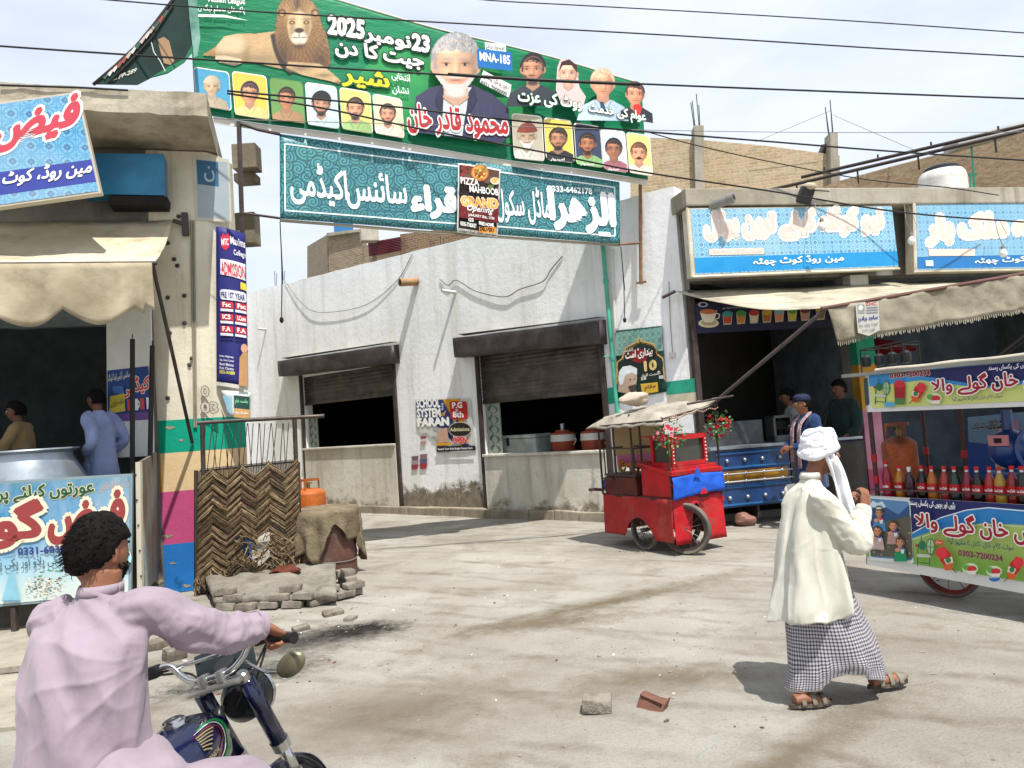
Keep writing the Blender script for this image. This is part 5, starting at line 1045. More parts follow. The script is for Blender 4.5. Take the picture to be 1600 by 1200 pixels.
mb = MB(); mb.grid(flp, 160, 10); mb.build('hanging_flap', mat('canvas_flap_grey', '#a8a18d', '#928b77', rough=.95, scale=1.4, bump=.35, bs=5, dirt='#69634f', dscale=2, trans=.15, bd=.04), ra, smooth='full', solid=.005)
mb = MB(); nF = 190
for k in range(nF):
    a = (k + .5) / nF; p = flp(a, 1); d = V((.006 * sin(k * 3.1), 0, -.05 - .012 * sin(k * 1.7))); mb.add([p + V((-.009, 0, .01)), p + V((.009, 0, .01)), p + V((.006, -.004, 0)) + d, p + V((-.006, -.004, 0)) + d], [(0, 1, 2, 3)])
mb.build('fringe', MATS['canvas_flap_grey'], ra, fix=False)
mb = MB(); mb.tube([fa - fdir * .03, FEND], .03, 8); mb.build('front_rail', mat('pink_rust', '#6a4c46'), ra, smooth=True)
mb = MB(); mb.tube([fa, RP(.0, 1.75, -.0)], .032, 8); mb.build('strut', mat('strut_paint', '#574d4c', rough=.5, metal=.2), ra, smooth=True)
mb = MB(); mb.tube([BL0, CW.W(1046, 467, .25)], .03, 6); mb.build('tie', RUST, ra)
FPL = Plane(fa - V((0, .045, 0)), V((fdir.y, -fdir.x, 0))); pr = Print(FPL, .01)
q_ = [(1336, 474), (1372, 471), (1374, 516), (1357, 525), (1340, 520)]; pr.poly(q_, '#b9b7ae'); pr.text('ZHC', 1352, 478, 1369, 477, 5, '#b03a34', .03); pr.rrect(1339, 476, 1350, 490, '#8f918c', 1); pr.ell(1344, 481, 4, 4, '#d4d2ca', 8)
for k in range(3): pr.line([(1353, 481 + k * 4), (1371, 480 + k * 4)], 1.6, '#7d8088', up=k == 0)
pr.text('ساجد برادرز', 1340, 503, 1371, 500, 8, '#2a3f86', .04); pr.text('کوٹ چھٹہ روڈ', 1341, 512, 1371, 509, 6, '#6a6d74', .01); pr.text('فون نمبر', 1346, 519, 1366, 517, 5, '#6a6d74', .01); pr.build('printed_label', ra)
# second strut on the far right
mb = MB(); mb.tube([aty(1518, 592, 9.5), aty(1640, 498, 8.6)], .035, 6); tag(mb.build('steel_strut', DARK), 'dark diagonal steel strut behind the drink cart at the right edge', 'strut')
# ---- menu board under the awning
MP = Plane(RA - RI * .12, RI); mq = ((1086, 474), (1342, 462), (1345, 508), (1090, 521)); t = empty('menu_board', MP.W(1200, 515), label='dark navy menu strip with pictures of tea and shakes under the right awning', cat='menu board')
mb = MB(); mb.prism([MP.W(*p) for p in mq], RI * .05); mb.build('board', ink('#23253f'), t); pr = Print(MP, .004)
pr.ell(1107, 505, 16, 7, '#cfc4a2', 18); pr.ell(1107, 504, 12, 5, '#a99a74', 16); pr.poly([(1093, 487), (1120, 485), (1116, 500), (1112, 504), (1102, 504), (1097, 500)], '#d8cdb4'); pr.ell(1106, 487, 13, 4, '#b5683a', 16); pr.line([(1119, 490), (1124, 491), (1123, 497), (1117, 499)], 1.5, '#d8cdb4'); pr.ell(1098, 476, 8, 4, '#b9bcc8', 12); pr.ell(1098, 476, 5, 2.5, '#23253f', 12)
pr.text('خالص دودھ کی چائے اور ملک شیک دستیاب ہیں', 1128, 484, 1190, 481, 5, '#c4c0b4', .01)
for k, (x, c1, c2) in enumerate(((1136, '#3f8f8c', '#b8472f'), (1157, '#4f8a4a', '#c07a3a'), (1177, '#b23a34', '#d6c8a6'), (1197, '#c89a3a', '#a86a34'), (1216, '#7fb0b8', '#d98a6a'), (1236, '#5c9a4c', '#c8b850'), (1256, '#6a3238', '#b88a7a'), (1280, '#b8a030', '#88702a'), (1304, '#b86a2a', '#d0a050'), (1326, '#4a8a6a', '#b0c080'))):
    y = 497 - (x - 1136) * .05; pr.poly([(x - 8, y - 7), (x + 8, y - 8), (x + 6, y + 10), (x - 6, y + 11)], '#b9b19c'); pr.poly([(x - 7, y - 5), (x + 7, y - 6), (x + 5, y + 8), (x - 5, y + 9)], c2); pr.ell(x, y - 6, 8, 5, c1, 10)
pr.build('pictures', t)
# ---- green black event poster
eq = ((962, 517), (1036, 509), (1042, 612), (968, 625)); EP = Plane(CW.p, CW.n, lambda q: .03 + .008 * fbm(q, 3)); t = empty('event_poster', EP.W(1002, 612), label='dark green event poster with gold arch and white turbaned man on the corner wall', cat='poster')
sheet(EP, eq, ink('#16352f'), 'paper', t, 12, 14, .003); pr = Print(EP, .003)
pr.poly([(963, 520), (1036, 511), (1038, 548), (964, 556)], lattice('poster_lattice', CU, '#1f5a50', '#6fb0a0', '#14403a', 9))
ar = [(966, 600), (966, 566), (974, 560), (976, 552), (980, 543), (990, 538), (998, 534), (1000, 527), (1003, 533), (1012, 535), (1022, 538), (1027, 546), (1028, 553), (1037, 560), (1040, 594)]
pr.poly(ar, '#1c2b28'); pr.line(ar, 2.2, '#c9a45c'); pr.line([(x + 1, y + 3) for x, y in ar[2:13]], 1, '#8a6a34')
pr.ell(1000, 556, 14, 11, '#8a2428', 14); pr.text('شہید', 994, 538, 1006, 535, 6, '#c9a45c', .02); pr.text('کانفرنس', 976, 552, 992, 550, 7, '#e8e4d8', .01); pr.text('بیداریٔ امت', 980, 564, 1022, 557, 16, '#e8e4d8', .03, '#8a2428', .04)
pr.text('10', 1010, 580, 1028, 577, 15, '#e0c27c', .05); pr.text('اگست اتوار', 1004, 591, 1034, 586, 7, '#e8e4d8', .01); pr.text('2:30', 1004, 594, 1012, 593, 4, '#e8e4d8', .04)
pr.poly([(1003, 600), (1030, 597), (1031, 612), (1006, 616)], '#c9a63c'); pr.text('مقام', 1010, 611, 1027, 608, 9, '#7a3a30', .02); pr.quad(1032, 587, 1039, 592, '#b9c4c8', -.1)
pr.poly([(968, 612), (970, 590), (976, 576), (986, 571), (996, 574), (998, 590), (996, 608), (988, 616)], '#b9a08a'); pr.poly([(969, 594), (970, 581), (976, 573), (988, 571), (998, 576), (998, 586), (990, 582), (980, 586), (976, 600), (972, 602)], '#dadfe0'); pr.poly([(984, 604), (996, 600), (998, 612), (990, 616)], '#4a4038'); pr.ell(988, 593, 1.5, 1, '#2c241f', 6); pr.ell(994, 592, 1.2, 1, '#2c241f', 6); pr.build('artwork', t)
# ---- school bill on the white wall
sq2 = ((650, 624), (736, 622), (744, 703), (684, 708)); SCH = Plane(CW.p, CW.n, lambda q: .02); t = empty('school_poster', SCH.W(700, 705), label='torn blue and yellow school bill pasted between the two shutters', cat='poster')
body_ = [(650, 624), (695, 623), (736, 622), (740, 665), (746, 702), (728, 706), (700, 707), (684, 708), (683, 690), (676, 684), (668, 676), (660, 678), (652, 668)]
flatpoly(SCH, body_, ink('#c9c8c2'), 'paper', t, 0, .003); pr = Print(SCH, .004)
pr.poly([(651, 626), (700, 624), (712, 668), (708, 690), (690, 668), (668, 664), (660, 664), (653, 660)], '#2b3a6e'); pr.poly([(693, 624), (720, 623), (735, 700), (722, 702), (712, 660)], '#d49a2a'); pr.poly([(716, 650), (728, 690), (742, 700), (726, 702), (712, 670)], '#2b3a6e')
pr.text('SCHOOL', 653, 637, 689, 636, 13, W_, .05); pr.text('SYSTEM', 654, 652, 690, 651, 13, W_, .05); pr.text('of', 691, 650, 699, 649, 7, '#d9a23a', .03, shear=.4); pr.text('FARAN', 655, 666, 703, 664, 12, W_, .07)
pr.rrect(704, 627, 731, 655, '#b4232a', 3); pr.text('P.G', 709, 638, 724, 637, 9, W_, .04); pr.text('8th', 710, 652, 726, 652, 9, W_, .04); pr.text('to', 714, 643, 718, 643, 4, W_, .02); pr.ell(721, 671, 18, 12, '#c9c0a8', 22); pr.ell(721, 671, 17, 11, '#24221f', 22); pr.text('Admissions', 706, 674, 736, 673, 6, '#d8cfa0', .02)
for k in range(4): pr.line([(711 + k * 6, 681), (712 + k * 6, 687)], .8, W_, up=k == 0)
pr.text('OPEN', 711, 693, 732, 692, 10, '#d8343c', .05, W_, .04); pr.poly([(685, 697), (745, 696), (746, 703), (685, 706)], '#23252f'); pr.text('Secure Your Kids Bright Future Here', 687, 704, 741, 702, 4, W_, .02); pr.poly([(684, 692), (708, 691), (709, 695), (685, 696)], '#d49a2a')
pr.poly([(684, 670), (702, 668), (704, 690), (688, 692)], '#c29a86'); pr.poly([(678, 668), (686, 666), (688, 676), (680, 674)], '#9aa0a0')
for k in range(3): pr.ell(694.5, 631 + k * 4, 1.6, 1.6, W_, 8); pr.ell(694.5, 631 + k * 4, .9, .9, '#2b3a6e', 8)
pr.build('artwork', t)
def scrap(px, py, w_, h_, cs, lbl):
    pr = Print(SCH, .002)
    for k, c in enumerate(cs): pr.poly([(px, py + k * h_ / len(cs)), (px + w_, py + k * h_ / len(cs) - 1), (px + w_ * .9, py + (k + 1) * h_ / len(cs)), (px + 1, py + (k + 1) * h_ / len(cs) + 1)], c)
    tag(pr.build('sticker_scrap', None), lbl, 'sticker')
scrap(658, 682, 9, 12, ('#9c3440', '#c9c2bc', '#b58a86'), 'small red and white sticker scrap below the school bill')
scrap(644, 713, 11, 20, ('#6a5560', '#a08a90', '#8e3c48'), 'left of two small faded portrait stickers low on the wall')
scrap(657, 710, 12, 22, ('#8a6a70', '#5a5a78', '#9c3440'), 'right of two small faded portrait stickers low on the wall')
# ---- inside the second opening: chest fridge and two water coolers on a ledge
mb = MB(); a = CW.W(765, 712); w_ = h2[1] - h2[0] - .5; p = CO + CU * ((h2[0] + h2[1]) / 2) + CI * .75; mb.box(p + V((0, 0, h2[2] / 2)), (w_, .8, h2[2] - .02), ang); tag(mb.build('counter_ledge', CONC), 'grey concrete ledge just inside the right shutter opening', 'ledge')
IW = Plane(CW.p + CI * .55, CW.n); zc_ = h2[2]
p0, p1 = IW.W(773, 700), IW.W(850, 700); mid = (p0 + p1) / 2; L_ = (p1 - p0).length; mid.z = zc_
t = empty('chest_fridge', mid, label='pale grey chest fridge on the ledge in the right shutter opening', cat='fridge'); FRG = mat('fridge_paint', '#a9b3ac', '#8f9a94', rough=.4, dirt='#77705c'); mb = MB(); mb.box(mid + V((0, 0, .15)), (L_, .5, .30), ang, bev=.02); mb.build('body', FRG, t); mb = MB(); mb.box(mid + V((0, 0, .34)), (L_ + .03, .53, .07), ang, bev=.02); mb.build('lid', FRG, t); mb = MB(); mb.box(mid - CI * .275 + CU * (-.05) + V((0, 0, .25)), (.06, .03, .16), ang, bev=.008); mb.build('handle', DARK, t)
def cooler(px, lbl):
    c = IW.W(px, 700); c.z = zc_; t = empty('water_cooler', c, label=lbl, cat='cooler', group='orange water coolers'); RD = mat('orange_plastic', '#8f3f28', '#803823', rough=.45, bump=0); k = .24
    mb = MB(); mb.lathe([(0, 0), (k * .92, 0), (k, .03), (k, .20), (k * 1.0, .205)], c, 28); mb.build('body', RD, t, smooth=True); mb = MB(); mb.lathe([(k * 1.03, .205), (k * 1.03, .33), (k * .98, .335)], c, 28); mb.build('white_band', ink('#c4c1ba'), t, smooth=True)
    mb = MB(); mb.lathe([(k * 1.0, .335), (k * .96, .37), (k * .6, .385), (k * .58, .42), (0, .42)], c, 28); mb.build('lid', RD, t, smooth=True)
    for s_ in (-1, 1): mb = MB(); mb.tube(spline([c + CU * s_ * k + V((0, 0, .25)), c + CU * s_ * (k + .06) + V((0, 0, .22)), c + CU * s_ * k + V((0, 0, .12))], 5), .012, 6); mb.build('handle', ink('#b9b6ae'), t)
    return c
c = cooler(881, 'orange and white water cooler with a cup on its lid, left of two'); cooler(929, 'orange and white water cooler partly behind the red cart roof post, right of two')
mb = MB(); mb.lathe([(0, 0), (.04, 0), (.045, .12), (.04, .12), (.036, .01)], c + V((0, 0, .42)), 14); tag(mb.build('steel_cup', ALU, smooth=True), 'small steel cup upside on the left water cooler', 'cup')
# ---- shop front: stainless counter over a blue truck-art cabinet
sf = empty('serving_counter', V((3.7, 11.7, .12)), label='blue decorated tea stall cabinet with stainless counter in front of the right shop', cat='counter')
fz = .14; U0, U1 = V((3.05, 11.55, 0)), V((4.28, 11.8, 0)); su = (U1 - U0).normalized(); si = V((-su.y, su.x, 0)); sa = atan2(su.y, su.x); SPl = Plane(U0, si); w1 = (U1 - U0).length
def bx(mb, u0, u1_, z0, z1, d0, d1, m=0, bev=0): mb.box(U0 + su * (u0 + u1_) / 2 + si * (d0 + d1) / 2 + V((0, 0, (z0 + z1) / 2)), (u1_ - u0, d1 - d0, z1 - z0), sa, m=m, bev=bev)
NAVY = mat('truck_art_blue', '#1c3f6e', '#16305a', rough=.35, bump=.05, spec=.5); GOLD = mat('gold_foil', '#a8792c', '#7c5a20', rough=.35, metal=.4, bump=.4, bs=20)
mb = MB(); bx(mb, 0, w1, .30, 1.2, 0, .6, bev=.01); mb.build('cabinet', NAVY, sf)
mb = MB(); bx(mb, .08, w1 - .05, .68, .86, -.012, 0); mb.build('gold_panel', GOLD, sf)
for z in (.33, .60, .9, 1.12): mb = MB(); bx(mb, 0, w1, z, z + .03, -.02, -.001, bev=.004); mb.build('trim', mat('trim_blue', '#2d6296', rough=.3), sf)
for z in (.70, .82): mb = MB(); mb.tube([U0 - si * .05 + V((0, 0, z)), U1 - si * .05 + V((0, 0, z))], .012, 6); mb.build('rail', ALU, sf)
for z in (.45, 1.02): 
    for k in range(4): mb = MB(); mb.ball(U0 + su * (.18 + k * .3) - si * .015 + V((0, 0, z)), .035, 10, 6); mb.build('chrome_stud', ALU, sf, smooth=True)
for z in (.70, .82):
    for k in range(4): mb = MB(); mb.ball(U0 + su * (.15 + k * .31) - si * .05 + V((0, 0, z)), .025, 8, 6); mb.build('chrome_stud', ALU, sf, smooth=True)
mb = MB(); bx(mb, -.1, 2.55, 1.2, 1.245, -.05, .75, bev=.005); mb.build('counter_top', ALU, sf)
STN = mat('stainless_dull', '#55585b', '#434648', rough=.42, metal=.6, bump=.1)
mb = MB(); bx(mb, 0, w1 * .78, 1.25, 1.62, .25, .29); mb.build('splash_panel', STN, sf); 
for k in range(2): mb = MB(); bx(mb, .04 + k * .62, .08 + k * .62, .12, .31, .05, .55); mb.build('leg', RUST, sf)
mb = MB(); bx(mb, w1 + .02, w1 + .3, .2, 1.2, 0, .6); mb.build('brown_post', mat('brown_metal', '#4a3f40', '#3a3234', rough=.4, metal=.3), sf)
mb = MB(); bx(mb, w1 + .32, 2.5, .2, 1.2, .02, .6); mb.build('right_cabinet', NAVY, sf)
for z in (.62, .8): mb = MB(); bx(mb, w1 + .35, 2.48, z, z + .02, -.02, 0); mb.build('rail', ALU, sf)
for j in range(4):
    for k in range(2): mb = MB(); mb.ball(U0 + su * (w1 + .45 + k * .5) - si * .01 + V((0, 0, .35 + j * .25)), .03, 8, 6); mb.build('chrome_stud', ALU, sf, smooth=True)
mb = MB(); bx(mb, w1 + .36, w1 + .62, .64, .8, .0, .018); mb.build('gold_panel', GOLD, sf)
c = U0 + su * (w1 + .05) + si * .3 + V((0, 0, 1.245)); t = empty('juice_machine', c, label='small steel box machine on the tea stall counter', cat='machine')
mb = MB(); 
for (a, b_, z0, z1) in ((-.17, -.13, 0, .42), (.13, .17, 0, .42), (-.17, .17, .38, .42), (-.17, .17, 0, .1)): mb.box(c + su * (a + b_) / 2 + V((0, 0, (z0 + z1) / 2)), (b_ - a, .25, z1 - z0), sa)
mb.build('frame', STN, t); mb = MB(); mb.box(c + V((0, .02, .26)), (.22, .12, .14), sa, bev=.01); mb.build('head', DARK, t); mb = MB(); mb.tube([c + V((.1, 0, .15)), c + V((.1, -.18, .25))], .012, 6); mb.build('lever', ALU, t)
for k, (u_, h_) in enumerate(((.40, .2), (.50, .17), (.46, .22))):
    c = U0 + su * (w1 + u_) + si * (.12 + .1 * (k == 2)) + V((0, 0, 1.246)); mb = MB(); mb.lathe([(0, 0), (.055, 0), (.062, h_), (.056, h_), (.05, .01)], c, 16); tag(mb.build('steel_mug', ALU, smooth=True), ('left steel mug on the counter beside the vendor', 'right steel mug on the counter beside the vendor', 'tall steel mug behind the two others beside the vendor')[k], 'mug')
c = U0 + su * (w1 + .68) + si * .15 + V((0, 0, 1.246)); mb = MB(); mb.tube([c, c + V((.13, 0, .42))], .02, 8); mb.ball(c + V((.13, 0, .42)), .03, 8, 6); tag(mb.build('lever_handle', DARK, smooth=True), 'dark upright lever standing on the counter by the mugs', 'lever')
mb = MB(); p = RP(2.6, 0, -.5); mb.lathe([(0, 0), (.5, 0), (.52, 1.05), (.46, 1.06), (.44, .9), (0, .88)], V((5.15, 12.3, .12)), 32); tag(mb.build('tandoor_drum', mat('dark_drum', '#37322f', '#2b2725', rough=.5)), 'wide dark round drum standing at the shop door right of the vendor', 'drum')
# stones by the cabinet
def stone(px, py, s_, c, lbl, name='stone', seed=0, y_=None, bev=True):
    p = gnd(px, py); p.z = gz(p.x, p.y); mb = MB(); mb.ball(p + V((0, 0, s_[2] * .4)), (s_[0] / 2, s_[1] / 2, s_[2] / 2), 14, 9); mb.disp(lambda q: V((q.x, q.y, max(q.z, -.01))) + (q - p) * .35 * fbm(q, 7 / max(s_[0], .05) * .2 + 3) + V((0, 0, 0))); tag(mb.build(name, mat('stone_' + c[1:], c, bump=.5, bs=30), smooth=True), lbl, 'stone'); return p
stone(1166, 822, (.34, .25, .22), '#8a6458', 'reddish stone lying under the blue cabinet'); 
stone(1174, 812, (.36, .26, .20), '#9a8d80', 'pale stone resting just behind the reddish one by the blue cabinet')
# rack and rows seen inside the right-hand shop
mb = MB(); p = RP(u3 + 1.2, 0, -1.6); mb.lathe([(.0, 3.05), (.5, 2.9), (.9, 2.72), (.92, 2.7)], p, 8); tag(mb.build('red_umbrella', mat('red_cloth', '#a8262c', bump=.05)), 'red umbrella open inside the right-hand shop', 'umbrella')
# ================================================================ wheels
def wheel(parent, c, ax, R_, tyre, rim_m, spokes=16, tw=.035, name='wheel'):
    c = V(c); ax = V(ax).normalized(); Q = V((0, 0, 1)).rotation_difference(ax).to_matrix(); mb = MB()
    mb.lathe([(R_ - tw * .9, -tw * .7), (R_ - tw * .3, -tw), (R_, -tw * .55), (R_ + .003, 0), (R_, tw * .55), (R_ - tw * .3, tw), (R_ - tw * .9, tw * .7), (R_ - tw, 0), (R_ - tw * .9, -tw * .7)], c, 40, axis=ax); w_ = mb.build(name, tyre, parent, smooth=True)
    mb = MB(); r = R_ - tw; mb.lathe([(r - .03, -tw * .6), (r + .01, -tw * .65), (r + .01, tw * .65), (r - .03, tw * .6), (r - .02, 0), (r - .03, -tw * .6)], c, 40, axis=ax); mb.build('rim', rim_m, w_, smooth=True)
    mb = MB(); mb.lathe([(0, -.06), (.028, -.06), (.028, .06), (0, .06)], c, 12, axis=ax)
    for k in range(spokes):
        a = 2 * pi * k / spokes; d = Q @ V((cos(a), sin(a), 0)); mb.tube([c + d * .02 + ax * (.03 if k % 2 else -.03), c + d * (r - .02)], .0035, 4, caps=False)
    mb.build('spokes', mat('spoke_steel', '#6a6663', rough=.5, metal=.5), w_); return w_
TYRE = mat('dusty_tyre', '#6d665c', '#57514a', rough=.95, bump=.4, bs=60); REDP = mat('red_paint', '#a51a20', '#8f1a1e', rough=.5, scale=2, bump=.12, bs=5, dirt='#9a4a3c', dscale=3, bd=.02)
# ================================================================ red snack cart
K0 = V((1.94, 9.6, 0)); kx = V((.875, .485, 0)).normalized(); ky = V((-kx.y, kx.x, 0)); ka = atan2(kx.y, kx.x); KW, KL = .86, 1.5
rc = empty('snack_cart', K0 + kx * .4 + ky * .7, ka, 'small red snack cart with canvas roof and flower bunches before the corner', 'cart')
def KP(x, y, z): return K0 + kx * x + ky * y + V((0, 0, z))
def kb(mb, x0, x1, y0, y1, z0, z1, m=0, bev=0): mb.box(KP((x0 + x1) / 2, (y0 + y1) / 2, (z0 + z1) / 2), (x1 - x0, y1 - y0, z1 - z0), ka, m=m, bev=bev); return mb
# skirt panels (with wheel notches)
def skirt(fn, L_, z0, z1, notch, nm, parent, m):
    mb = MB(); n = 44
    def g(a, b):
        s_ = a * L_; zl = z0
        if notch and notch[0] < s_ < notch[1]: q = (s_ - notch[0]) / (notch[1] - notch[0]); zl = z0 + notch[2] * sin(q * pi) ** .6
        return fn(s_, lerp(zl, z1, b), .012 * fbm((s_ * 2, b, L_), 2) + .02 * (1 - b))
    mb.grid(g, n, 8); return mb.build(nm, m, parent, smooth='full', solid=.006)
skirt(lambda s_, z, d: KP(-d, s_, z), KL, .17, .72, (.40, 1.0, .27), 'side_skirt', rc, MATS['red_paint']); skirt(lambda s_, z, d: KP(s_, -d, z), KW, .14, .74, (.26, .50, .5), 'front_skirt', rc, mat('red_bright', '#b3161e', '#9c181e', rough=.55, bump=.2, bs=5, bd=.02, dirt='#8a4238', dscale=4, dlo=.52, dhi=.75))
skirt(lambda s_, z, d: KP(KW + d, s_, z), KL, .17, .72, None, 'side_skirt', rc, REDP); skirt(lambda s_, z, d: KP(s_, KL + d, z), KW, .17, .72, None, 'back_skirt', rc, REDP)
kb(MB(), 0, KW, 0, KL, .70, .735).build('deck', mat('deck_brown', '#4a3330', '#3a2826'), rc)
mb = kb(MB(), .02, KW - .03, .02, .62, .735, 1.13, bev=.01); mb.build('red_box', MATS['red_bright'], rc)
mb = MB(); mb.prism([KP(-.01, -.04, 1.02), KP(-.01, .64, 1.16), KP(-.01, .64, 1.19), KP(-.01, -.05, 1.07)], kx * (KW + .01)); mb.build('box_lid', MATS['red_bright'], rc)
# blue cloth with pointed star cut
BLP = mat('blue_cloth', '#1c58c4', '#184cab', rough=.6, bump=.3, bs=3, bd=.05)
mb = MB(); mb.grid(lambda a, b: KP(-.02 + (KW + .02) * a, -.05 - .012 * sin(b * pi) - .02 * fbm((a * 3, b, 0), 2), .76 + .24 * b - .05 * (1 - a) * (1 - b) + .02 * sin(a * 3)), 26, 8); mb.build('blue_cloth', BLP, rc, smooth='full', solid=.008)
for (x, z0, z1, m) in ((.38, .98, 1.12, BLP), (.46, .755, .84, MATS['red_bright'])):
    mb = MB(); mb.prism([KP(x - .07, -.092, z0), KP(x + .07, -.092, z0), KP(x, -.092, z1)], ky * -.006); mb.build('star_point', m, rc)
# glass case
RF = MATS['red_bright']; gx0, gx1, gy0, gy1, gz0, gz1 = .10, .66, .05, .42, 1.16, 1.5
mb = MB()
for x in (gx0, gx1):
    for y in (gy0, gy1): kb(mb, x - .025, x + .025, y - .025, y + .025, gz0 - .03, gz1)
for z in (gz0, gz1):
    for y in (gy0, gy1): kb(mb, gx0 - .024, gx1 + .024, y - .028, y + .028, z - .025, z + .027)
    for x in (gx0, gx1): kb(mb, x - .028, x + .028, gy0, gy1, z - .024, z + .026)
mb.build('glass_case_frame', RF, rc)
mb = kb(MB(), gx0 - .03, gx1 + .03, gy0, gy1 + .2, gz1 + .022, gz1 + .035); mb.build('case_top', RF, rc)
kb(MB(), gx0, gx1, gy0 + .02, gy1, gz0, gz1).build('case_glass', mat('dark_glass', '#31322f', '#3a3b36', rough=.12, bump=0, spec=.6), rc)
mb = MB()
for k in range(7): mb.ball(KP(gx0 - .0, gy0 - .032, gz0 + .02 + k * .047), .011, 6, 5); mb.ball(KP(gx1 - .0, gy0 - .032, gz0 + .02 + k * .047), .011, 6, 5)
mb.build('reflector_beads', ink('#e8d8c0'), rc)
# dark snack shelf at the back half
kb(MB(), -.01, .5, .70, 1.42, .74, .98, bev=.005).build('snack_box', mat('maroon_box', '#5e2620', '#481d19', rough=.4, metal=.1), rc)
kb(MB(), -.01, .5, .70, 1.42, .99, 1.02).build('shelf', RUST, rc)
mb = MB()
for x in (0, .48):
    for y in (.72, 1.4): mb.tube([KP(x, y, 1.0), KP(x, y, 1.38)], .012, 6)
for y in (.72, 1.4): mb.tube([KP(0, y, 1.38), KP(.48, y, 1.38)], .012, 6)
for x in (0, .48): mb.tube([KP(x, .72, 1.38), KP(x, 1.4, 1.38)], .012, 6)
mb.build('shelf_frame', RUST, rc)
mb = MB(); rr = random.Random(2)
for k in range(34): c = KP(rr.uniform(.08, .4), rr.uniform(.8, 1.3), 1.05 + rr.uniform(0, .13)); mb.ball(c, (rr.uniform(.03, .06), .025, .02), 6, 5, rot=(rr.uniform(0, 3), rr.uniform(0, 3), 0))
tag(mb.build('fried_snacks', mat('fried_dough', '#a9672e', '#7d4520'), smooth=True), 'heap of brown fried snacks on the tray of the red cart', 'snacks', kind='stuff')
mb = MB(); mb.ball(KP(.12, 1.45, .85), (.13, .13, .14), 12, 8); tag(mb.build('blue_bag', mat('blue_plastic', '#1f3f8a', rough=.3), smooth=True), 'blue plastic bag on the rear corner of the red cart', 'bag')
POST = mat('cart_post', '#332826', '#4a2c28', rough=.5)
for x, y, zt_ in ((0, KL, 1.80), (.0, KL - .35, 1.82), (0, .75, 1.85), (.1, .68, 1.87), (.02, .02, 1.42), (KW, .0, 2.0), (KW, KL, 1.95)):
    mb = MB(); mb.tube([KP(x, y, .72), KP(x, y, zt_)], .016, 8); mb.build('roof_post', POST, rc, smooth=True)
for z in (.62, .8, .95): mb = MB(); mb.tube([KP(KW, .0, z), KP(KW, .0, z + .06)], .024, 8); mb.build('red_band', MATS['red_bright'], rc)
mb = MB(); mb.tube([KP(0, KL, .95), KP(-.03, KL - .3, .95)], .012, 6); mb.tube([KP(0, KL, .78), KP(-.12, KL + .05, .80), KP(-.2, KL + .06, .80)], .022, 8); mb.build('push_handle', POST, rc, smooth=True)
# canvas roof
CVR = mat('cart_canvas', '#a59e91', '#8c8578', rough=.95, bump=.35, bs=8, dirt='#6c665b', dscale=4, bd=.03)
def roof(a, b):  # a across x, b along y (front to back)
    x = -.14 + (KW + .22) * a; y = -.08 + (KL + .2) * b; e = min(a, 1 - a, b, 1 - b) * 7; e = min(1, e)
    z = 1.80 + .18 * a * (1 - .3 * b) + .05 * sin(a * pi) * sin(b * pi) + .025 * fbm((a * 4, b * 4, 0), 1.5) + .02 * sin(b * 25 + a * 8) * a
    if e < 1: z -= .11 * (1 - e) ** .7 * (1.1 - a)
    return KP(x, y, z)
mb = MB(); mb.grid(roof, 34, 40); mb.build('roof_canvas', CVR, rc, smooth='full', solid=.012)
mb = MB(); c = KP(.18, .85, 2.06); mb.ball(c, (.20, .15, .09), 20, 12); mb.disp(lambda p: p + (p - c) * .5 * fbm(p, 5)); mb.build('roof_bundle', mat('pale_cloth', '#b5a695', bump=.3, bs=15), rc, smooth=True)
mb = MB(); mb.tube([KP(.3, -.1, 1.93), KP(KW + .25, -.1, 2.0)], .016, 6); mb.tube([KP(-.1, -.05, 1.74), KP(-.1, KL + .05, 1.70)], .016, 6); mb.tube([KP(-.1, -.05, 1.76), KP(KW, -.05, 1.90)], .014, 6); mb.build('roof_frame', RUST, rc)
mb = MB()
for k in range(26): mb.ball(KP(.02 + k * .033, -.07, 1.77 + k * .0035 + .012 * sin(k)), .009, 5, 4)
mb.build('bead_string', ink('#d8a890'), rc)
# cardboard sheets at the rear
mb = MB(); mb.prism([KP(.25, KL - .05, 1.25), KP(KW, KL - .45, 1.25), KP(KW, KL - .45, 1.74), KP(.25, KL - .05, 1.74)], ky * .02); mb.build('cardboard_back', mat('cardboard', '#b59c72', '#a68d64', bump=.1), rc)
mb = MB(); mb.prism([KP(.24, KL - .09, 1.10), KP(KW * .8, KL - .4, 1.10), KP(KW * .8, KL - .4, 1.26), KP(.24, KL - .09, 1.26)], ky * .02); mb.build('pink_panel', ink('#c56a8c'), rc)
wheel(rc, KP(.06, .68, .27), kx, .27, TYRE, mat('rim_dark', '#4a423c', rough=.6, metal=.3)); wheel(rc, KP(.20, .02, .33), (kx * .86 + ky * .5), .33, TYRE, MATS['rim_dark'], tw=.05)
mb = MB(); mb.tube([KP(.05, .68, .27), KP(KW, .68, .27)], .02, 6); mb.build('axle', RUST, rc); wheel(rc, KP(KW - .06, .68, .27), kx, .27, TYRE, MATS['rim_dark'])
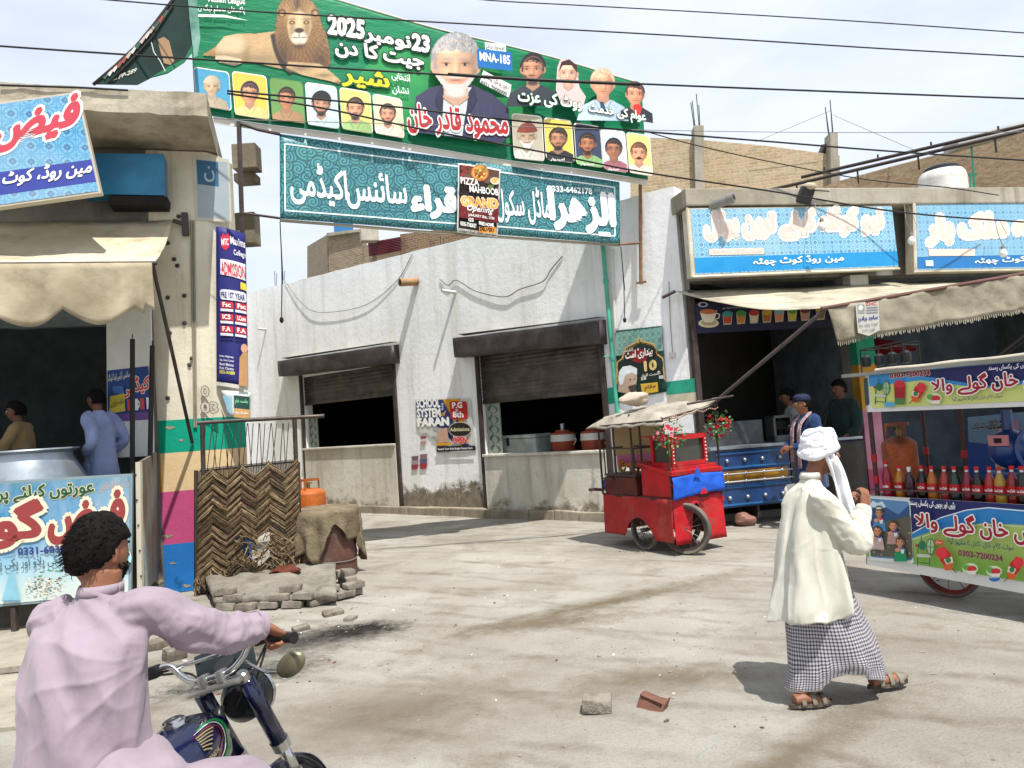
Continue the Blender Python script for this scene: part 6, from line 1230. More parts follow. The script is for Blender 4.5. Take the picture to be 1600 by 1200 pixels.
# flower bunches
def bunch(c, r, seed, lbl, pal):
    t = empty('flower_bunch', c, label=lbl, cat='flowers', group='artificial flower bunches on the red cart'); rr = random.Random(seed); ml = MB(); m1 = MB()
    for k in range(150):
        d = V((rr.gauss(0, 1), rr.gauss(0, 1), rr.gauss(0, 1.15))).normalized(); p = c + d * r * rr.uniform(.3, 1.15); q = V((rr.gauss(0, 1), rr.gauss(0, 1), rr.gauss(0, 1))).normalized(); l = .045
        s_ = q.cross(d).normalized() * .014; ml.add([p, p + d * l * .5 + s_, p + d * l, p + d * l * .5 - s_], [(0, 1, 2, 3)], m=0 if k % 3 else 1)
    ml.build('leaves', [mat('leaf_green', '#2f5a2c', '#3f6f38', bump=0), mat('leaf_pale', '#8ea86a', bump=0)], t, fix=False)
    for k in range(26):
        d = V((rr.gauss(0, 1), rr.gauss(0, 1) - .4, rr.gauss(0, 1))).normalized(); p = c + d * r * rr.uniform(.75, 1.0); 
        for j in range(6):
            a = j * 1.05; u_ = d.orthogonal().normalized(); v_ = d.cross(u_); e = (u_ * cos(a) + v_ * sin(a)); f = (u_ * -sin(a) + v_ * cos(a)); m1.add([p, p + e * .018 + f * .014 + d * .008, p + e * .034 + d * .018, p + e * .018 - f * .014 + d * .008], [(0, 1, 2, 3)], m=k % len(pal))
        m1.ball(p + d * .008, .012, 6, 4, m=k % len(pal))
    m1.build('petals', [mat('petal_' + c_[1:], c_, bump=0) for c_ in pal], t, fix=False)['kind'] = 'stuff'
    mb = MB(); mb.tube([c - V((0, 0, r * 1.5)), c], .012, 6); mb.build('stem', MATS['leaf_green'], t)
bunch(KP(.02, .0, 1.55), .19, 3, 'left bunch of pink and red flowers on the near post of the red cart', ('#b8202c', '#d88a94', '#c23340')); bunch(KP(KW, -.02, 1.63), .18, 8, 'right bunch of deep red roses on the far post of the red cart', ('#c01a28', '#a8141f'))
# ================================================================ drink cart on the right
D0, D1 = aty(1353, 700, 7.0), aty(1600, 700, 5.85); D0.z = D1.z = 0; du = (D1 - D0).normalized(); di = V((-du.y, du.x, 0)); 
if di.x < 0: di = -di
da = atan2(du.y, du.x); DP = Plane(D0, di); DL = 2.35; DD = .95
dc = empty('drink_cart', D0 + du * 1.1 + di * .45, da, 'drink cart with illustrated banners, bottles and red rimmed wheels at the right edge', 'cart')
def DQ(u_, d, z): return D0 + du * u_ + di * d + V((0, 0, z))
def db(u0, u1_, d0, d1, z0, z1, name, m, parent=dc, bev=0): return MB().box(DQ((u0 + u1_) / 2, (d0 + d1) / 2, (z0 + z1) / 2), (u1_ - u0, d1 - d0, z1 - z0), da, bev=bev).build(name, m, parent)
db(.02, DL, .02, DD, .87, .91, 'deck', mat('deck_steel', '#57504a', metal=.3, rough=.6)); db(.02, DL, .03, DD, .80, .87, 'deck_frame', RUST)
WB = ink('#d3d3cf'); SKB, LG = '#2b78b4', '#93b545'
def prt_grad(name, c1, c2, c3):
    m, t, b, vec = base_mat(name); s = node(t, 'SeparateXYZ'); t.links.new(vec, s.inputs[0]); d = node(t, 'VectorMath', operation='DOT_PRODUCT'); t.links.new(vec, d.inputs[0]); d.inputs[1].default_value = du
    z = mth(t, 'ADD', s.outputs[2], mth(t, 'MULTIPLY', mth(t, 'SINE', mth(t, 'MULTIPLY', d.outputs['Value'], 2.2)), .05)); return m, t, b, z
m_, t_, b_, z_n = prt_grad('banner_lime', 0, 0, 0); r = node(t_, 'ValToRGB'); r.color_ramp.elements[0].position = .30; r.color_ramp.elements[0].color = hx('#6fa03a') + (1,); r.color_ramp.elements[1].position = .88; r.color_ramp.elements[1].color = hx('#c2cb74') + (1,); t_.links.new(z_n, r.inputs[0]); t_.links.new(r.outputs[0], b_.inputs['Base Color']); LIME = m_
def cart_board(q, lower):
    t = MB(); t.prism([DP.W(*p) for p in q], di * .015); return t
def icemachine(pr, x, y, s_):
    g = '#2c6a4a'
    for dx in (-10, 10): pr.line([(x + dx * s_, y + 22 * s_), (x + dx * .9 * s_, y - 14 * s_)], 1.8 * s_, g, up=dx < 0)
    pr.line([(x - 10 * s_, y + 16 * s_), (x + 10 * s_, y + 18 * s_)], 1.5 * s_, g, up=False); pr.quad(x - 11 * s_, y + 2 * s_, x + 11 * s_, y + 7 * s_, '#b9c2b4', .05); pr.ell(x - 2 * s_, y - 12 * s_, 6 * s_, 8 * s_, g, 12)
    pr.ell(x + 12 * s_, y - 10 * s_, 7 * s_, 14 * s_, g, 16); pr.ell(x + 12 * s_, y - 10 * s_, 5.6 * s_, 12.4 * s_, '#9fb98c', 16); pr.line([(x + 12 * s_, y - 23 * s_), (x + 12 * s_, y + 3 * s_)], 1 * s_, g); pr.line([(x + 6 * s_, y - 10 * s_), (x + 18 * s_, y - 9 * s_)], 1 * s_, g, up=False); pr.line([(x - 3 * s_, y - 28 * s_), (x - 3 * s_, y - 18 * s_)], 1.5 * s_, g); pr.ell(x - 11 * s_, y - 12 * s_, 2 * s_, 3 * s_, '#a8343a', 8)
def gola(pr, x, y, s_, flip=1):
    pr.poly([(x - 12 * s_, y - 12 * s_), (x - 3 * s_, y - 18 * s_), (x + 6 * s_, y - 8 * s_), (x + 9 * s_, y + 4 * s_), (x + 2 * s_, y + 14 * s_), (x - 8 * s_, y + 2 * s_)] if flip > 0 else [(x + 12 * s_, y - 12 * s_), (x + 3 * s_, y - 18 * s_), (x - 6 * s_, y - 8 * s_), (x - 11 * s_, y + 8 * s_), (x - 2 * s_, y + 14 * s_), (x + 8 * s_, y + 2 * s_)], '#b9262c')
    pr.ell(x - 6 * s_ * flip, y - 9 * s_, 8 * s_, 8 * s_, '#d2343c', 10); pr.poly([(x - 3 * s_ * flip, y), (x + 8 * s_ * flip, y - 4 * s_), (x + 10 * s_ * flip, y + 6 * s_), (x + 3 * s_ * flip, y + 12 * s_)], '#d8d4c4'); pr.ell(x + 3 * s_ * flip, y + 1 * s_, 4 * s_, 4 * s_, '#3a7a3a', 8); pr.poly([(x - 4 * s_ * flip, y + 8 * s_), (x + 10 * s_ * flip, y + 4 * s_), (x + 8 * s_ * flip, y + 14 * s_), (x - 1 * s_ * flip, y + 15 * s_)], '#cc5a26'); pr.line([(x + 8 * s_ * flip, y + 11 * s_), (x + 14 * s_ * flip, y + 18 * s_)], 1.3 * s_, '#5a4632')
def tub(pr, x, y, s_=1):
    pr.ell(x, y, 13 * s_, 9 * s_, '#c9d8b0', 14); pr.ell(x - 6 * s_, y - 2 * s_, 6 * s_, 5 * s_, '#55a04a', 8); pr.ell(x + 3 * s_, y, 8 * s_, 5 * s_, '#c23036', 10); pr.poly([(x - 5 * s_, y + 4 * s_), (x + 11 * s_, y + 3 * s_), (x + 9 * s_, y + 9 * s_), (x - 3 * s_, y + 9 * s_)], '#d9d6cc')
# lower banner
lq = ((1352, 774), (1690, 794), (1690, 944), (1353, 882)); b = cart_board(lq, 1); lb = b.build('lower_banner', WB, dc); pr = Print(DP, .004)
pr.poly([fr(lq, *q) for q in ((.003, .03), (1, .03), (1, .86), (.003, .88))], LIME)
pr.poly([(1425, 778), (1690, 794), (1690, 840), (1600, 820), (1540, 817), (1490, 822), (1450, 832), (1426, 841)], '#2f7fbe'); pr.poly([(1422, 778), (1690, 794), (1690, 806), (1600, 796), (1545, 792), (1510, 796), (1470, 808), (1426, 832)], '#27295f')
pr.line([(1426, 833), (1470, 809), (1510, 797), (1545, 793), (1600, 798), (1690, 810)], 1.6, '#e4ecf0'); pr.line([(1426, 843), (1490, 824), (1540, 819), (1600, 823), (1690, 842)], 1.2, '#d8e2b8')
# photograph of four children
pr.rrect(1354, 776, 1423, 875, '#d8dcdc', 4, .085, lean=.06); pr.rrect(1356, 778, 1421, 870, '#5a84ae', 3, .085, lean=.06); pr.poly([(1357, 800), (1375, 786), (1392, 796), (1405, 804), (1422, 788), (1424, 830), (1360, 826)], '#34507a'); pr.poly([(1357, 790), (1366, 782), (1372, 786), (1380, 783), (1386, 792), (1376, 796), (1366, 792)], '#c8d6e2'); pr.poly([(1359, 822), (1380, 815), (1424, 806), (1428, 872), (1362, 868)], '#5c594c')
rr = random.Random(6)
for k in range(40): pr.ell(rr.uniform(1362, 1425), rr.uniform(818, 868), rr.uniform(1, 3), rr.uniform(.8, 1.8), rr.choice(('#8a8878', '#3c3c34', '#a8a698', '#6a5a44')), 6, up=k % 8 == 0)
for x, y, s_, bd, hs in ((1376, 801, 15, '#4a8ab8', 'hat'), (1399, 821, 15, '#b08a86', 'girl'), (1375, 829, 15, '#b8a09c', 'girl'), (1411, 846, 16, '#1f8a5a', 'boy')):
    pr.poly([(x - 10, y + s_ * 1.9), (x - 8, y + s_ * .75), (x, y + s_ * .5), (x + 8, y + s_ * .75), (x + 11, y + s_ * 1.9)], bd); pr.face(x, y, s_, '#c98f70', '#2a1c18', 'long' if hs == 'girl' else 'short', None, None)
    if hs == 'hat': pr.ell(x, y - s_ * .42, s_ * .55, s_ * .18, '#3c4a46', 12); pr.ell(x, y - s_ * .55, s_ * .38, s_ * .24, '#5a6a60', 12); pr.ell(x, y - s_ * .5, s_ * .3, s_ * .1, '#d0ccb8', 10)
    pr.ell(x - 4, y + s_ * .75, 4, 3, '#c98f70', 8); pr.poly([(x + 1, y + s_ * .6), (x + 7, y + s_ * .6), (x + 6, y + s_ * 1.1), (x + 2, y + s_ * 1.1)], '#d8dce0'); pr.ell(x + 4, y + s_ * .6, 3, 2, ('#c23a58', '#7fb83a', '#e08a4a', '#3a4ab0')[int(x) % 4], 8)
pr.text('بڑوں اور بچوں کی یکساں پسند', 1427, 791, 1498, 796, 12, '#eef0f2', .02); RD_ = '#9a1f2c'
pr.text('درویش خان گولے والا', 1437, 829, 1672, 862, (32, 46), RD_, .025, '#f0ece8', .06); icemachine(pr, 1449, 862, .95); pr.quad(1467, 842, 1481, 849, '#c94a26', .05); pr.text('سپیشل', 1469, 848, 1479, 848, 5, '#f0e8d8')
pr.text('سوات، کالام، ناران، کاغان کا مشہور گولا', 1488, 851, 1591, 862, 14, '#3a4a66', .015); pr.text('0303-7200234', 1505, 866, 1574, 875, 9, '#7c2450', .04)
gola(pr, 1486, 872, 1.15); tub(pr, 1524, 886, .95); tub(pr, 1562, 890, .95); pr.ell(1563, 900, 9, 6, '#2f6ab0', 14, a0=0, a1=180); gola(pr, 1594, 886, 1.1, -1); tub(pr, 1640, 905, 1.1); pr.build('lower_artwork', lb)
# upper banner
uq = ((1350, 584), (1690, 555), (1690, 632), (1354, 644)); b = cart_board(uq, 0); ub = b.build('upper_banner', WB, dc); pr = Print(DP, .004)
pr.poly([fr(uq, *q) for q in ((.02, .04), (1, .04), (1, .88), (.03, .90))], LIME)
pr.poly([(1358, 585), (1690, 557), (1690, 592), (1600, 600), (1540, 606), (1500, 602), (1440, 594), (1359, 604)], '#3f8cc6'); pr.poly([(1400, 583), (1690, 557), (1690, 588), (1600, 594), (1560, 604), (1520, 600), (1460, 590), (1430, 587)], '#28295c')
pr.poly([(1350, 592), (1356, 590), (1359, 632), (1353, 634)], '#3a4a44')
pr.text('0303-7200234', 1392, 591, 1454, 586, 8, '#8a2430', .05, '#e8e4e0', .05); icemachine(pr, 1377, 614, .8); pr.ell(1392, 632, 9, 4, '#5aa4cc', 12)
pr.poly([(1399, 600), (1417, 600), (1416, 630), (1401, 631)], '#9a1f2c'); pr.ell(1408, 600, 9, 6, '#c42a3a', 12); pr.quad(1401, 622, 1416, 632, '#4c7a44', 0); gola(pr, 1437, 614, .95, -1); tub(pr, 1463, 622, .95)
pr.text('درویش خان گولے والا', 1461, 619, 1680, 606, (28, 38), RD_, .025, '#f0ece8', .06); pr.text('بڑوں اور بچوں کی یکساں پسند', 1549, 581, 1640, 573, 10, '#e8e8ec', .01); pr.text('سوات کالام ناران کاغان کا مشہور گولا', 1492, 629, 1571, 623, 9, '#3a4a66', .01); pr.build('upper_artwork', ub)
# side banners (turned round the left end)
mb = MB(); a = DP.W(1352, 774); b_ = DP.W(1353, 882); mb.prism([a, b_, b_ + di * .9, a + di * .9], du * .015); mb.build('end_banner', WB, dc)
mb = MB(); a = DP.W(1350, 584); b_ = DP.W(1354, 644); mb.prism([a, b_, b_ + di * .9, a + di * .9], du * .015); mb.build('end_banner', WB, dc)
mb = MB(); mb.box(DQ(DL / 2 - .1, .45, 2.07), (DL + .1, 1.0, .03), da); mb.build('roof_sheet', mat('dull_sheet', '#8a8a84'), dc)
mb = MB(); mb.tube([DQ(.15 + k * .12, .03 + .01 * sin(k * 2), 2.095 + .004 * sin(k * 1.3)) for k in range(20)], .017, 8); mb.build('rolled_cloth', mat('cream_cloth', '#c4bba8', bump=.4), dc, smooth=True)
for u_, d in ((.04, .05), (.04, .9), (.62, .5), (DL, .05), (DL, .9)):
    mb = MB(); mb.tube([DQ(u_, d, .9), DQ(u_, d, 2.07)], .022, 8); p_ = mb.build('post', POST, dc, smooth=True)
    for z in (1.05, 1.25): mb = MB(); mb.tube([DQ(u_, d, z), DQ(u_, d, z + .07)], .027, 8); mb.build('red_tape', REDP, p_)
mb = MB(); mb.tube([DQ(.0, .0, 1.0), DQ(DL, .0, 1.0)], .008, 6); mb.build('guard_rail', RUST, dc)
for k, (px, py, d) in enumerate(((1412, 915, .45), (1585, 944, .45))):
    g = DQ(.42 + k * 1.05, .42, .30); wheel(dc, g, di, .30, TYRE, mat('rim_red', '#7c2c26', '#5c221e', rough=.6), 10, .028)
mb = MB(); mb.tube([DQ(.2, .42, .8), DQ(.42, .42, .3)], .02, 6); mb.tube([DQ(.6, .42, .8), DQ(.42, .42, .3)], .02, 6); mb.build('axle_stay', RUST, dc)
# bottles
def liquid(n, c): 
    m = mat('drink_' + n, c, tuple(x * .8 for x in hx(c)), rough=.12, bump=0, spec=.7, trans=.25); return m
CLR = mat('clear_bottle', '#c9cccb', rough=.1, bump=0, spec=.7); LAB = mat('red_label', '#b01822', rough=.4, bump=0); CAPR = mat('red_cap', '#c01822', rough=.4, bump=0)
cols = [('pink', '#a01c3c', .345), ('orange', '#c07a1e', .30), ('plum', '#3f1c2c', .29), ('cola', '#1c1411', .30), ('amber', '#b8681c', .30), ('rose', '#a83a2c', .30), ('green', '#1f3330', .30), ('berry', '#8c1f3c', .30), ('cola', '#1c1411', .30), ('red', '#a8341f', .30), ('yellow', '#b8902c', .30), ('cherry', '#8c241f', .31), ('cola', '#1c1411', .31), ('amber', '#b8681c', .31), ('berry', '#8c1f3c', .31), ('cola', '#1c1411', .31)]
for k, (n, c, hb) in enumerate(cols):
    u_ = None; px = 1376 + k * 17.6; q = DP.W(px, 740); u_ = (q - D0).dot(du); p = DQ(u_, .09 + .02 * (k % 2), .912); R_ = .044
    nm = {'pink': 'bright pink', 'orange': 'orange', 'plum': 'dark plum', 'cola': 'dark cola', 'amber': 'amber', 'rose': 'rose red', 'green': 'dark green', 'berry': 'berry red', 'red': 'orange red', 'yellow': 'yellow', 'cherry': 'cherry red'}[n]
    where = ('first', 'second', 'third', 'fourth', 'fifth', 'sixth', 'seventh', 'eighth', 'ninth', 'tenth', 'eleventh', 'twelfth', 'thirteenth', 'fourteenth', 'fifteenth', 'sixteenth')[k]
    t = empty('drink_bottle', p, label='%s drink bottle, %s from the left in the row on the drink cart' % (nm, where), cat='bottle', group='drink bottles in a row on the cart'); f = hb / .30
    prof = [(0, 0), (R_ * .8, 0), (R_, .012), (R_ * .97, .07), (R_ * .92, .10), (R_, .125), (R_, .165 * f), (R_ * .9, .19 * f), (R_ * .6, .225 * f), (R_ * .34, .255 * f)]
    mb = MB(); mb.lathe(prof, p, 18); mb.build('drink_body', liquid(n, c), t, smooth=True); mb = MB(); mb.lathe([(R_ * .345, .25 * f), (R_ * .3, .27 * f), (R_ * .3, .285 * f)], p, 12); mb.build('neck', CLR, t, smooth=True)
    mb = MB(); mb.lathe([(R_ * .4, .272 * f), (R_ * .42, .30 * f), (0, .302 * f)], p, 12); mb.build('cap', CAPR if k not in (2,) else CLR, t, smooth=True)
    if k != 2:
        mb = MB(); mb.lathe([(R_ * 1.015, .088), (R_ * 1.02, .128), (R_ * 1.02, .15)], p, 18); lb_ = mb.build('label', LAB, t, smooth=True)
        vs, fs = text2d('Coca-Cola' if n != 'pink' else 'Cola', .03, .3); ax = max(v[0] for v in vs); mb = MB(); f0 = atan2(-di.y, -di.x) - .25
        pts = []
        for x, y, kk in vs:
            th = f0 - .95 + 1.9 * (x / ax); pts.append(p + V((cos(th) * R_ * 1.05, sin(th) * R_ * 1.05, .102 + y * .032)))
        mb.add(pts, fs); mb.build('label_script', ink('#ece8e4'), lb_, fix=False)
# orange gas cylinder in the cart
def gascyl(c, R_, H_, lbl, m, ring=True):
    c = V(c); t = empty('gas_cylinder', c, label=lbl, cat='gas cylinder'); mb = MB(); pr_ = [(0, .02), (R_ * .9, .02), (R_, .06)]
    for k in range(10): pr_.append((R_ * (1.0 + (.012 if k in (6,) else 0)), .06 + (H_ - .15) * k / 9))
    for k in range(1, 9): a = k / 8 * pi / 2; pr_.append((R_ * cos(a) if k < 8 else 0, H_ - .09 + .09 * sin(a)))
    mb.lathe(pr_, c, 36); mb.build('tank', m, t, smooth=True)
    mb = MB(); 
    mb.lathe([(R_ * .85, 0), (R_ * .87, .05)], c, 28); mb.build('foot_ring', m, t, smooth=True, solid=.004)
    mb = MB()
    for k in range(3):
        a = 2 * pi * k / 3 + .5; d = V((cos(a), sin(a), 0)); mb.tube([c + d * R_ * .66 + V((0, 0, H_ - .06)), c + d * R_ * .62 + V((0, 0, H_ + .12))], .012, 6)
    mb.lathe([(R_ * .58, H_ + .10), (R_ * .66, H_ + .10), (R_ * .66, H_ + .125), (R_ * .58, H_ + .125), (R_ * .58, H_ + .10)], c, 28); mb.build('handle_ring', m, t)
    mb = MB(); mb.lathe([(0, H_), (.025, H_), (.025, H_ + .07), (.015, H_ + .09), (0, H_ + .09)], c, 12); mb.tube([c + V((-.05, 0, H_ + .07)), c + V((.05, 0, H_ + .07))], .012, 6); mb.build('valve', mat('brass', '#7c6a3c', metal=.7, rough=.4), t, smooth=True); return t
def cylmat(n, c1, c2, d): return mat(n, c1, c2, rough=.55, scale=3, bump=.2, dirt=d, dscale=4, dlo=.45, dhi=.7)
g = aty(1405, 700, 7.15); gascyl((g.x, g.y, .915), .155, .55, 'rusty orange gas cylinder standing at the left end of the drink cart', cylmat('cyl_rusty', '#b0582a', '#8a4220', '#3f2a20'))
# ice shaving machine
c = DQ(1.0, .5, .912); t = empty('ice_crusher', c, label='blue cast iron ice shaving machine with flywheel in the drink cart', cat='machine'); IB = mat('machine_blue', '#14306a', '#1c4484', rough=.3, bump=.2, bs=12, spec=.6)
mb = MB(); mb.box(c + V((0, 0, .12)), (.30, .26, .24), da, bev=.03); mb.build('base', IB, t); mb = MB(); mb.ball(c + V((0, 0, .42)), (.17, .15, .17), 18, 12); mb.tube([c + V((0, 0, .2)), c + V((0, 0, .75))], .045, 10); mb.build('body', IB, t, smooth=True)
mb = MB(); w0 = c + du * .27 + V((0, 0, .42)); mb.lathe([(.19, -.02), (.22, -.02), (.22, .02), (.19, .02), (.19, -.02)], w0, 28, axis=-di + du * .8)
for k in range(4): a = k * pi / 2 + .3; Q = V((0, 0, 1)).rotation_difference((-di + du * .8).normalized()).to_matrix(); mb.tube([w0, w0 + Q @ V((cos(a) * .2, sin(a) * .2, 0))], .014, 6)
mb.build('flywheel', IB, t, smooth=True); mb = MB(); mb.box(c - di * .17 + V((0, 0, .50)), (.16, .02, .09), da, bev=.005); mb.build('label_plate', ink('#b8787a'), t); mb = MB(); mb.box(c - di * .183 + V((0, 0, .50)), (.06, .006, .04), da); mb.build('emblem', DARK, t)
mb = MB(); mb.box(DQ(1.1, .35, .99), (.16, .12, .16), da + .3, bev=.01); mb.box(DQ(1.22, .38, .97), (.14, .1, .12), da - .2, bev=.01); tag(mb.build('plastic_bag', ink('#c9c6c0')), 'white crumpled plastic bag beside the blue ice machine', 'bag')
mb = MB(); mb.lathe([(.0, 0), (.15, .02), (.2, .06), (.19, .065), (.14, .03), (0, .02)], DQ(1.55, .4, .93), 24); tag(mb.build('steel_tray', ALU, smooth=True), 'round steel tray on the drink cart deck at the right', 'tray')
# milk shake panel at the back
SKP = Plane(DQ(0, DD + .02, 0), di); kq = ((1512, 652), (1640, 640), (1640, 770), (1516, 772)); t = empty('shake_panel', SKP.W(1560, 770), label='blue and pink milk shake panel behind the ice machine', cat='panel'); mb = MB(); mb.prism([SKP.W(*p) for p in kq], di * .02); mb.build('board', ink('#6f8fae'), t); pr = Print(SKP, .004)
pr.poly([(1560, 668), (1592, 655), (1594, 690), (1562, 690)], '#b88ab0'); pr.poly([(1512, 690), (1592, 700), (1596, 770), (1516, 772)], '#2a4c96'); pr.ell(1576, 716, 20, 34, '#c9cdb8', 20, .2); pr.ell(1580, 712, 13, 24, '#b0b89c', 18, .2); pr.text('ماشاءاللہ', 1543, 672, 1575, 669, 15, '#22262e', .03, '#c9d0d6', .06); pr.text('شیک', 1520, 673, 1540, 671, 12, '#22262e', .03, '#c9d0d6', .06); pr.build('artwork', t)
# rack of dark cups on the cart roof
t = empty('cup_rack', DQ(.25, .1, 2.1), label='wire rack with dark hanging cups on the drink cart roof', cat='rack'); mb = MB(); z = 2.30
for d in (.05, .3): mb.tube([DQ(.0, d, z), DQ(.42, d, z + .03)], .007, 5)
for u_ in (0, .14, .28, .42): mb.tube([DQ(u_, .05, z), DQ(u_, .3, z)], .006, 5)
for u_, d in ((.0, .05), (.42, .05), (.0, .3), (.42, .3)): mb.tube([DQ(u_, d, 2.08), DQ(u_, d, z)], .007, 5)
mb.build('wire_frame', DARK, t)
for k in range(7):
    p = DQ(.02 + k * .065, .1 + .1 * (k % 2), 2.14); mb = MB(); mb.lathe([(0, 0), (.035, .0), (.043, .04), (.04, .09), (.02, .11)], p, 12); mb.tube([p + V((0, 0, .1)), p + V((0, 0, .18))], .004, 4); mb.build('cup', mat('black_cup', '#1d2120', rough=.35, bump=0), t, smooth=True)
# ================================================================ brick platform and rubble on the left
BRG = mat('grey_brick', '#857e72', '#6a6459', rough=.95, scale=5, bump=.6, bs=25, dirt='#5c5347', dscale=5, bd=.02)
pf = empty('brick_step', V((-3.2, 8.9, 0)), label='broken low step of grey bricks and cement under the upturned rope bed', cat='step')
cs = [gnd(295, 925), gnd(470, 900, .18), gnd(572, 912), gnd(566, 958), gnd(520, 975), gnd(420, 985), gnd(330, 1000)]
A1, A2, A3, A4, A5 = V((-4.05, 9.5, 0)), V((-2.45, 9.75, 0)), V((-1.93, 8.6, 0)), V((-2.4, 8.15, 0)), V((-3.45, 8.35, 0))
mb = MB(); mb.grid(lambda a, b: A1.lerp(A2, a).lerp(A5.lerp(A4, a), b) + V((.35 * a * b, 0, .15 + .05 * fbm((a * 5, b * 4, 0), 1.5) - .10 * max(0, b - .55) * (1 - a) - .10 * max(0, b - .8) * 5 * .3)), 30, 24); mb.build('cement_top', wmat('cement_top', '#8f8a7f', '#757065', dirt='#57524a', bump=1.0), pf, smooth='full', solid=.1)
rr = random.Random(21)
def brick(c, sz, rz_, p=None, tl=(0, 0), name='brick', m=None):
    mb = MB(); mb.box(c, sz, (tl[0], tl[1], rz_), bev=.012); 
    mb.disp(lambda q: q + V((1, 1, .6)) * .014 * fbm(q, 9)); return mb.build(name, m or BRG, p, smooth=True)
edge = [A5, A4, A3, A2.lerp(A3, .35)]
for L_i, z in enumerate((.05, .13, .2)):
    for e in range(3):
        a, b_ = edge[e], edge[e + 1]; n = max(2, int((b_ - a).length / .25)); off = (L_i % 2) * .5; dr = atan2((b_ - a).y, (b_ - a).x)
        for k in range(n):
            if rr.random() < (.03, .08, .25)[L_i]: continue
            f = (k + .5 + off * .9) / n
            if f > 1: continue
            c = a.lerp(b_, f) + V((rr.uniform(-.02, .02) - .02 * L_i, rr.uniform(-.02, .03) + .05 * L_i, z + rr.uniform(-.006, .006))); brick(c, (.225, .115 + .03 * rr.random(), .07), dr + rr.uniform(-.08, .08), pf, (rr.uniform(-.05, .05), rr.uniform(-.05, .05)))
for i, (px, py, sz, rz_, lb) in enumerate(((258, 1010, (.24, .14, .09), .3, 'flat broken slab piece lying left of the brick step'), (272, 1028, (.17, .14, .10), .9, 'pale cement block below the rider\'s stretched arm'), (300, 1012, (.16, .1, .08), -.2, 'small dark brick piece near the burnt patch'), (385, 968, (.26, .16, .07), .2, 'tilted brick fragment below the middle of the rope bed'), (520, 962, (.2, .14, .06), .5, 'brick fragment fallen at the step corner'), (548, 970, (.12, .09, .05), 1.2, 'small brick chip at the step corner'), (470, 985, (.16, .1, .05), .7, 'thin brick chip in front of the step'))):
    p = gnd(px, py); tag(brick(p + V((0, 0, sz[2] * .4)), sz, rz_, None, (.1, -.08), 'loose_brick', BRG), lb, 'brick', 'loose bricks around the broken step')
p = gnd(934, 1112); tag(brick(p + V((0, 0, .055)), (.18, .13, .085), -.12, None, (.04, .03), 'grey_block', mat('block_grey', '#8a8478', '#736d61', bump=.9, bs=25, bd=.03, dirt='#5c564c', dscale=9)), 'grey concrete block lying alone in the middle of the road', 'block')
p = gnd(1020, 1108); mb = MB(); mb.box(p + V((0, 0, .03)), (.17, .1, .07), (.25, .3, -.6), bev=.015); mb.disp(lambda q: q + V((1, 1, 1)) * .06 * fbm(q, 11)); tag(mb.build('red_brick', mat('red_brick_piece', '#7d5144', '#66463a', bump=.6, bs=30), smooth=True), 'broken red brick half sunk in the road beside the grey block', 'brick')
mb = MB(); mb.ball(V((-2.95, 9.3, .22)), (.19, .1, .05), 16, 8); mb.disp(lambda q: q + V((1, 1, 1)) * .05 * fbm(q, 9)); tag(mb.build('red_rag', mat('rag_red', '#5c2c20', bump=.6, bs=20), smooth=True), 'dark red rag lying on the step in front of the rope bed', 'rag')
# pale roadside slabs at far left
SLB = wmat('road_slab', '#a09a8c', '#8b8475', dirt='#6c6557', bump=.5)
for i, (q, z, lb) in enumerate(((((-60, 985), (118, 965), (112, 1040), (-60, 1060)), .05, 'upper'), (((-60, 1068), (112, 1050), (100, 1135), (-60, 1150)), .03, 'lower'))):
    pts = [gnd(*p) for p in q]; mb = MB(); mb.prism([V((p.x, p.y, .0)) for p in pts], V((0, 0, z))); tag(mb.build('kerb_slab', SLB), kind='structure')
# ================================================================ upturned rope bed
Cb0, Cb1 = V((-3.93, 9.36, .12)), V((-2.92, 9.72, .2)); cu_ = (Cb1 - Cb0); cu_.z = 0; cu_.normalize(); cn = V((-cu_.y, cu_.x, 0)); BP_ = Plane(Cb0, (cn + V((0, 0, .10))).normalized())
rb_ = empty('rope_bed', Cb0, label='upturned charpai rope bed with torn woven webbing leaning on the striped pillar', cat='bed'); IR = mat('bed_iron', '#4f4a45', '#3c3834', rough=.5, metal=.5, dirt='#6a5c50')
def bw_(px, py, d=0): return BP_.W(px, py, d)
mb = MB(); mb.tube([bw_(308, 661), bw_(372, 657, .0), bw_(504, 650)], .026, 10); mb.build('top_rail', IR, rb_, smooth=True)
mb = MB(); mb.lathe([(.027, 0), (.027, .02), (.018, .02), (.018, 0)], bw_(504, 650), 12, axis=cu_); mb.build('rail_end', IR, rb_, smooth=True)
for a, b_ in (((316, 662), (318, 742)), ((460, 655), (463, 732))): mb = MB(); mb.tube([bw_(*a), bw_(*b_)], .03, 8); mb.build('leg', IR, rb_, smooth=True)
mb = MB(); mb.tube([bw_(312, 735), bw_(463, 720)], .02, 8); mb.build('cross_rail', IR, rb_, smooth=True)
mb = MB(); mb.tube([bw_(306, 735), bw_(306, 925)], .024, 8); mb.build('side_rail', IR, rb_, smooth=True); mb = MB(); mb.tube([bw_(466, 722), bw_(470, 900)], .024, 8); mb.build('side_rail', IR, rb_, smooth=True)
mb = MB(); mb.tube(spline([bw_(308, 926), bw_(350, 922), bw_(410, 908), bw_(450, 899), bw_(506, 899)], 4), .024, 8); mb.build('bottom_rail', IR, rb_, smooth=True)
rr = random.Random(31); mb = MB()
xs_ = [322 + k * 9.2 for k in range(15)]
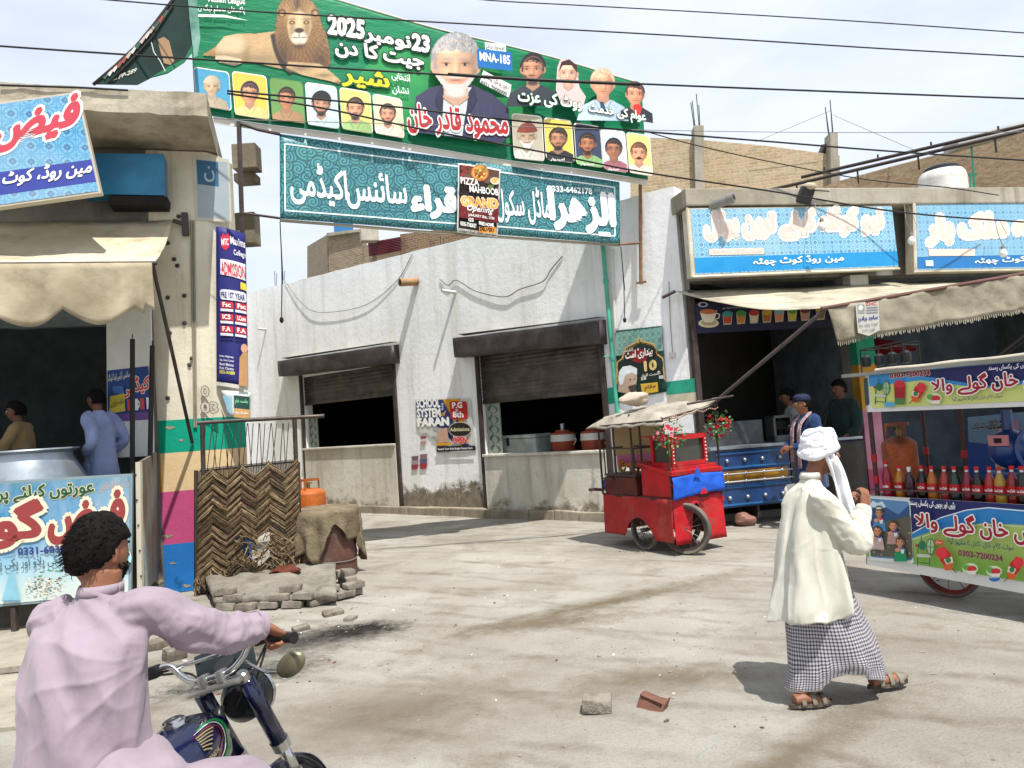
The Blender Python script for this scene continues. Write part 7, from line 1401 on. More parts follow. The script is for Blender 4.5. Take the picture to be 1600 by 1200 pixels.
for k, x in enumerate(xs_):
    x2 = x + rr.choice((-7, -4, 3, 7)); mb.tube([bw_(x, 661, .03), bw_(x2, 734 - (x2 - 310) * .08, .02)], .0055, 5)
    if k % 2: mb.tube([bw_(x + 1, 661, .03), bw_(x - (x2 - x), 734 - (x - 310) * .08, .03)], .0055, 5)
mb.build('tension_cords', mat('cord_dark', '#3f3a34', '#2c2824', bump=0), rb_)
ROPE = [mat('rope_brown', '#75624b', '#57472f', rough=.95, scale=20, bump=.6, bs=120), mat('rope_pale', '#8f7d62', '#6f5d44', rough=.95, scale=20, bump=.6, bs=120), mat('rope_dark', '#46392a', '#33291e', rough=.95, scale=20, bump=.5, bs=120)]
mb = MB(); mf = MB(); NC = 7
def wv(a, b):  # weave space -> photo
    x0, x1 = lerp(310, 308, b), lerp(465, 471, b); y0, y1 = lerp(736, 719, a), lerp(918, 897, a); return lerp(x0, x1, a), lerp(y0, y1, b)
def hole(a, b): return ((a - .62) / .16) ** 2 + ((b - .72) / .12) ** 2 < 1 or (a > .28 and a < .46 and b > .84 and b < .93) 
NR = 17
for c in range(NC):
    for r in range(-2, NR + 1):
        s_ = 1 if c % 2 else -1
        for j in range(4):
            f = (r + j * .235) / NR; a0, a1 = c / NC - .01, (c + 1) / NC + .012; b0, b1 = f, f + s_ * 2.0 / NR
            if s_ < 0: b0, b1 = f + 2.0 / NR, f
            if min(b0, b1) < -.02 or max(b0, b1) > 1.0: continue
            if hole((a0 + a1) / 2, (b0 + b1) / 2) and rr.random() < .8: continue
            jit = .006; pts = []
            for q in range(5):
                t_ = q / 4; a = lerp(a0, a1, t_) + rr.uniform(-jit, jit) * .5; b = lerp(b0, b1, t_) + rr.uniform(-jit, jit); px, py = wv(max(0, min(1, a)), b); pts.append(bw_(px, py, .02 + .035 * sin(t_ * pi) * (1 if (r + c) % 2 else .6) + (.012 if j in (1, 2) else 0)))
            mb.tube(pts, rr.uniform(.009, .0125), 5, m=rr.choice((0, 0, 1, 0, 2)), caps=False)
# under layer
for k in range(64):
    a = k / 63; b0, b1 = 0, 1
    pts = [bw_(*wv(a, b), .006 + .008 * sin(b * 40 + k)) for b in [i / 10 for i in range(11)]]
    if .5 < a < .74: pts = pts[:7]
    mb.tube(pts, .008, 4, m=2 if k % 3 else 0, caps=False)
mb.build('woven_webbing', ROPE, rb_, smooth='full', fix=False)
mf = MB()
for k in range(120):
    zone = rr.random()
    if zone < .35: a, b = rr.uniform(.0, .28), rr.uniform(.86, .97)
    elif zone < .6: a, b = rr.uniform(.82, 1.0), rr.uniform(.82, .96)
    else: a, b = rr.gauss(.62, .12), rr.gauss(.72, .1)
    px, py = wv(a, b); p = bw_(px, py, .04); l = rr.uniform(.08, .22); d = V((rr.uniform(-.5, .5), -.15, -1)).normalized() if zone < .6 else V((rr.uniform(-1, 1), -.2, rr.uniform(-1, .4))).normalized()
    mf.tube(spline([p, p + d * l * .5 + V((rr.uniform(-.03, .03), -.04, 0)), p + d * l + V((rr.uniform(-.04, .04), -.02, 0))], 3), rr.uniform(.005, .009), 4, m=rr.choice((0, 1, 1, 2)))
mf.build('frayed_ends', ROPE, rb_, fix=False)['kind'] = 'stuff'
# ---- drum with cloth, gas cylinder behind
dcn = V((-2.60, 9.98, 0)); t = empty('metal_drum', dcn, label='rusty brown metal drum standing behind the broken step under a dirty cloth', cat='drum'); DR = .38; DM = mat('drum_brown', '#5f4138', '#4d352d', rough=.55, bump=.1, dirt='#7a6a5c', dscale=3, metal=.1)
mb = MB(); mb.lathe([(0, .01), (DR, .01)] + [(DR + (.012 if i in (4, 8) else 0), .01 + i * .07) for i in range(1, 12)] + [(DR, .84), (DR + .01, .86), (0, .86)], dcn, 36); mb.build('drum_body', DM, t, smooth=True)
mb = MB(); mb.tube([dcn + V((cos(a) * (DR + .01), sin(a) * (DR + .01), .22 + .01 * sin(a * 3))) for a in [k * 2 * pi / 30 for k in range(31)]], .006, 4, caps=False); mb.build('wire_hoop', WIREG, t)
mb = MB()
def cloth(a, b):
    th = a * 2 * pi; rr_ = b * .78; R_ = DR + .05
    if rr_ < R_: x, y, z = cos(th) * rr_, sin(th) * rr_, .89 + .02 * fbm((cos(th) * rr_ * 6, sin(th) * rr_ * 6, 0), 1)
    else:
        dr = rr_ - R_; dr *= (1.25 + .55 * sin(th * 3 + 1.1) + .3 * sin(th * 7)); x, y, z = cos(th) * (R_ + .02 * sin(th * 13) * dr * 4 + .02), sin(th) * (R_ + .02 * sin(th * 13) * dr * 4 + .02), .885 - dr
    return dcn + V((x, y, z)) + V((1, 1, 0)) * .02 * fbm((x * 5, y * 5, z * 5), 1.4)
mb.grid(cloth, 72, 26); o = mb.build('dirty_cloth', mat('dirty_cloth', '#7d705a', '#675b47', rough=.98, bump=.6, bs=25, scale=4, dirt='#4c4334', dscale=5, dlo=.5, dhi=.8, bd=.02), None, smooth='full', solid=.008); tag(o, 'dirty olive brown cloth draped over the drum', 'cloth')
gascyl((-3.02, 10.75, 0), .235, 1.12, 'bright orange gas cylinder standing behind the rope bed', cylmat('cyl_orange', '#bb6226', '#a9551e', '#7f4522'))
# ================================================================ overhead cables
def cable(pts, r, lbl, m=None, sag=0): # pts image points with depth
    P_ = [aty(x, y, d) for x, y, d in pts]; wire('overhead_cable', P_, r, lbl, m, 'cable', 'overhead cables', 6, 10)
cable([(-60, 66, 9), (0, 72, 9), (300, 92, 9), (700, 117, 9.2), (1000, 131, 9.4), (1300, 143, 9.6), (1680, 157, 10)], .012, 'thick overhead cable crossing from left edge to right across the portraits')
cable([(60, -12, 9), (150, -2, 9), (400, 18, 9), (740, 38, 9), (1080, 57, 9.2), (1380, 76, 9.4), (1680, 93, 9.6)], .009, 'overhead cable crossing just above the lion\'s head on the green banner')
cable([(640, -14, 10), (760, 0, 10), (900, 8, 10), (1100, 19, 10), (1350, 34, 10), (1680, 57, 10)], .008, 'highest thin overhead cable at the upper right')
cable([(355, 142, 9), (600, 165, 9.2), (800, 188, 9.4), (1000, 205, 9.6), (1200, 221, 9.9), (1400, 237, 10.2), (1680, 256, 10.5)], .012, 'black overhead cable passing over the banner portraits towards the right brick wall')
cable([(355, 146, 9), (500, 168, 9.2), (650, 200, 9.4), (850, 238, 9.7), (1000, 268, 10), (1200, 298, 10.4), (1420, 333, 10.7), (1680, 352, 11)], .012, 'black overhead cable descending from the left slab to the milk bar sign')
cable([(130, 178, 8.6), (300, 184, 8.8), (480, 190, 9.3), (700, 195, 9.8), (1000, 203, 10.5), (1300, 207, 11), (1680, 206, 11.5)], .005, 'very thin grey wire crossing low over the banners', WIREG)
cable([(1008, 205, 11.5), (1080, 225, 11.5), (1200, 252, 11.8), (1350, 280, 12), (1480, 293, 12), (1560, 305, 12.5)], .009, 'cable sagging from the banner corner to the water tank')
cable([(700, 116, 9.2), (820, 124, 9.2), (1000, 132, 9.35)], .02, 'thick splice sleeve section on the upper cable over the right portraits')
cable([(1300, 172, 18.3), (1180, 222, 18.8)], .006, 'thin stay wire from the right column down to the brick wall on the left', WIREG)
cable([(1302, 180, 18.3), (1432, 236, 16)], .006, 'thin stay wire from the right column down to the right', WIREG)
cable([(374, 200, 10), (377, 330, 10.1), (379, 500, 10.3), (377, 640, 10.4)], .006, 'thin wire hanging down behind the round pillar', WIREG)
SC_ = Plane(LW.p - LI * 1.15, LI); mb = MB(); mb.tube([SC_.W(0, 133), SC_.W(130, 137), SC_.W(200, 141)], .012, 6); tag(mb.build('slab_cable', WIRE), 'black cable lying along the top edge of the left roof slab', 'cable')
# ================================================================ people
SKIN = mat('skin_brown', '#8a5a40', '#7b4e37', rough=.55, scale=6, bump=.15, bs=60, spec=.4); SKIND = mat('skin_dark', '#6b4430', '#5d3a29', rough=.55, scale=6, bump=.1, spec=.4)
HAIR = mat('black_hair', '#0d0b0a', '#161210', rough=.75, scale=30, bump=.4, bs=90, st=(1, 1, 4), spec=.12, bd=.01)
def head_mesh(mb, c, R, s=1.0, m=0):
    """head with brow, nose, lips, chin and cheeks; local +Y is the face. c = head centre, R = rotation"""
    n, k = 40, 34; vs = []; fs = []
    for j in range(k + 1):
        ph = pi * j / k
        for i in range(n):
            t = 2 * pi * i / n; x, y, z = sin(ph) * cos(t), sin(ph) * sin(t), cos(ph)
            X, Y, Z = x * .076, y * .098, z * .122
            fr_ = max(0, y)                            # frontness
            if z < 0: X *= 1 - .28 * (-z) ** 1.5; Y *= 1 - .12 * (-z) if y > 0 else 1 - .38 * (-z)
            g = lambda a, b, w1_, w2_: math.exp(-((x - a) / w1_) ** 2 - ((z - b) / w2_) ** 2) * (1 if y > 0 else 0)
            Y += .026 * g(0, -.16, .13, .14) + .014 * g(0, .03, .10, .22) + .006 * g(0, .22, .5, .10)
            Y -= .013 * (g(.36, .07, .2, .12) + g(-.36, .07, .2, .12)); Y += .005 * (g(.5, -.2, .25, .2) + g(-.5, -.2, .25, .2))
            Y += .009 * g(0, -.43, .26, .05) + .008 * g(0, -.53, .22, .05) - .006 * g(0, -.36, .2, .04) + .012 * g(0, -.83, .35, .16) - .004 * g(0, -.65, .3, .06)
            vs.append(c + R @ (V((X, Y, Z)) * s))
    for j in range(k):
        for i in range(n): fs.append((j * n + i, (j + 1) * n + i, (j + 1) * n + (i + 1) % n, j * n + (i + 1) % n))
    mb.add(vs, fs, m)
    for e in (-1, 1):   # ears
        q = c + R @ (V((e * .077, -.008, -.004)) * s); mb.ball(q, (.011 * s, .019 * s, .032 * s), 12, 8, m, rot=R @ Matrix.Rotation(e * -.35, 3, 'Z')); mb.ball(q + R @ (V((e * .006, .004, -.014)) * s), (.008 * s, .011 * s, .014 * s), 8, 6, m)
def eyes(parent, c, R, s=1.0):
    for e in (-1, 1):
        p = c + R @ (V((e * .029, .083, .009)) * s); mb = MB(); mb.ball(p, .0125 * s, 12, 8); o = mb.build('eye', mat('eye_white', '#c9c2b8', rough=.2, bump=0), parent, smooth=True)
        mb = MB(); mb.ball(p + R @ (V((0, .0075, 0)) * s), .0065 * s, 8, 6); mb.build('iris', mat('iris_dark', '#1f120c', rough=.15, bump=0), o, smooth=True)
        mb = MB(); mb.tube([c + R @ (V((e * (.012 + .010 * k), .099 - .004 * k * k * .5, .030 + .003 * sin(k))) * s) for k in range(5)], [.002, .0035, .0035, .003, .0015], 5); mb.build('eyebrow', HAIR, parent)
def hair_cap(parent, c, R, s, m, cut, seed=0, name='hair', puff=.012, sides=1):
    mb = MB(); n, k = 64, 40; vs = []; fs = []
    for j in range(k + 1):
        ph = pi * j / k
        for i in range(n):
            t = 2 * pi * i / n; x, y, z = sin(ph) * cos(t), sin(ph) * sin(t), cos(ph); d = V((x, y, z))
            r = V((x * .080, y * .104, z * .128)); 
            if z < 0: r.y *= 1 - .25 * (-z) if y < 0 else 1; r.x *= 1 - .2 * -z
            keep = cut(x, y, z); th = puff * (.75 + .9 * abs(fbm(d * 2.4 + V((seed, 0, 0)), 1.2)) + .15 * fbm(d * 12, 1)) * (1 + .5 * max(0, z))
            vs.append(c + R @ ((r + d * (th if keep > 0 else -.012)) * s))
    for j in range(k):
        for i in range(n): fs.append((j * n + i, (j + 1) * n + i, (j + 1) * n + (i + 1) % n, j * n + (i + 1) % n))
    mb.add(vs, fs)
    rr = random.Random(seed)                           # strands so the outline is not a clean shell
    for q in range(1300):
        d = V((rr.gauss(0, 1), rr.gauss(0, 1), rr.gauss(.3, 1))).normalized()
        if cut(*d) <= 0: continue
        r = V((d.x * .080, d.y * .104, d.z * .128)) + d * puff * .95; tn = d.cross(V((.3, .2, 1))).normalized() * rr.uniform(-1, 1) + V((0, -.6, -.3)); p0 = c + R @ (r * s); l = rr.uniform(.012, .024) * s
        mb.tube([p0, p0 + R @ (tn * l * .5 + d * l * .22), p0 + R @ (tn * l + d * l * .08)], [.0013 * s, .0012 * s, .0003], 3, caps=False)
    return mb.build(name, m, parent, smooth='full', fix=False)
def hand(mb, w, fwd, up, s=1.0, curl=.5, side=1, spread=.12, m=0, curls=None):
    """five separate fingers and a thumb: w wrist, fwd towards fingertips, up = back of the hand, side = thumb side sign"""
    fwd = V(fwd).normalized(); up = V(up); up = (up - fwd * up.dot(fwd)).normalized(); rt = fwd.cross(up) * side
    w = V(w); L_ = .088 * s
    mb.tube([w - fwd * .02 * s, w + fwd * .012 * s, w + fwd * .05 * s, w + fwd * .085 * s, w + fwd * .095 * s], [.025 * s, .027 * s, .036 * s, .039 * s, .030 * s], 12, m=m, ell=1) if False else None
    vs = []; fs = []; n = 14; secs = [(-.03, .026, .021), (0, .027, .020), (.03, .036, .018), (.06, .041, .016), (.088, .041, .013), (.096, .036, .009)]
    for d, a, b in secs:
        for i in range(n):
            t = 2 * pi * i / n; vs.append(w + fwd * d * s + rt * cos(t) * a * s + up * sin(t) * b * s)
    for j in range(len(secs) - 1):
        for i in range(n): fs.append((j * n + i, j * n + (i + 1) % n, (j + 1) * n + (i + 1) % n, (j + 1) * n + i))
    fs.append(tuple(range(n - 1, -1, -1))); fs.append(tuple(range((len(secs) - 1) * n, len(secs) * n))); mb.add(vs, fs, m)
    lens = (.072, .082, .076, .060); offs = (.030, .010, -.010, -.029)
    for k in range(4):
        cr_ = (curls[k] if curls else curl + .07 * k); b = w + fwd * .082 * s + rt * offs[k] * s; d = (fwd + rt * spread * (1.5 - k) * .6).normalized(); pts = [b]; p = b; ax = d.cross(up).normalized(); ang_ = 0
        for q, fr_ in enumerate((.45, .32, .23)):
            ang_ += cr_ * (1.0, 1.15, .8)[q]; dd = Matrix.Rotation(-ang_, 3, ax) @ d
            if dd.dot(up) > .01: dd = Matrix.Rotation(ang_, 3, ax) @ d
            p = p + dd * lens[k] * fr_ * s; pts.append(p)
        mb.tube(spline(pts, 3), [r * s for r in (.0098, .0098, .0095, .0098, .009, .0088, .0088, .0082, .0078, .006)], 8, m=m)
        mb.ball(pts[-1], .0066 * s, 8, 5, m)
    b = w + fwd * .025 * s + rt * .028 * s; d1 = (fwd * .7 + rt * .75 - up * .25).normalized(); d2 = (fwd * .9 + rt * .25 - up * .45 * (1 if curl > .3 else .3)).normalized(); pts = [b, b + d1 * .034 * s, b + d1 * .034 * s + d2 * .032 * s, b + d1 * .034 * s + (d2 - rt * .3).normalized() * .058 * s]
    mb.tube(spline(pts, 3), [r * s for r in (.014, .0135, .0125, .0118, .0112, .0108, .0105, .010, .009, .007)], 8, m=m); mb.ball(pts[-1], .0075 * s, 8, 5, m)
def loft(mb, rings, n=56, m=0, fold=None, cap=(True, True)):
    """rings: (centre, rx, ry, rot about z[, tilt])"""
    vs = []; uv = []; fs = []; K = len(rings)
    for j, rg in enumerate(rings):
        c, rx, ry, rz_ = rg[:4]; c = V(c); ca, sa_ = cos(rz_), sin(rz_); tl = rg[4] if len(rg) > 4 else None
        for i in range(n + 1):
            t = 2 * pi * i / n; f = fold(t, j / (K - 1)) if fold else 0
            x, y = cos(t) * (rx + f), sin(t) * (ry + f); q = V((x * ca - y * sa_, x * sa_ + y * ca, 0))
            if tl is not None: q = tl @ q
            vs.append(c + q); uv.append((i / n, j / (K - 1)))
    for j in range(K - 1):
        for i in range(n): a = j * (n + 1) + i; fs.append((a, a + 1, a + n + 2, a + n + 1))
    if cap[0]: fs.append(tuple(range(n, -1, -1))[1:])
    if cap[1]: fs.append(tuple(range((K - 1) * (n + 1), K * (n + 1) - 1)))
    return mb.add(vs, fs, m, uv)
def interp_rings(keys, n):
    """catmull-rom through ring keys -> smooth loft"""
    P = [V(k[0]) for k in keys]; A = [V((k[1], k[2], k[3])) for k in keys]; sp = spline(P, n); sa_ = spline(A, n); return [(p, a.x, a.y, a.z) for p, a in zip(sp, sa_)]
def limb(mb, pts, rs, n=20, fold=.0, seed=0, m=0, k=8, flat=1.0):
    sp = spline(pts, k); rr_ = spline([V((r, 0, 0)) for r in rs], k); vs = []; fs = []; up = None
    for i, p in enumerate(sp):
        d = (sp[min(i + 1, len(sp) - 1)] - sp[max(i - 1, 0)]).normalized()
        if up is None: up = V((0, 0, 1)) if abs(d.z) < .8 else V((0, 1, 0))
        a = d.cross(up).normalized(); b = a.cross(d).normalized(); up = b
        for q in range(n):
            t = 2 * pi * q / n; s_ = i / len(sp); r = rr_[i].x + fold * (sin(s_ * 26 + 2.2 * sin(t + seed) + seed) * .6 + 1.3 * fbm((cos(t) * 1.2 + seed, sin(t) * 1.2, s_ * 5), 1.5)); vs.append(p + a * cos(t) * r + b * sin(t) * r * flat)
    for i in range(len(sp) - 1):
        for q in range(n): fs.append((i * n + q, i * n + (q + 1) % n, (i + 1) * n + (q + 1) % n, (i + 1) * n + q))
    fs.append(tuple(range(n - 1, -1, -1))); fs.append(tuple(range((len(sp) - 1) * n, len(sp) * n))); return mb.add(vs, fs, m)
def fuse(mb, name, m, parent, vox=.012, smooth=6, fac=.5):
    o = mb.build(name, m, parent); return bake(o, [('REMESH', dict(mode='VOXEL', voxel_size=vox)), ('SMOOTH', dict(factor=fac, iterations=smooth))])
def wrinkle(o, fn):
    me = o.data; ns = [v.normal.copy() for v in me.vertices]
    for v, n in zip(me.vertices, ns): v.co = v.co + n * fn(v.co, n)
    me.update()
def ridge(x): x = abs(sin(x)); return (1 - x) ** 2 - .3
def cloth_mat(name, c, c2=None, bump=.25, bs=9):
    if name in MATS: return MATS[name]
    m, t, b, vec = base_mat(name); c = hx(c); c2 = hx(c2) if c2 else tuple(x * .9 for x in c); t.links.new(mixc(t, noise_(t, vec, 3, 4), c, c2), b.inputs['Base Color']); b.inputs['Roughness'].default_value = .85; b.inputs['Specular IOR Level'].default_value = .15; b.inputs['Sheen Weight'].default_value = .15
    wv_ = node(t, 'TexNoise'); wv_.inputs['Scale'].default_value = bs; wv_.inputs['Detail'].default_value = 3; wv_.inputs['Distortion'].default_value = 1.2
    mp = node(t, 'Mapping'); mp.inputs['Scale'].default_value = (1, 1, .35); t.links.new(vec, mp.inputs[0]); t.links.new(mp.outputs[0], wv_.inputs[0]); bump_(t, b, wv_.outputs[0], bump, .05); MATS[name] = m; return m
# ---------------------------------------------------------------- walking man with turban
MX, MY = 1.83, 4.72; W0 = V((MX, MY, 0)); wf = V((.985, .13, 0)).normalized(); wr = V((wf.y, -wf.x, 0))     # walks to the right, slightly away; right side faces us
def WP(f, r, z): return W0 + wf * f + wr * r + V((0, 0, z * (.945 if z > .2 else 1)))
man = empty('person', W0, label='man in cream kurta, white turban and checked lungi walking to the right', cat='person')
hR = Matrix(((wr.x, wf.x, 0), (wr.y, wf.y, 0), (0, 0, 1))) @ Matrix.Rotation(radians(-8), 3, 'Z')
# body: one continuous skinned surface (head, neck, arms with hands, legs, feet)
HC = WP(.09, .0, 1.595)
mb = MB(); head_mesh(mb, HC, hR, 1.0)
limb(mb, [WP(-.01, 0, 1.36), WP(.02, 0, 1.45), WP(.06, 0, 1.54)], [.062, .056, .055]); limb(mb, [WP(0, 0, .9), WP(-.02, 0, 1.1), WP(-.03, 0, 1.3), WP(-.01, 0, 1.38)], [.08, .08, .08, .06])
rsh, relb, rwr = WP(-.02, .15, 1.31), WP(.15, .20, 1.05), WP(.27, .12, 1.25); lsh, lelb, lwr = WP(-.02, -.15, 1.31), WP(.15, -.20, 1.08), WP(.31, -.03, 1.24)
for a, b_, c in ((rsh, relb, rwr), (lsh, lelb, lwr)): limb(mb, [a, b_, c], [.052, .042, .028])
fdR, fdL = WP(-.20, .06, .0), WP(.30, -.05, .0)
limb(mb, [WP(-.02, .06, .9), WP(-.03, .06, .5), WP(-.15, .03, .22), WP(-.225, .065, .09)], [.08, .055, .034, .033]); limb(mb, [WP(.0, -.09, .9), WP(.2, -.08, .5), WP(.35, -.06, .11)], [.085, .06, .042])
for f0, tilt in ((-.24, 0), (.345, .25)):
    r0 = .07 if f0 < 0 else -.06; limb(mb, [WP(f0 - .03, r0, .055), WP(f0 + .04, r0, .06), WP(f0 + .12, r0, .045 + tilt * .06), WP(f0 + .19, r0, .035 + tilt * .12)], [.038, .042, .036, .024], flat=.8)
hand(mb, rwr, (wf * .35 + V((0, 0, .95)) - wr * .2), wr * .9 + wf * .3, .95, .42, 1); hand(mb, lwr, (-wr * -.1 + wr * .55 + V((0, 0, .6)) - wf * .1), wf * .9, .95, .5, -1)
body = fuse(mb, 'body', SKIN, man, .006, 3); eyes(body, HC, hR)
# grey stubble beard on the jaw
mb = MB(); 
# kurta: torso loft + sleeves fused
KUR = cloth_mat('kurta_cream', '#c6c4b8', '#bab7a8', bump=.12, bs=10); rot = atan2(wf.y, wf.x)
def kfold(t, v): return (.013 + .030 * (1 - v) ** 1) * (sin(t * 5 + 1.5 * sin(v * 4)) * .55 + .75 * fbm((cos(t) * 1.6, sin(t) * 1.6, v * 1.8), 1.3)) * min(1, (1.02 - v) * 3.5)
keys = [(WP(-.045, 0, .575), .245, .235, rot), (WP(-.05, 0, .66), .235, .225, rot), (WP(-.05, 0, .85), .205, .205, rot), (WP(-.045, 0, 1.05), .170, .185, rot), (WP(-.035, 0, 1.22), .135, .165, rot), (WP(-.03, 0, 1.32), .108, .16, rot), (WP(-.02, 0, 1.385), .08, .12, rot), (WP(-.005, 0, 1.425), .062, .075, rot), (WP(.0, 0, 1.455), .058, .064, rot)]
mb = MB(); loft(mb, interp_rings(keys, 7), 72, fold=kfold)
def khem(p):
    f = (p - W0).dot(wf); r = (p - W0).dot(wr); w_ = max(0, min(1, (.75 - p.z) / .2)); return p + V((0, 0, w_ * (-.03 + .09 * math.exp(-((f - .10) / .07) ** 2) - .03 * sin(f * 12)))) - wf * w_ * .03
mb.disp(khem)
limb(mb, [WP(-.03, .10, 1.36), rsh + V((0, 0, .01)), lerp(rsh, relb, .55) + V((0, 0, -.01)), relb + V((0, 0, -.015)), lerp(relb, rwr, .55), lerp(relb, rwr, .97)], [.05, .075, .076, .078, .062, .044], fold=.011, seed=1); limb(mb, [WP(-.03, -.10, 1.36), lsh + V((0, 0, .01)), lerp(lsh, lelb, .5), lelb, lerp(lelb, lwr, .95)], [.05, .075, .078, .074, .044], fold=.010, seed=4)
kur = fuse(mb, 'kurta', KUR, man, .0075, 3, .4)
def kw(p, n):
    q = p - W0; f, r = q.dot(wf) + .04, q.dot(wr); a = atan2(r, f); z = p.z; k = max(0, min(1, (1.30 - z) / .5)); arm = r > .17 and z > .95 or f > .2
    if arm: return .007 * ridge(z * 30 + f * 22 + 2 * fbm(p, 5)) * min(1, max(0, (r - .1) * 8 + (f - .1) * 4))
    return .013 * k * ridge(a * 4.5 + 1.6 * fbm((cos(a), sin(a), z * 1.1), 1.2) + z * 1.2) + .006 * (1 - k) * ridge(f * 20 - z * 16 + 2 * fbm(p, 4))
wrinkle(kur, kw)
mb = MB(); limb(mb, [lerp(relb, rwr, .86), lerp(relb, rwr, .99)], [.046, .045], k=3); mb.build('cuff', KUR, kur, smooth=True)
mb = MB(); loft(mb, [(WP(.0, 0, 1.45), .062, .068, rot), (WP(.004, 0, 1.475), .059, .064, rot), (WP(.008, 0, 1.49), .056, .061, rot)], 30, cap=(False, False)); mb.build('collar', KUR, kur, smooth=True, solid=.006)
# lungi with woven checks
def checks():
    m, t, b, vec = base_mat('checked_lungi'); uvn = node(t, 'UVMap'); s = node(t, 'SeparateXYZ'); t.links.new(uvn.outputs[0], s.inputs[0])
    def band(o, k, w_, ph=0): return mth(t, 'LESS_THAN', mth(t, 'FRACT', mth(t, 'ADD', mth(t, 'MULTIPLY', o, k), ph)), w_)
    a, b2 = band(s.outputs[0], 84, .46), band(s.outputs[1], 35, .46); both = mth(t, 'MULTIPLY', a, b2); any_ = mth(t, 'MAXIMUM', a, b2)
    col = mixc(t, any_, hx('#bfb9b4'), hx('#777884')); col = mixc(t, both, col, hx('#23253a')); t2 = band(s.outputs[0], 84, .08, .25); col = mixc(t, mth(t, 'MULTIPLY', t2, .6), col, hx('#7c4a4c')); col = mixc(t, mth(t, 'GREATER_THAN', 0.012, s.outputs[1]), col, hx('#c4beb8'))
    t.links.new(col, b.inputs['Base Color']); b.inputs['Roughness'].default_value = .85; return m
LUN = checks()
def lfold(t, v): return .028 * (1.0 - .5 * v) * (sin(t * 4 + 2.6 * v) * .5 + 1.1 * fbm((cos(t) * 1.4 + 7, sin(t) * 1.4, v * 1.3), 1.3))
keys = [(WP(.06, .0, .145), .325, .17, rot), (WP(.06, .0, .24), .31, .175, rot), (WP(.04, 0, .40), .28, .175, rot), (WP(.01, 0, .56), .235, .17, rot), (WP(-.01, 0, .75), .18, .16, rot), (WP(-.02, 0, .95), .155, .15, rot)]
rings = interp_rings(keys, 7); mb = MB(); loft(mb, rings, 90, fold=lfold, cap=(False, False))
def hem(p):
    k = max(0, .32 - p.z) / .2; f = (p - W0).dot(wf); r = (p - W0).dot(wr); return p + V((0, 0, (.035 * sin(f * 9 + 1.2) + .03 * (abs(f - .04) < .12)) * min(1, k) + (-.025 * min(1, k) if f < -.12 else 0)))
mb.disp(hem); mb.build('lungi', LUN, man, smooth='full', solid=.005)
# sandals
SND = mat('sandal_leather', '#4a4038', '#3a322b', rough=.6, dirt='#8a8070', dscale=8)
for f0, r0, tl in ((-.245, .07, 0), (.35, -.06, .13)):
    mb = MB(); pts = []
    for k in range(20):
        a = 2 * pi * k / 20; x = cos(a) * .14 + .08; pts.append(WP(f0 + x, r0 + sin(a) * (.047 if x > .05 else .038), .012 + tl * max(0, x + .04) * .45))
    mb.prism(pts, V((0, 0, .022))); sd = mb.build('sandal', SND, man); mb = MB()
    for x, w_ in ((.085, .052), (.135, .05), (.02, .046)): mb.grid(lambda a, b: WP(f0 + x + .028 * (b - .5) + (.015 if x > .1 else 0), r0 + cos(a * pi) * w_, .022 + tl * (x + .05) * .5 + sin(a * pi) * (.070 if x < .1 else .055)), 14, 3)
    mb.build('strap', mat('strap_pale', '#7f776a', '#5c554b', rough=.6), sd, smooth='full', solid=.004)
    if f0 > 0: mb = MB(); mb.ball(WP(f0 + .155, r0, .045 + tl * .09), (.07, .045, .028), 14, 8, rot=(0, -.3, rot)); mb.build('toe_cap', mat('strap_pale', '#7f776a'), sd, smooth=True)
# turban: wound bands and a loose end falling in front of the far shoulder
TUR = cloth_mat('turban_white', '#dcdde0', '#cfd0d4', bump=.3, bs=14); mb = MB(); TC_ = HC + V((0, 0, .055)) - wf * .015
rr = random.Random(3)
for k in range(9):
    tz = -.028 + k * .0145; Rr = .094 - .004 * k; tx, ty = rr.uniform(-.22, .22), -.16 + rr.uniform(-.14, .14) ; pts = []
    for q in range(33):
        a = 2 * pi * q / 32; p = V((cos(a) * Rr * .98, sin(a) * (Rr + .014), tz + .014 * sin(a * 2 + k))); p.z += p.x * tx + p.y * ty * -1.0; pts.append(TC_ + hR @ p)
    mb.tube(pts, [.0225 + .004 * sin(q * .9 + k * 2) for q in range(33)], 10, caps=False)
mb.ball(TC_ + V((0, 0, .055)), (.085, .092, .060), 20, 12)
tur = fuse(mb, 'turban', TUR, man, .0055, 2, .3)
mb = MB(); a0, a1 = HC + hR @ V((.055, .055, .055)), WP(.185, .10, 1.12)
def tail(a, b):
    p = spline([HC + hR @ V((.080, .02, .06)), HC + hR @ V((.086, .065, -.05)), HC + hR @ V((.065, .10, -.15)), WP(.20, .09, 1.30), WP(.235, .105, 1.12)], 8); i = min(int(b * (len(p) - 1)), len(p) - 2); c = p[i].lerp(p[i+1], b * (len(p) - 1) - i); w_ = .085 + .02 * sin(b * 3) + .02 * b
    return c + wf * (a - .5) * w_ * 1.15 + wr * (.014 * sin(a * 17 + b * 3) - .05 * (a - .3) ** 2 * 4) + V((0, 0, -.02 * abs(a - .5)))
mb.grid(tail, 40, 40); mb.build('turban_tail', TUR, tur, smooth='full', solid=.01)
# chin wrap
mb = MB(); mb.tube([HC + hR @ V((sx_ * .082 * cos(a), .03 + .05 * sin(a) * 1.2, -.02 - .115 * sin(a))) for sx_, a in [(1, k / 14 * pi) for k in range(15)]], .026, 8); fuse(mb, 'chin_wrap', TUR, tur, .006, 3)
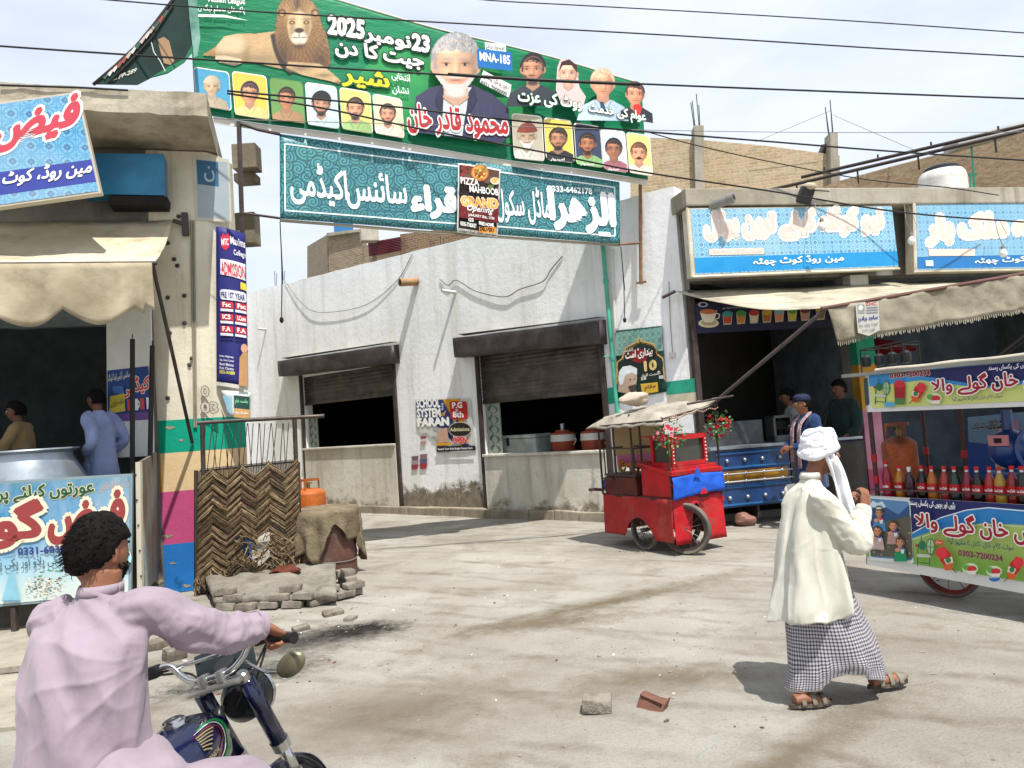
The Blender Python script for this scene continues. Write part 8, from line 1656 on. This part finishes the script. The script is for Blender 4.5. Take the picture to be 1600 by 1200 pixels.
# ---------------------------------------------------------------- generic standing figure (vendor, shop people)
def figure(base, yaw, H, lbl, kmat, pose, skin=SKIN, hair=True, cap=None, headyaw=0., face=True, grp=None, kurta_len=.42, trous=None, vox=.012):
    s = H / 1.72; f = V((cos(yaw), sin(yaw), 0)); r = V((f.y, -f.x, 0)); B = V(base)
    P = lambda a, b, c: B + (f * a + r * b + V((0, 0, c))) * s
    t = empty('person', B, label=lbl, cat='person', group=grp); hf = Matrix.Rotation(headyaw, 3, 'Z') @ f; hr = V((hf.y, -hf.x, 0)); R = Matrix(((hr.x, hf.x, 0), (hr.y, hf.y, 0), (0, 0, 1)))
    hc = P(.03, 0, 1.60); mb = MB(); head_mesh(mb, hc, R, s); limb(mb, [P(-.02, 0, 1.3), P(0, 0, 1.44), P(.02, 0, 1.55)], [.1 * s, .055 * s, .055 * s]); limb(mb, [P(0, 0, .9), P(-.01, 0, 1.1), P(-.02, 0, 1.35)], [.09 * s, .09 * s, .07 * s])
    for sd in (-1, 1):
        a, e, w_ = P(-.02, sd * .19, 1.38), P(*pose[sd][0]), P(*pose[sd][1]); limb(mb, [a, e, w_], [.05 * s, .04 * s, .027 * s]); d = (w_ - e).normalized(); fw = V(pose[sd][2]) if len(pose[sd]) > 2 else None; fw = (f * fw.x + r * fw.y + V((0, 0, fw.z))) if fw else d; hand(mb, w_, fw, (r * sd if abs(fw.z) < .7 else f) + V((0, 0, .4)), .95 * s, pose[sd][3] if len(pose[sd]) > 3 else .3, sd)
        limb(mb, [P(0, sd * .09, .9), P(.01, sd * .10, .5), P(-.01, sd * .10, .08)], [.08 * s, .058 * s, .04 * s]); limb(mb, [P(-.04, sd * .1, .045), P(.06, sd * .11, .05), P(.16, sd * .12, .03)], [.035 * s, .04 * s, .025 * s])
    b = fuse(mb, 'body', skin, t, .007, 2)
    if face: eyes(b, hc, R, s)
    rt = atan2(f.y, f.x); mb = MB(); z0 = kurta_len + .1
    ks = [(P(-.02, 0, z0), .19 * s, .22 * s, rt), (P(-.02, 0, .8), .17 * s, .2 * s, rt), (P(-.02, 0, 1.05), .14 * s, .175 * s, rt), (P(-.02, 0, 1.25), .135 * s, .19 * s, rt), (P(-.02, 0, 1.37), .11 * s, .19 * s, rt), (P(-.01, 0, 1.44), .065 * s, .09 * s, rt), (P(0, 0, 1.475), .057 * s, .062 * s, rt)]
    sd_ = hash(lbl) % 7
    loft(mb, interp_rings(ks, 6), 56, fold=lambda q, v: .014 * s * (1.1 - v) * (sin(q * 5 + 3 * v + sd_) + fbm((cos(q) * 2, sin(q) * 2, v * 3 + sd_), 1.2)))
    for sd in (-1, 1):
        a, e, w_ = P(-.02, sd * .18, 1.38), P(*pose[sd][0]), P(*pose[sd][1]); limb(mb, [P(-.02, sd * .1, 1.38), a, e, lerp(e, w_, .88)], [.055 * s, .072 * s, .066 * s, .048 * s], fold=.009 * s, seed=sd)
    k = fuse(mb, 'kameez', kmat, t, vox, 3, .4)
    mb = MB()
    for sd in (-1, 1): limb(mb, [P(0, sd * .08, .92), P(.01, sd * .1, .5), P(-.01, sd * .10, .12)], [.11 * s, .10 * s, .085 * s], fold=.01 * s, seed=sd)
    fuse(mb, 'trousers', trous or kmat, t, .014, 2)
    if hair: hair_cap(t, hc, R, s, HAIR, lambda x, y, z: (z > .42 - .0 * y if y > .3 else z > -.35 - .0 * y if y < -.1 else z > .1 + .7 * (y + .1)), seed=sd_)
    if cap:
        mb = MB(); n_ = 28; prof = [(1.06, .28), (1.09, .45), (1.05, .70), (.72, .90), (.3, .97), (0, .98)]
        vs = [hc + R @ (V((cos(2 * pi * i / n_) * .084 * r_, sin(2 * pi * i / n_) * .104 * r_ - .004, z_ * .135)) * s) for i in range(n_) for r_, z_ in prof]; kk = len(prof); mb.add(vs, [(i * kk + j, ((i + 1) % n_) * kk + j, ((i + 1) % n_) * kk + j + 1, i * kk + j + 1) for i in range(n_) for j in range(kk - 1)]); mb.build('cap', cap, t, smooth=True, solid=.006)
    return t, P, hc, R
# vendor with folded hands: face to the left
vb = aty(1262, 700, 10.95); VB = V((vb.x, vb.y, .02)); zt_ = aty(1262, 613, 10.95).z
t, P, hc, R = figure(VB, radians(190), (zt_ - .02) * .985, 'vendor in dark blue kameez, cap and checked scarf facing left at the tea stall', cloth_mat('blue_kameez', '#1c3a62', '#182f52', bs=10), {1: ((.06, .26, 1.10), (.30, .10, 1.02), (.5, -.8, .1), .5), -1: ((.05, -.27, 1.10), (.29, -.08, 1.05), (.6, .8, .0), .5)}, cap=mat('navy_cap', '#1c2340', '#161b33', bump=.3, bs=60), headyaw=radians(-8))
mb = MB(); SC = mat('scarf_check', '#b8a6a2', '#7c4a50', scale=45, rough=.9, bump=.3, bs=40)
for sd in (1, -1):
    pts = spline([P(-.07, 0, 1.49), P(-.01, sd * .085, 1.47), P(.13, sd * .085, 1.33), P(.165, sd * .08, 1.10), P(.18, sd * .085, .86 if sd > 0 else .78)], 8); n_ = len(pts)
    mb.grid(lambda a, b: pts[min(int(b * (n_ - 1)), n_ - 1)] + V((0, 0, 0)) + (P(0, 1, 0) - P(0, 0, 0)) * (a - .5) * .09 + (P(1, 0, 0) - P(0, 0, 0)) * .012 * sin(a * 12), 10, n_ - 1)
mb.build('scarf', SC, t, smooth='full', solid=.012)
# people inside the left food shop
def stand(px, py_top, y, base_z, yaw, lbl, km, pose, **kw):
    p = aty(px, py_top, y); return figure((p.x, p.y, base_z), yaw, (p.z - base_z) * .985, lbl, km, pose, **kw)
stand(152, 606, 9.15, .84, radians(165), 'man in pale blue shalwar kameez, hand on hip, in the left food shop', cloth_mat('pale_blue_kameez', '#8f9cc0', '#7f8cb2'), {1: ((-.14, .24, 1.12), (.07, .20, .93), (.8, -.5, -.2), .5), -1: ((-.26, -.36, 1.12), (.02, -.22, .97), (.6, .6, -.3), .5)}, skin=SKIND, vox=.011)
stand(28, 625, 8.95, .84, radians(195), 'man in tan kameez bending over the cauldron in the dark left shop', cloth_mat('tan_kameez', '#8a7450', '#786544'), {1: ((.16, .25, 1.08), (.42, .14, 1.0)), -1: ((.16, -.25, 1.1), (.42, -.1, 1.0))}, skin=SKIND, vox=.014)
# customers in the right shop
stand(1232, 606, 12.6, .14, radians(170), 'customer in pale grey shirt standing inside behind the vendor', cloth_mat('grey_shirt', '#858887', '#767978'), {1: ((.0, .26, 1.08), (.16, .2, .95)), -1: ((.0, -.26, 1.08), (.16, -.2, .95))}, skin=SKIND, vox=.015, face=False)
stand(1312, 592, 12.4, .14, radians(200), 'customer in dark green kameez standing in the shade right of the vendor', cloth_mat('dark_green_kameez', '#1f3430', '#1a2b28'), {1: ((.0, .26, 1.08), (.16, .2, .95)), -1: ((.0, -.26, 1.08), (.16, -.2, .95))}, skin=SKIND, vox=.015, face=False)
# ================================================================ motorcycle and rider in the foreground
from mathutils import Euler
BM = Matrix.Translation((-.955, 2.74, 0)) @ Matrix.Rotation(radians(-13), 4, 'Z') @ Matrix.Rotation(radians(-11), 4, 'Y') @ Matrix.Scale(.99, 4)
STM = BM @ Matrix.Translation((0, 0, .98)) @ Matrix.Rotation(radians(9), 4, V((0, -.42, 1))) @ Matrix.Translation((0, 0, -.98))
def BK_(x, y, z): return BM @ V((x, y, z))
def ST(x, y, z): return STM @ V((x, y, z))
bike = empty('motorcycle', BK_(0, 0, 0), label='dark blue motorcycle with chrome handlebar and green striped tank under the rider', cat='motorcycle')
CHR = mat('chrome', '#c2c2c0', '#a9a9a6', rough=.16, metal=.95, bump=.03, bs=20); NV = mat('tank_navy', '#0b1130', '#0e1538', rough=.14, bump=.02, spec=.7, dirt='#2c3350', dlo=.6, dhi=.9); BLK = mat('black_rubber', '#1a1918', '#242220', rough=.6, bump=.2, bs=90); ALD = mat('cast_alloy', '#8a8a86', '#6d6c68', rough=.4, metal=.7, bump=.2); PLB = mat('black_plastic_gloss', '#17181a', '#1e2022', rough=.35, bump=.05)
def bt(name, pts, r, m, f=ST, n=12, parent=bike, sp=6): mb = MB(); mb.tube(spline([f(*p) for p in pts], sp) if sp else [f(*p) for p in pts], r, n); return mb.build(name, m, parent, smooth='full')
# handlebar
hb = [(-.33, -.10, 1.10), (-.25, -.06, 1.115), (-.17, -.02, 1.12), (-.12, -.03, 1.07), (-.07, -.045, 1.04), (0, -.045, 1.035), (.07, -.045, 1.04), (.12, -.03, 1.07), (.17, -.02, 1.12), (.25, -.06, 1.115), (.33, -.10, 1.10)]
bt('handlebar', hb, .0125, CHR); bt('cross_brace', [(-.155, -.02, 1.105), (.155, -.02, 1.105)], .007, CHR, sp=0)
for sd in (-1, 1):
    mb = MB(); n = 18; pts = [ST(sd * lerp(.24, .37, k / n), lerp(-.055, -.125, k / n), lerp(1.115, 1.093, k / n)) for k in range(n + 1)]; mb.tube(pts, [.0185 if k % 2 else .0165 for k in range(n)] + [.021], 14); g = mb.build('grip', BLK, bike, smooth=True)
    mb = MB(); mb.box(ST(sd * .215, -.045, 1.118), (.05, .045, .045), STM.to_3x3(), bev=.008); mb.build('switch_block', PLB, bike, smooth=True)
    bt('brake_lever' if sd > 0 else 'clutch_lever', [(sd * .20, -.01, 1.115), (sd * .25, .02, 1.11), (sd * .33, -.03, 1.095), (sd * .37, -.055, 1.09)], .006, CHR)
mb = MB(); mb.box(ST(0, -.02, 1.0), (.20, .10, .022), STM.to_3x3(), bev=.01); 
for sd in (-1, 1): mb.lathe([(0, -.03), (.024, -.03), (.024, .012), (.016, .02), (0, .02)], ST(sd * .085, .0, 1.0), 16, axis=STM.to_3x3() @ V((0, -.42, 1))); mb.box(ST(sd * .035, -.045, 1.03), (.03, .05, .05), STM.to_3x3(), bev=.008)
mb.lathe([(0, 0), (.026, 0), (.026, .012), (.015, .02), (0, .02)], ST(0, -.005, 1.01), 18, axis=STM.to_3x3() @ V((0, -.42, 1))); mb.build('top_yoke', mat('yoke_alloy', '#b0afab', rough=.3, metal=.8, bump=.1), bike, smooth=True)
# fork
for sd in (-1, 1):
    bt('fork_shroud', [(sd * .088, .01, .985), (sd * .088, .13, .70)], .031, NV, sp=0, n=16); bt('fork_tube', [(sd * .088, .13, .70), (sd * .088, .20, .54)], .022, CHR, sp=0, n=16); bt('fork_slider', [(sd * .088, .18, .57), (sd * .088, .21, .46), (sd * .088, .26, .28)], .030, ALD, sp=0, n=16)
    mb = MB(); mb.tube([ST(sd * .088, .125, .715), ST(sd * .088, .14, .68)], .036, 16); mb.build('fork_ring', CHR, bike, smooth=True)
# headlamp shell with visor, meter
mb = MB(); mb.lathe([(0, -.09), (.05, -.085), (.082, -.04), (.09, .03), (.09, .05)], ST(0, .14, .90), 24, axis=STM.to_3x3() @ V((0, 1, 0))); hl = mb.build('headlight', PLB, bike, smooth=True); mb = MB(); mb.lathe([(.092, .045), (.096, .06), (.09, .068), (0, .08)], ST(0, .14, .90), 24, axis=STM.to_3x3() @ V((0, 1, 0))); mb.build('lamp_glass', CHR, hl, smooth=True)
mb = MB(); mb.box(ST(-.03, .12, 1.055), (.24, .02, .13), STM.to_3x3() @ Matrix.Rotation(-.35, 3, 'X') @ Matrix.Rotation(-.10, 3, 'Y'), bev=.008); o = mb.build('front_plate', mat('smoked_plate', '#20272a', '#2b3336', rough=.3, bump=.1), bike, smooth=True)
mb = MB(); mb.lathe([(0, -.05), (.034, -.05), (.04, 0), (.04, .012), (0, .014)], ST(-.0, .06, 1.05), 20, axis=STM.to_3x3() @ V((0, -.5, 1))); mb.build('speedometer', PLB, bike, smooth=True)
# mirror hanging outside the right bar
bt('mirror_stem', [(.11, .0, 1.05), (.16, .02, .99), (.215, .02, .97)], .006, CHR, n=8); mb = MB(); mb.ball(ST(.265, .02, .985), (.062, .022, .042), 20, 12, rot=STM.to_3x3() @ Matrix.Rotation(-.35, 3, 'Y')); mb.build('mirror', mat('mirror_back', '#7d7760', '#6a6550', rough=.35, metal=.6, bump=.02), bike, smooth=True)
for k, (p, q) in enumerate((((.20, -.04, 1.11), (.06, .10, .93)), ((-.20, -.04, 1.11), (-.02, .10, .93)), ((.22, -.01, 1.10), (.03, -.01, .90)), ((-.22, -.01, 1.10), (-.05, .0, .88)))):
    m_ = tuple((a + b) / 2 for a, b in zip(p, q)); bt('control_cable', [p, (m_[0] * 1.1, m_[1] + .10, m_[2] + .05), q], .0045, BLK, n=6)
# tank: lofted cross sections
def tank_pt(u, a, o=0.):   # u 0 front .. 1 rear, a angle from top, + to the right
    y = lerp(-.075, -.60, u); w_ = .128 * (sin(min(1, u * 1.35 + .16) * pi / 2) ** .7) * (1 - .42 * max(0, u - .45) ** 1.4 * 3); hgt = .155 * (sin(min(1, u * 1.8 + .30) * pi / 2)) * (1 - .35 * u); zc = lerp(.84, .80, u)
    ca, sa_ = cos(a), sin(a); e = .75; x = math.copysign(abs(sa_) ** e, sa_) * (w_ + o); z = zc + math.copysign(abs(ca) ** e, ca) * (hgt + o if ca > 0 else .09 + o); return BK_(x, y - (o if u > .95 else 0), z)
mb = MB(); mb.grid(lambda a, b: tank_pt(b, a * 2 * pi), 56, 30)
for u in (0, 1): mb.add([tank_pt(u, k / 24 * 2 * pi) for k in range(24)], [list(range(24))])
tk = mb.build('fuel_tank', NV, bike, smooth=True, merge=True)
def tstrip(pts0, pts1, m, nm, o=.003, n=24):
    mb = MB(); P0 = spline([V((*p, 0)) for p in pts0], n // max(1, len(pts0) - 1)); P1 = spline([V((*p, 0)) for p in pts1], n // max(1, len(pts1) - 1)); k = min(len(P0), len(P1)) - 1
    mb.grid(lambda a, b: tank_pt(*(P0[int(round(a * k))].lerp(P1[int(round(a * k))], b)).xy, o), k, 3); return mb.build(nm, m, tk, smooth='full')
for sd in (-1, 1):
    tstrip([(.42, sd * .75), (.20, sd * .80), (.08, sd * 1.10), (.08, sd * 1.7), (.30, sd * 2.0)], [(.42, sd * .78), (.23, sd * .86), (.13, sd * 1.14), (.14, sd * 1.62), (.34, sd * 1.9)], mat('stripe_green', '#1f8a48', rough=.2, bump=0), 'green_stripe')
    tstrip([(.46, sd * .79), (.25, sd * .87), (.15, sd * 1.15), (.165, sd * 1.58), (.40, sd * 1.85)], [(.46, sd * .80), (.26, sd * .895), (.165, sd * 1.16), (.18, sd * 1.56), (.41, sd * 1.82)], ink('#d8d8d4'), 'white_stripe', .0035)
    tstrip([(.50, sd * .86), (.30, sd * .93), (.185, sd * 1.17), (.20, sd * 1.50), (.46, sd * 1.75)], [(.50, sd * .87), (.31, sd * .955), (.20, sd * 1.18), (.215, sd * 1.48), (.46, sd * 1.71)], mat('stripe_maroon', '#7c1f3a', rough=.2, bump=0), 'maroon_stripe', .0038)
    GW = mat('emblem_gold', '#b8a878', rough=.3, metal=.5, bump=0); mb = MB()
    for k in range(6):
        a0 = 1.0 + k * .075; L_ = .20 - .022 * k
        mb.grid(lambda a, b: tank_pt(.27 + .02 * k + L_ * (1 - a) * 1.0, sd * (a0 + .035 * b + .10 * (1 - a) * -1 + .03 * a * a), .0045), 8, 1)
    mb.build('wing_emblem', GW, tk, smooth='full')['kind'] = 'stuff'
    vs, fs = text2d('HONDA', .02); ax = max(v[0] for v in vs); mb = MB(); mb.add([tank_pt(.28 + .20 * ((1 - x / ax) if sd > 0 else x / ax) , sd * (1.56 - .10 * y), .0045) for x, y, k in vs], fs); mb.build('tank_lettering', GW, tk, fix=False)
mb = MB(); cq = tank_pt(.38, 0); mb.lathe([(.038, -.01), (.04, .008), (.036, .014), (.030, .012), (.028, .02), (.012, .022), (0, .018)], cq, 28, axis=BM.to_3x3() @ V((0, -.08, 1)))
for k in range(4): a = k * pi / 2 + .4; mb.ball(cq + BM.to_3x3() @ V((cos(a) * .033, sin(a) * .033, .014)), .004, 6, 4)
mb.build('filler_cap', CHR, tk, smooth=True)
# seat, frame, engine, wheels, fender
mb = MB(); ks = [(BK_(0, -.56, .80), .085, .05), (BK_(0, -.75, .785), .12, .06), (BK_(0, -1.0, .80), .125, .065), (BK_(0, -1.2, .83), .10, .05)]
mb.grid(lambda a, b: (lambda i, f: ks[i][0].lerp(ks[i + 1][0], f) + BM.to_3x3() @ V((cos(a * 2 * pi) * lerp(ks[i][1], ks[i + 1][1], f), 0, sin(a * 2 * pi) * lerp(ks[i][2], ks[i + 1][2], f))))(min(int(b * 3), 2), b * 3 - min(int(b * 3), 2)), 24, 18); mb.build('seat', BLK, bike, smooth='full')
bt('frame', [(0, -.04, .93), (0, -.12, .70), (0, -.25, .45), (0, -.5, .35), (0, -.7, .4), (0, -.9, .7), (0, -1.2, .76)], .018, PLB, BK_)
for p, d, nm in (((0, -.38, .40), (.22, .30, .20), 'crankcase'), ((0, -.17, .50), (.13, .16, .12), 'cylinder_head')):
    mb = MB(); mb.box(BK_(*p), d, BM.to_3x3(), bev=.03); e = mb.build(nm, ALD, bike, smooth=True)
mb = MB()
for k in range(7): mb.box(BK_(0, -.12 - .022 * k, .52 - .004 * k), (.15, .008, .13), BM.to_3x3())
mb.build('cooling_fins', ALD, bike)
bt('exhaust', [(.04, -.10, .47), (.07, -.04, .36), (.10, -.15, .24), (.13, -.5, .22), (.14, -1.1, .27)], .022, CHR, BK_); 
mb = MB(); mb.lathe([(0, -.015), (.06, -.015), (.065, 0), (.06, .02), (0, .02)], BK_(.12, -.20, .62), 20, axis=BM.to_3x3() @ V((1, 0, .2))); mb.build('horn', CHR, bike, smooth=True)
for c, f, nm in (((0, .26, .28), ST, 'f'), ((0, -.98, .28), BK_, 'r')): wheel(bike, f(*c), (STM if nm == 'f' else BM).to_3x3() @ V((1, 0, 0)), .28, BLK, CHR, 24, .04)
for c, f, M_ in (((0, .26, .28), ST, STM), ((0, -.98, .28), BK_, BM)):
    mb = MB(); mb.grid(lambda a, b: f(c[0] + (b - .5) * .11, c[1] + cos(lerp(-.25, 2.6, a)) * (.310 + .015 * sin(b * pi)), c[2] + sin(lerp(-.25, 2.6, a)) * (.310 + .015 * sin(b * pi))), 24, 8); mb.build('mudguard', CHR if f is BK_ else NV, bike, smooth='full', solid=.003)
mb = MB(); mb.lathe([(0, -.05), (.05, -.05), (.055, 0), (.05, .05), (0, .05)], ST(0, .26, .28), 20, axis=STM.to_3x3() @ V((1, 0, 0))); mb.build('hub', ALD, bike, smooth=True)
# ---------------------------------------------------------------- rider
grR, grL = ST(.305, -.088, 1.105), ST(-.305, -.088, 1.105)
rider = empty('person', BK_(0, -.8, 0), label='rider in pale mauve shalwar kameez seen from behind on the dark blue motorcycle', cat='person')
ty = radians(-12); tf = V((sin(-ty), cos(ty), 0)); tr = V((tf.y, -tf.x, 0)); HB = V((-1.36, 2.33, .875))
def RP_(r, f, z): return HB + tr * r + tf * f + V((0, 0, z))
hy = radians(-22); hf_ = V((sin(-hy), cos(hy), 0)); hr_ = V((hf_.y, -hf_.x, 0)); HRr = Matrix(((hr_.x, hf_.x, 0), (hr_.y, hf_.y, 0), (0, 0, 1))) @ Matrix.Rotation(radians(-5), 3, 'X')
HCr = RP_(-.02, .08, .648)
SKR = mat('skin_rider', '#8e5f46', '#7c5039', rough=.5, scale=8, bump=.15, bs=70, spec=.4)
shR, shL = RP_(.175, .06, .475), RP_(-.155, .04, .45); elR = shR.lerp(grR, .5) + V((.02, -.02, -.02)); elL = RP_(-.26, .22, .26)
def gripframe(g, sd):
    ax = (ST(sd * .36, -.115, 1.095) - ST(sd * .25, -.06, 1.115)).normalized(); return ax
axR, axL = gripframe(grR, 1), gripframe(grL, -1)
fwR = (grR - elR).normalized(); wrR = grR - fwR * .075 + V((0, 0, .035)); fwL = (grL - elL).normalized(); wrL = grL - fwL * .075 + V((0, 0, .035))
mb = MB(); head_mesh(mb, HCr, HRr, .97); limb(mb, [RP_(0, .03, .42), RP_(0, .05, .50), RP_(.005, .07, .60)], [.07, .058, .056])
limb(mb, [RP_(0, -.02, .08), RP_(0, 0, .3), RP_(0, .03, .42)], [.08, .08, .06])
limb(mb, [shR, elR, wrR], [.05, .042, .029]); limb(mb, [shL, elL, wrL], [.05, .042, .029])
hand(mb, wrR, fwR * .8 + V((0, .0, -.25)), V((0, 0, 1)) + fwR * .3, 1.0, .95, -1, .05); hand(mb, wrL, fwL * .8 + V((0, 0, -.25)), V((0, 0, 1)) + fwL * .3, 1.0, .95, 1, .05)
knR, knL = BK_(.21, -.30, .69), BK_(-.23, -.46, .66); anR, anL = BK_(.20, -.42, .34), BK_(-.21, -.46, .34)
limb(mb, [RP_(.10, .02, .0), knR, anR], [.05, .045, .035]); limb(mb, [RP_(-.10, .02, .0), knL, anL], [.06, .05, .04])
for an in (anR, anL): limb(mb, [an + tf * -.05 + V((0, 0, -.06)), an + tf * .05 + V((0, 0, -.055)), an + tf * .17 + V((0, 0, -.075))], [.035, .04, .025])
rb2 = fuse(mb, 'body', SKR, rider, .0065, 3); eyes(rb2, HCr, HRr, .97)
hair_cap(rider, HCr, HRr, .97, HAIR, lambda x, y, z: (z > .35 if y > .35 else (z > -.52 + .25 * abs(x)) if y < -.35 else (z > -.25 + .95 * (y + .35) if abs(x) > .5 else z > .0)), seed=5, puff=.008)
mb = MB()   # beard along the jaw
mb2 = MB(); rr = random.Random(8)
for k in range(700):
    a = rr.uniform(-1.35, 1.35); z = rr.uniform(-.95, -.25); q = V((sin(a) * .074 * sqrt(max(.05, 1 - z * z)) * (1 - .28 * (-z) ** 1.5), cos(a) * .098 * sqrt(max(.05, 1 - z * z)), z * .122)) * .97 * 1.02; p = HCr + HRr @ q; d = HRr @ V((sin(a), cos(a) * .6, -.8)); mb2.tube([p - d * .006, p + d * .012], [.002, .0008], 3, caps=False)
mb2.build('beard', HAIR, rider, fix=False)
MAU = cloth_mat('mauve_kameez', '#94858f', '#887a83', bump=.12, bs=12); rt = atan2(tr.y, tr.x)
def rfold(t, v):
    s_ = sin(t) ; diag = sin(v * 26 + cos(t) * 7.5 - 1.2); back = max(0, -s_)
    return .0075 * diag * back * (1 - abs(v - .45) * 1.2) + .014 * fbm((cos(t) * 1.8, sin(t) * 1.8 - v * 2, v * 3.6 + cos(t) * 1.6), 1.3) * (1.15 - v)
keys = [(RP_(-.01, -.03, -.12), .225, .18, rt), (RP_(-.01, -.03, .0), .215, .17, rt), (RP_(0, -.03, .14), .195, .15, rt), (RP_(0, -.02, .28), .195, .135, rt), (RP_(0, .0, .39), .195, .12, rt), (RP_(0, .03, .455), .17, .09, rt), (RP_(.0, .05, .50), .10, .07, rt), (RP_(.0, .06, .53), .064, .066, rt), (RP_(.0, .062, .545), .061, .063, rt)]
mb = MB(); loft(mb, interp_rings(keys, 10), 110, fold=rfold)
limb(mb, [RP_(.08, .03, .465), shR + V((-.01, 0, 0)), shR.lerp(elR, .5) + V((0, 0, -.012)), elR + V((0, 0, -.01)), elR.lerp(wrR, .5) + V((0, 0, -.008)), elR.lerp(wrR, .93)], [.05, .068, .070, .066, .058, .046], fold=.0085, seed=2, k=14, n=32)
limb(mb, [RP_(-.08, .03, .465), shL, shL.lerp(elL, .5), elL, elL.lerp(wrL, .93)], [.05, .068, .068, .062, .045], fold=.009, seed=5, k=10, n=28)
kz = fuse(mb, 'kameez', MAU, rider, .006, 3, .35); AP = RP_(.17, -.03, .36)
def rw(p, n):
    q = p - AP; r, z = q.dot(tr), q.z; d = max(.02, q.length); back = max(0, min(1, -n.dot(tf) * 1.6 + .3))
    if r > .06: s_ = (p - shR).length; return .0055 * ridge(s_ * 24 + z * 18 + 2.2 * fbm(p, 5)) * min(1, (r - .06) * 10) + .003 * ridge(s_ * 50 + 3 * fbm(p, 7))
    a = atan2(z + .02, r - .06); w_ = math.exp(-((d - .22) / .17) ** 2)
    return back * (.0065 * w_ * ridge(a * 5.5 + 1.3 * fbm(p, 3)) + .0045 * ridge(z * 9 + r * 14 + 2.4 * fbm(p, 2.2)) * max(0, min(1, -z * 4 + .4)) + .003 * ridge(r * 24 - z * 10 + 3 * fbm(p, 4)))
wrinkle(kz, rw)
mb = MB(); limb(mb, [elR.lerp(wrR, .80), elR.lerp(wrR, .97)], [.0515, .049], k=4, n=28); mb.build('cuff', MAU, kz, smooth=True); mb = MB(); mb.tube([elR.lerp(wrR, .62) + V((.0, -.05, .028)), elR.lerp(wrR, .83) + V((0, -.045, .022))], .0028, 5); mb.build('sleeve_placket', MAU, kz)
mb = MB(); mb.ball(elR.lerp(wrR, .86) + V((.0, -.047, .014)), .005, 8, 5); mb.build('button', ink('#b8aab4'), kz)
mb = MB(); loft(mb, [(RP_(0, .058, .527), .065, .067, rt), (RP_(0, .062, .545), .063, .065, rt), (RP_(0, .066, .556), .060, .062, rt)], 40, cap=(False, False)); mb.build('collar', MAU, kz, smooth=True, solid=.006)
# back yoke seam
mb = MB()
for sd in (-1, 1): limb(mb, [RP_(sd * .10, .0, -.02), BK_(sd * .17, -.62, .78), knR if sd > 0 else knL, BK_(sd * .22, -.43, .55), BK_(sd * .21, -.46, .37)], [.165, .14, .12, .105, .085], fold=.012, seed=sd + 3, k=12, n=32)
fuse(mb, 'shalwar', MAU, rider, .009, 3, .4)
for an in (anR, anL): mb = MB(); mb.box(an + tf * .05 + V((0, 0, -.115)), (.09, .26, .02), Matrix.Rotation(ty, 3, 'Z'), bev=.008); mb.build('sandal', SND, rider)
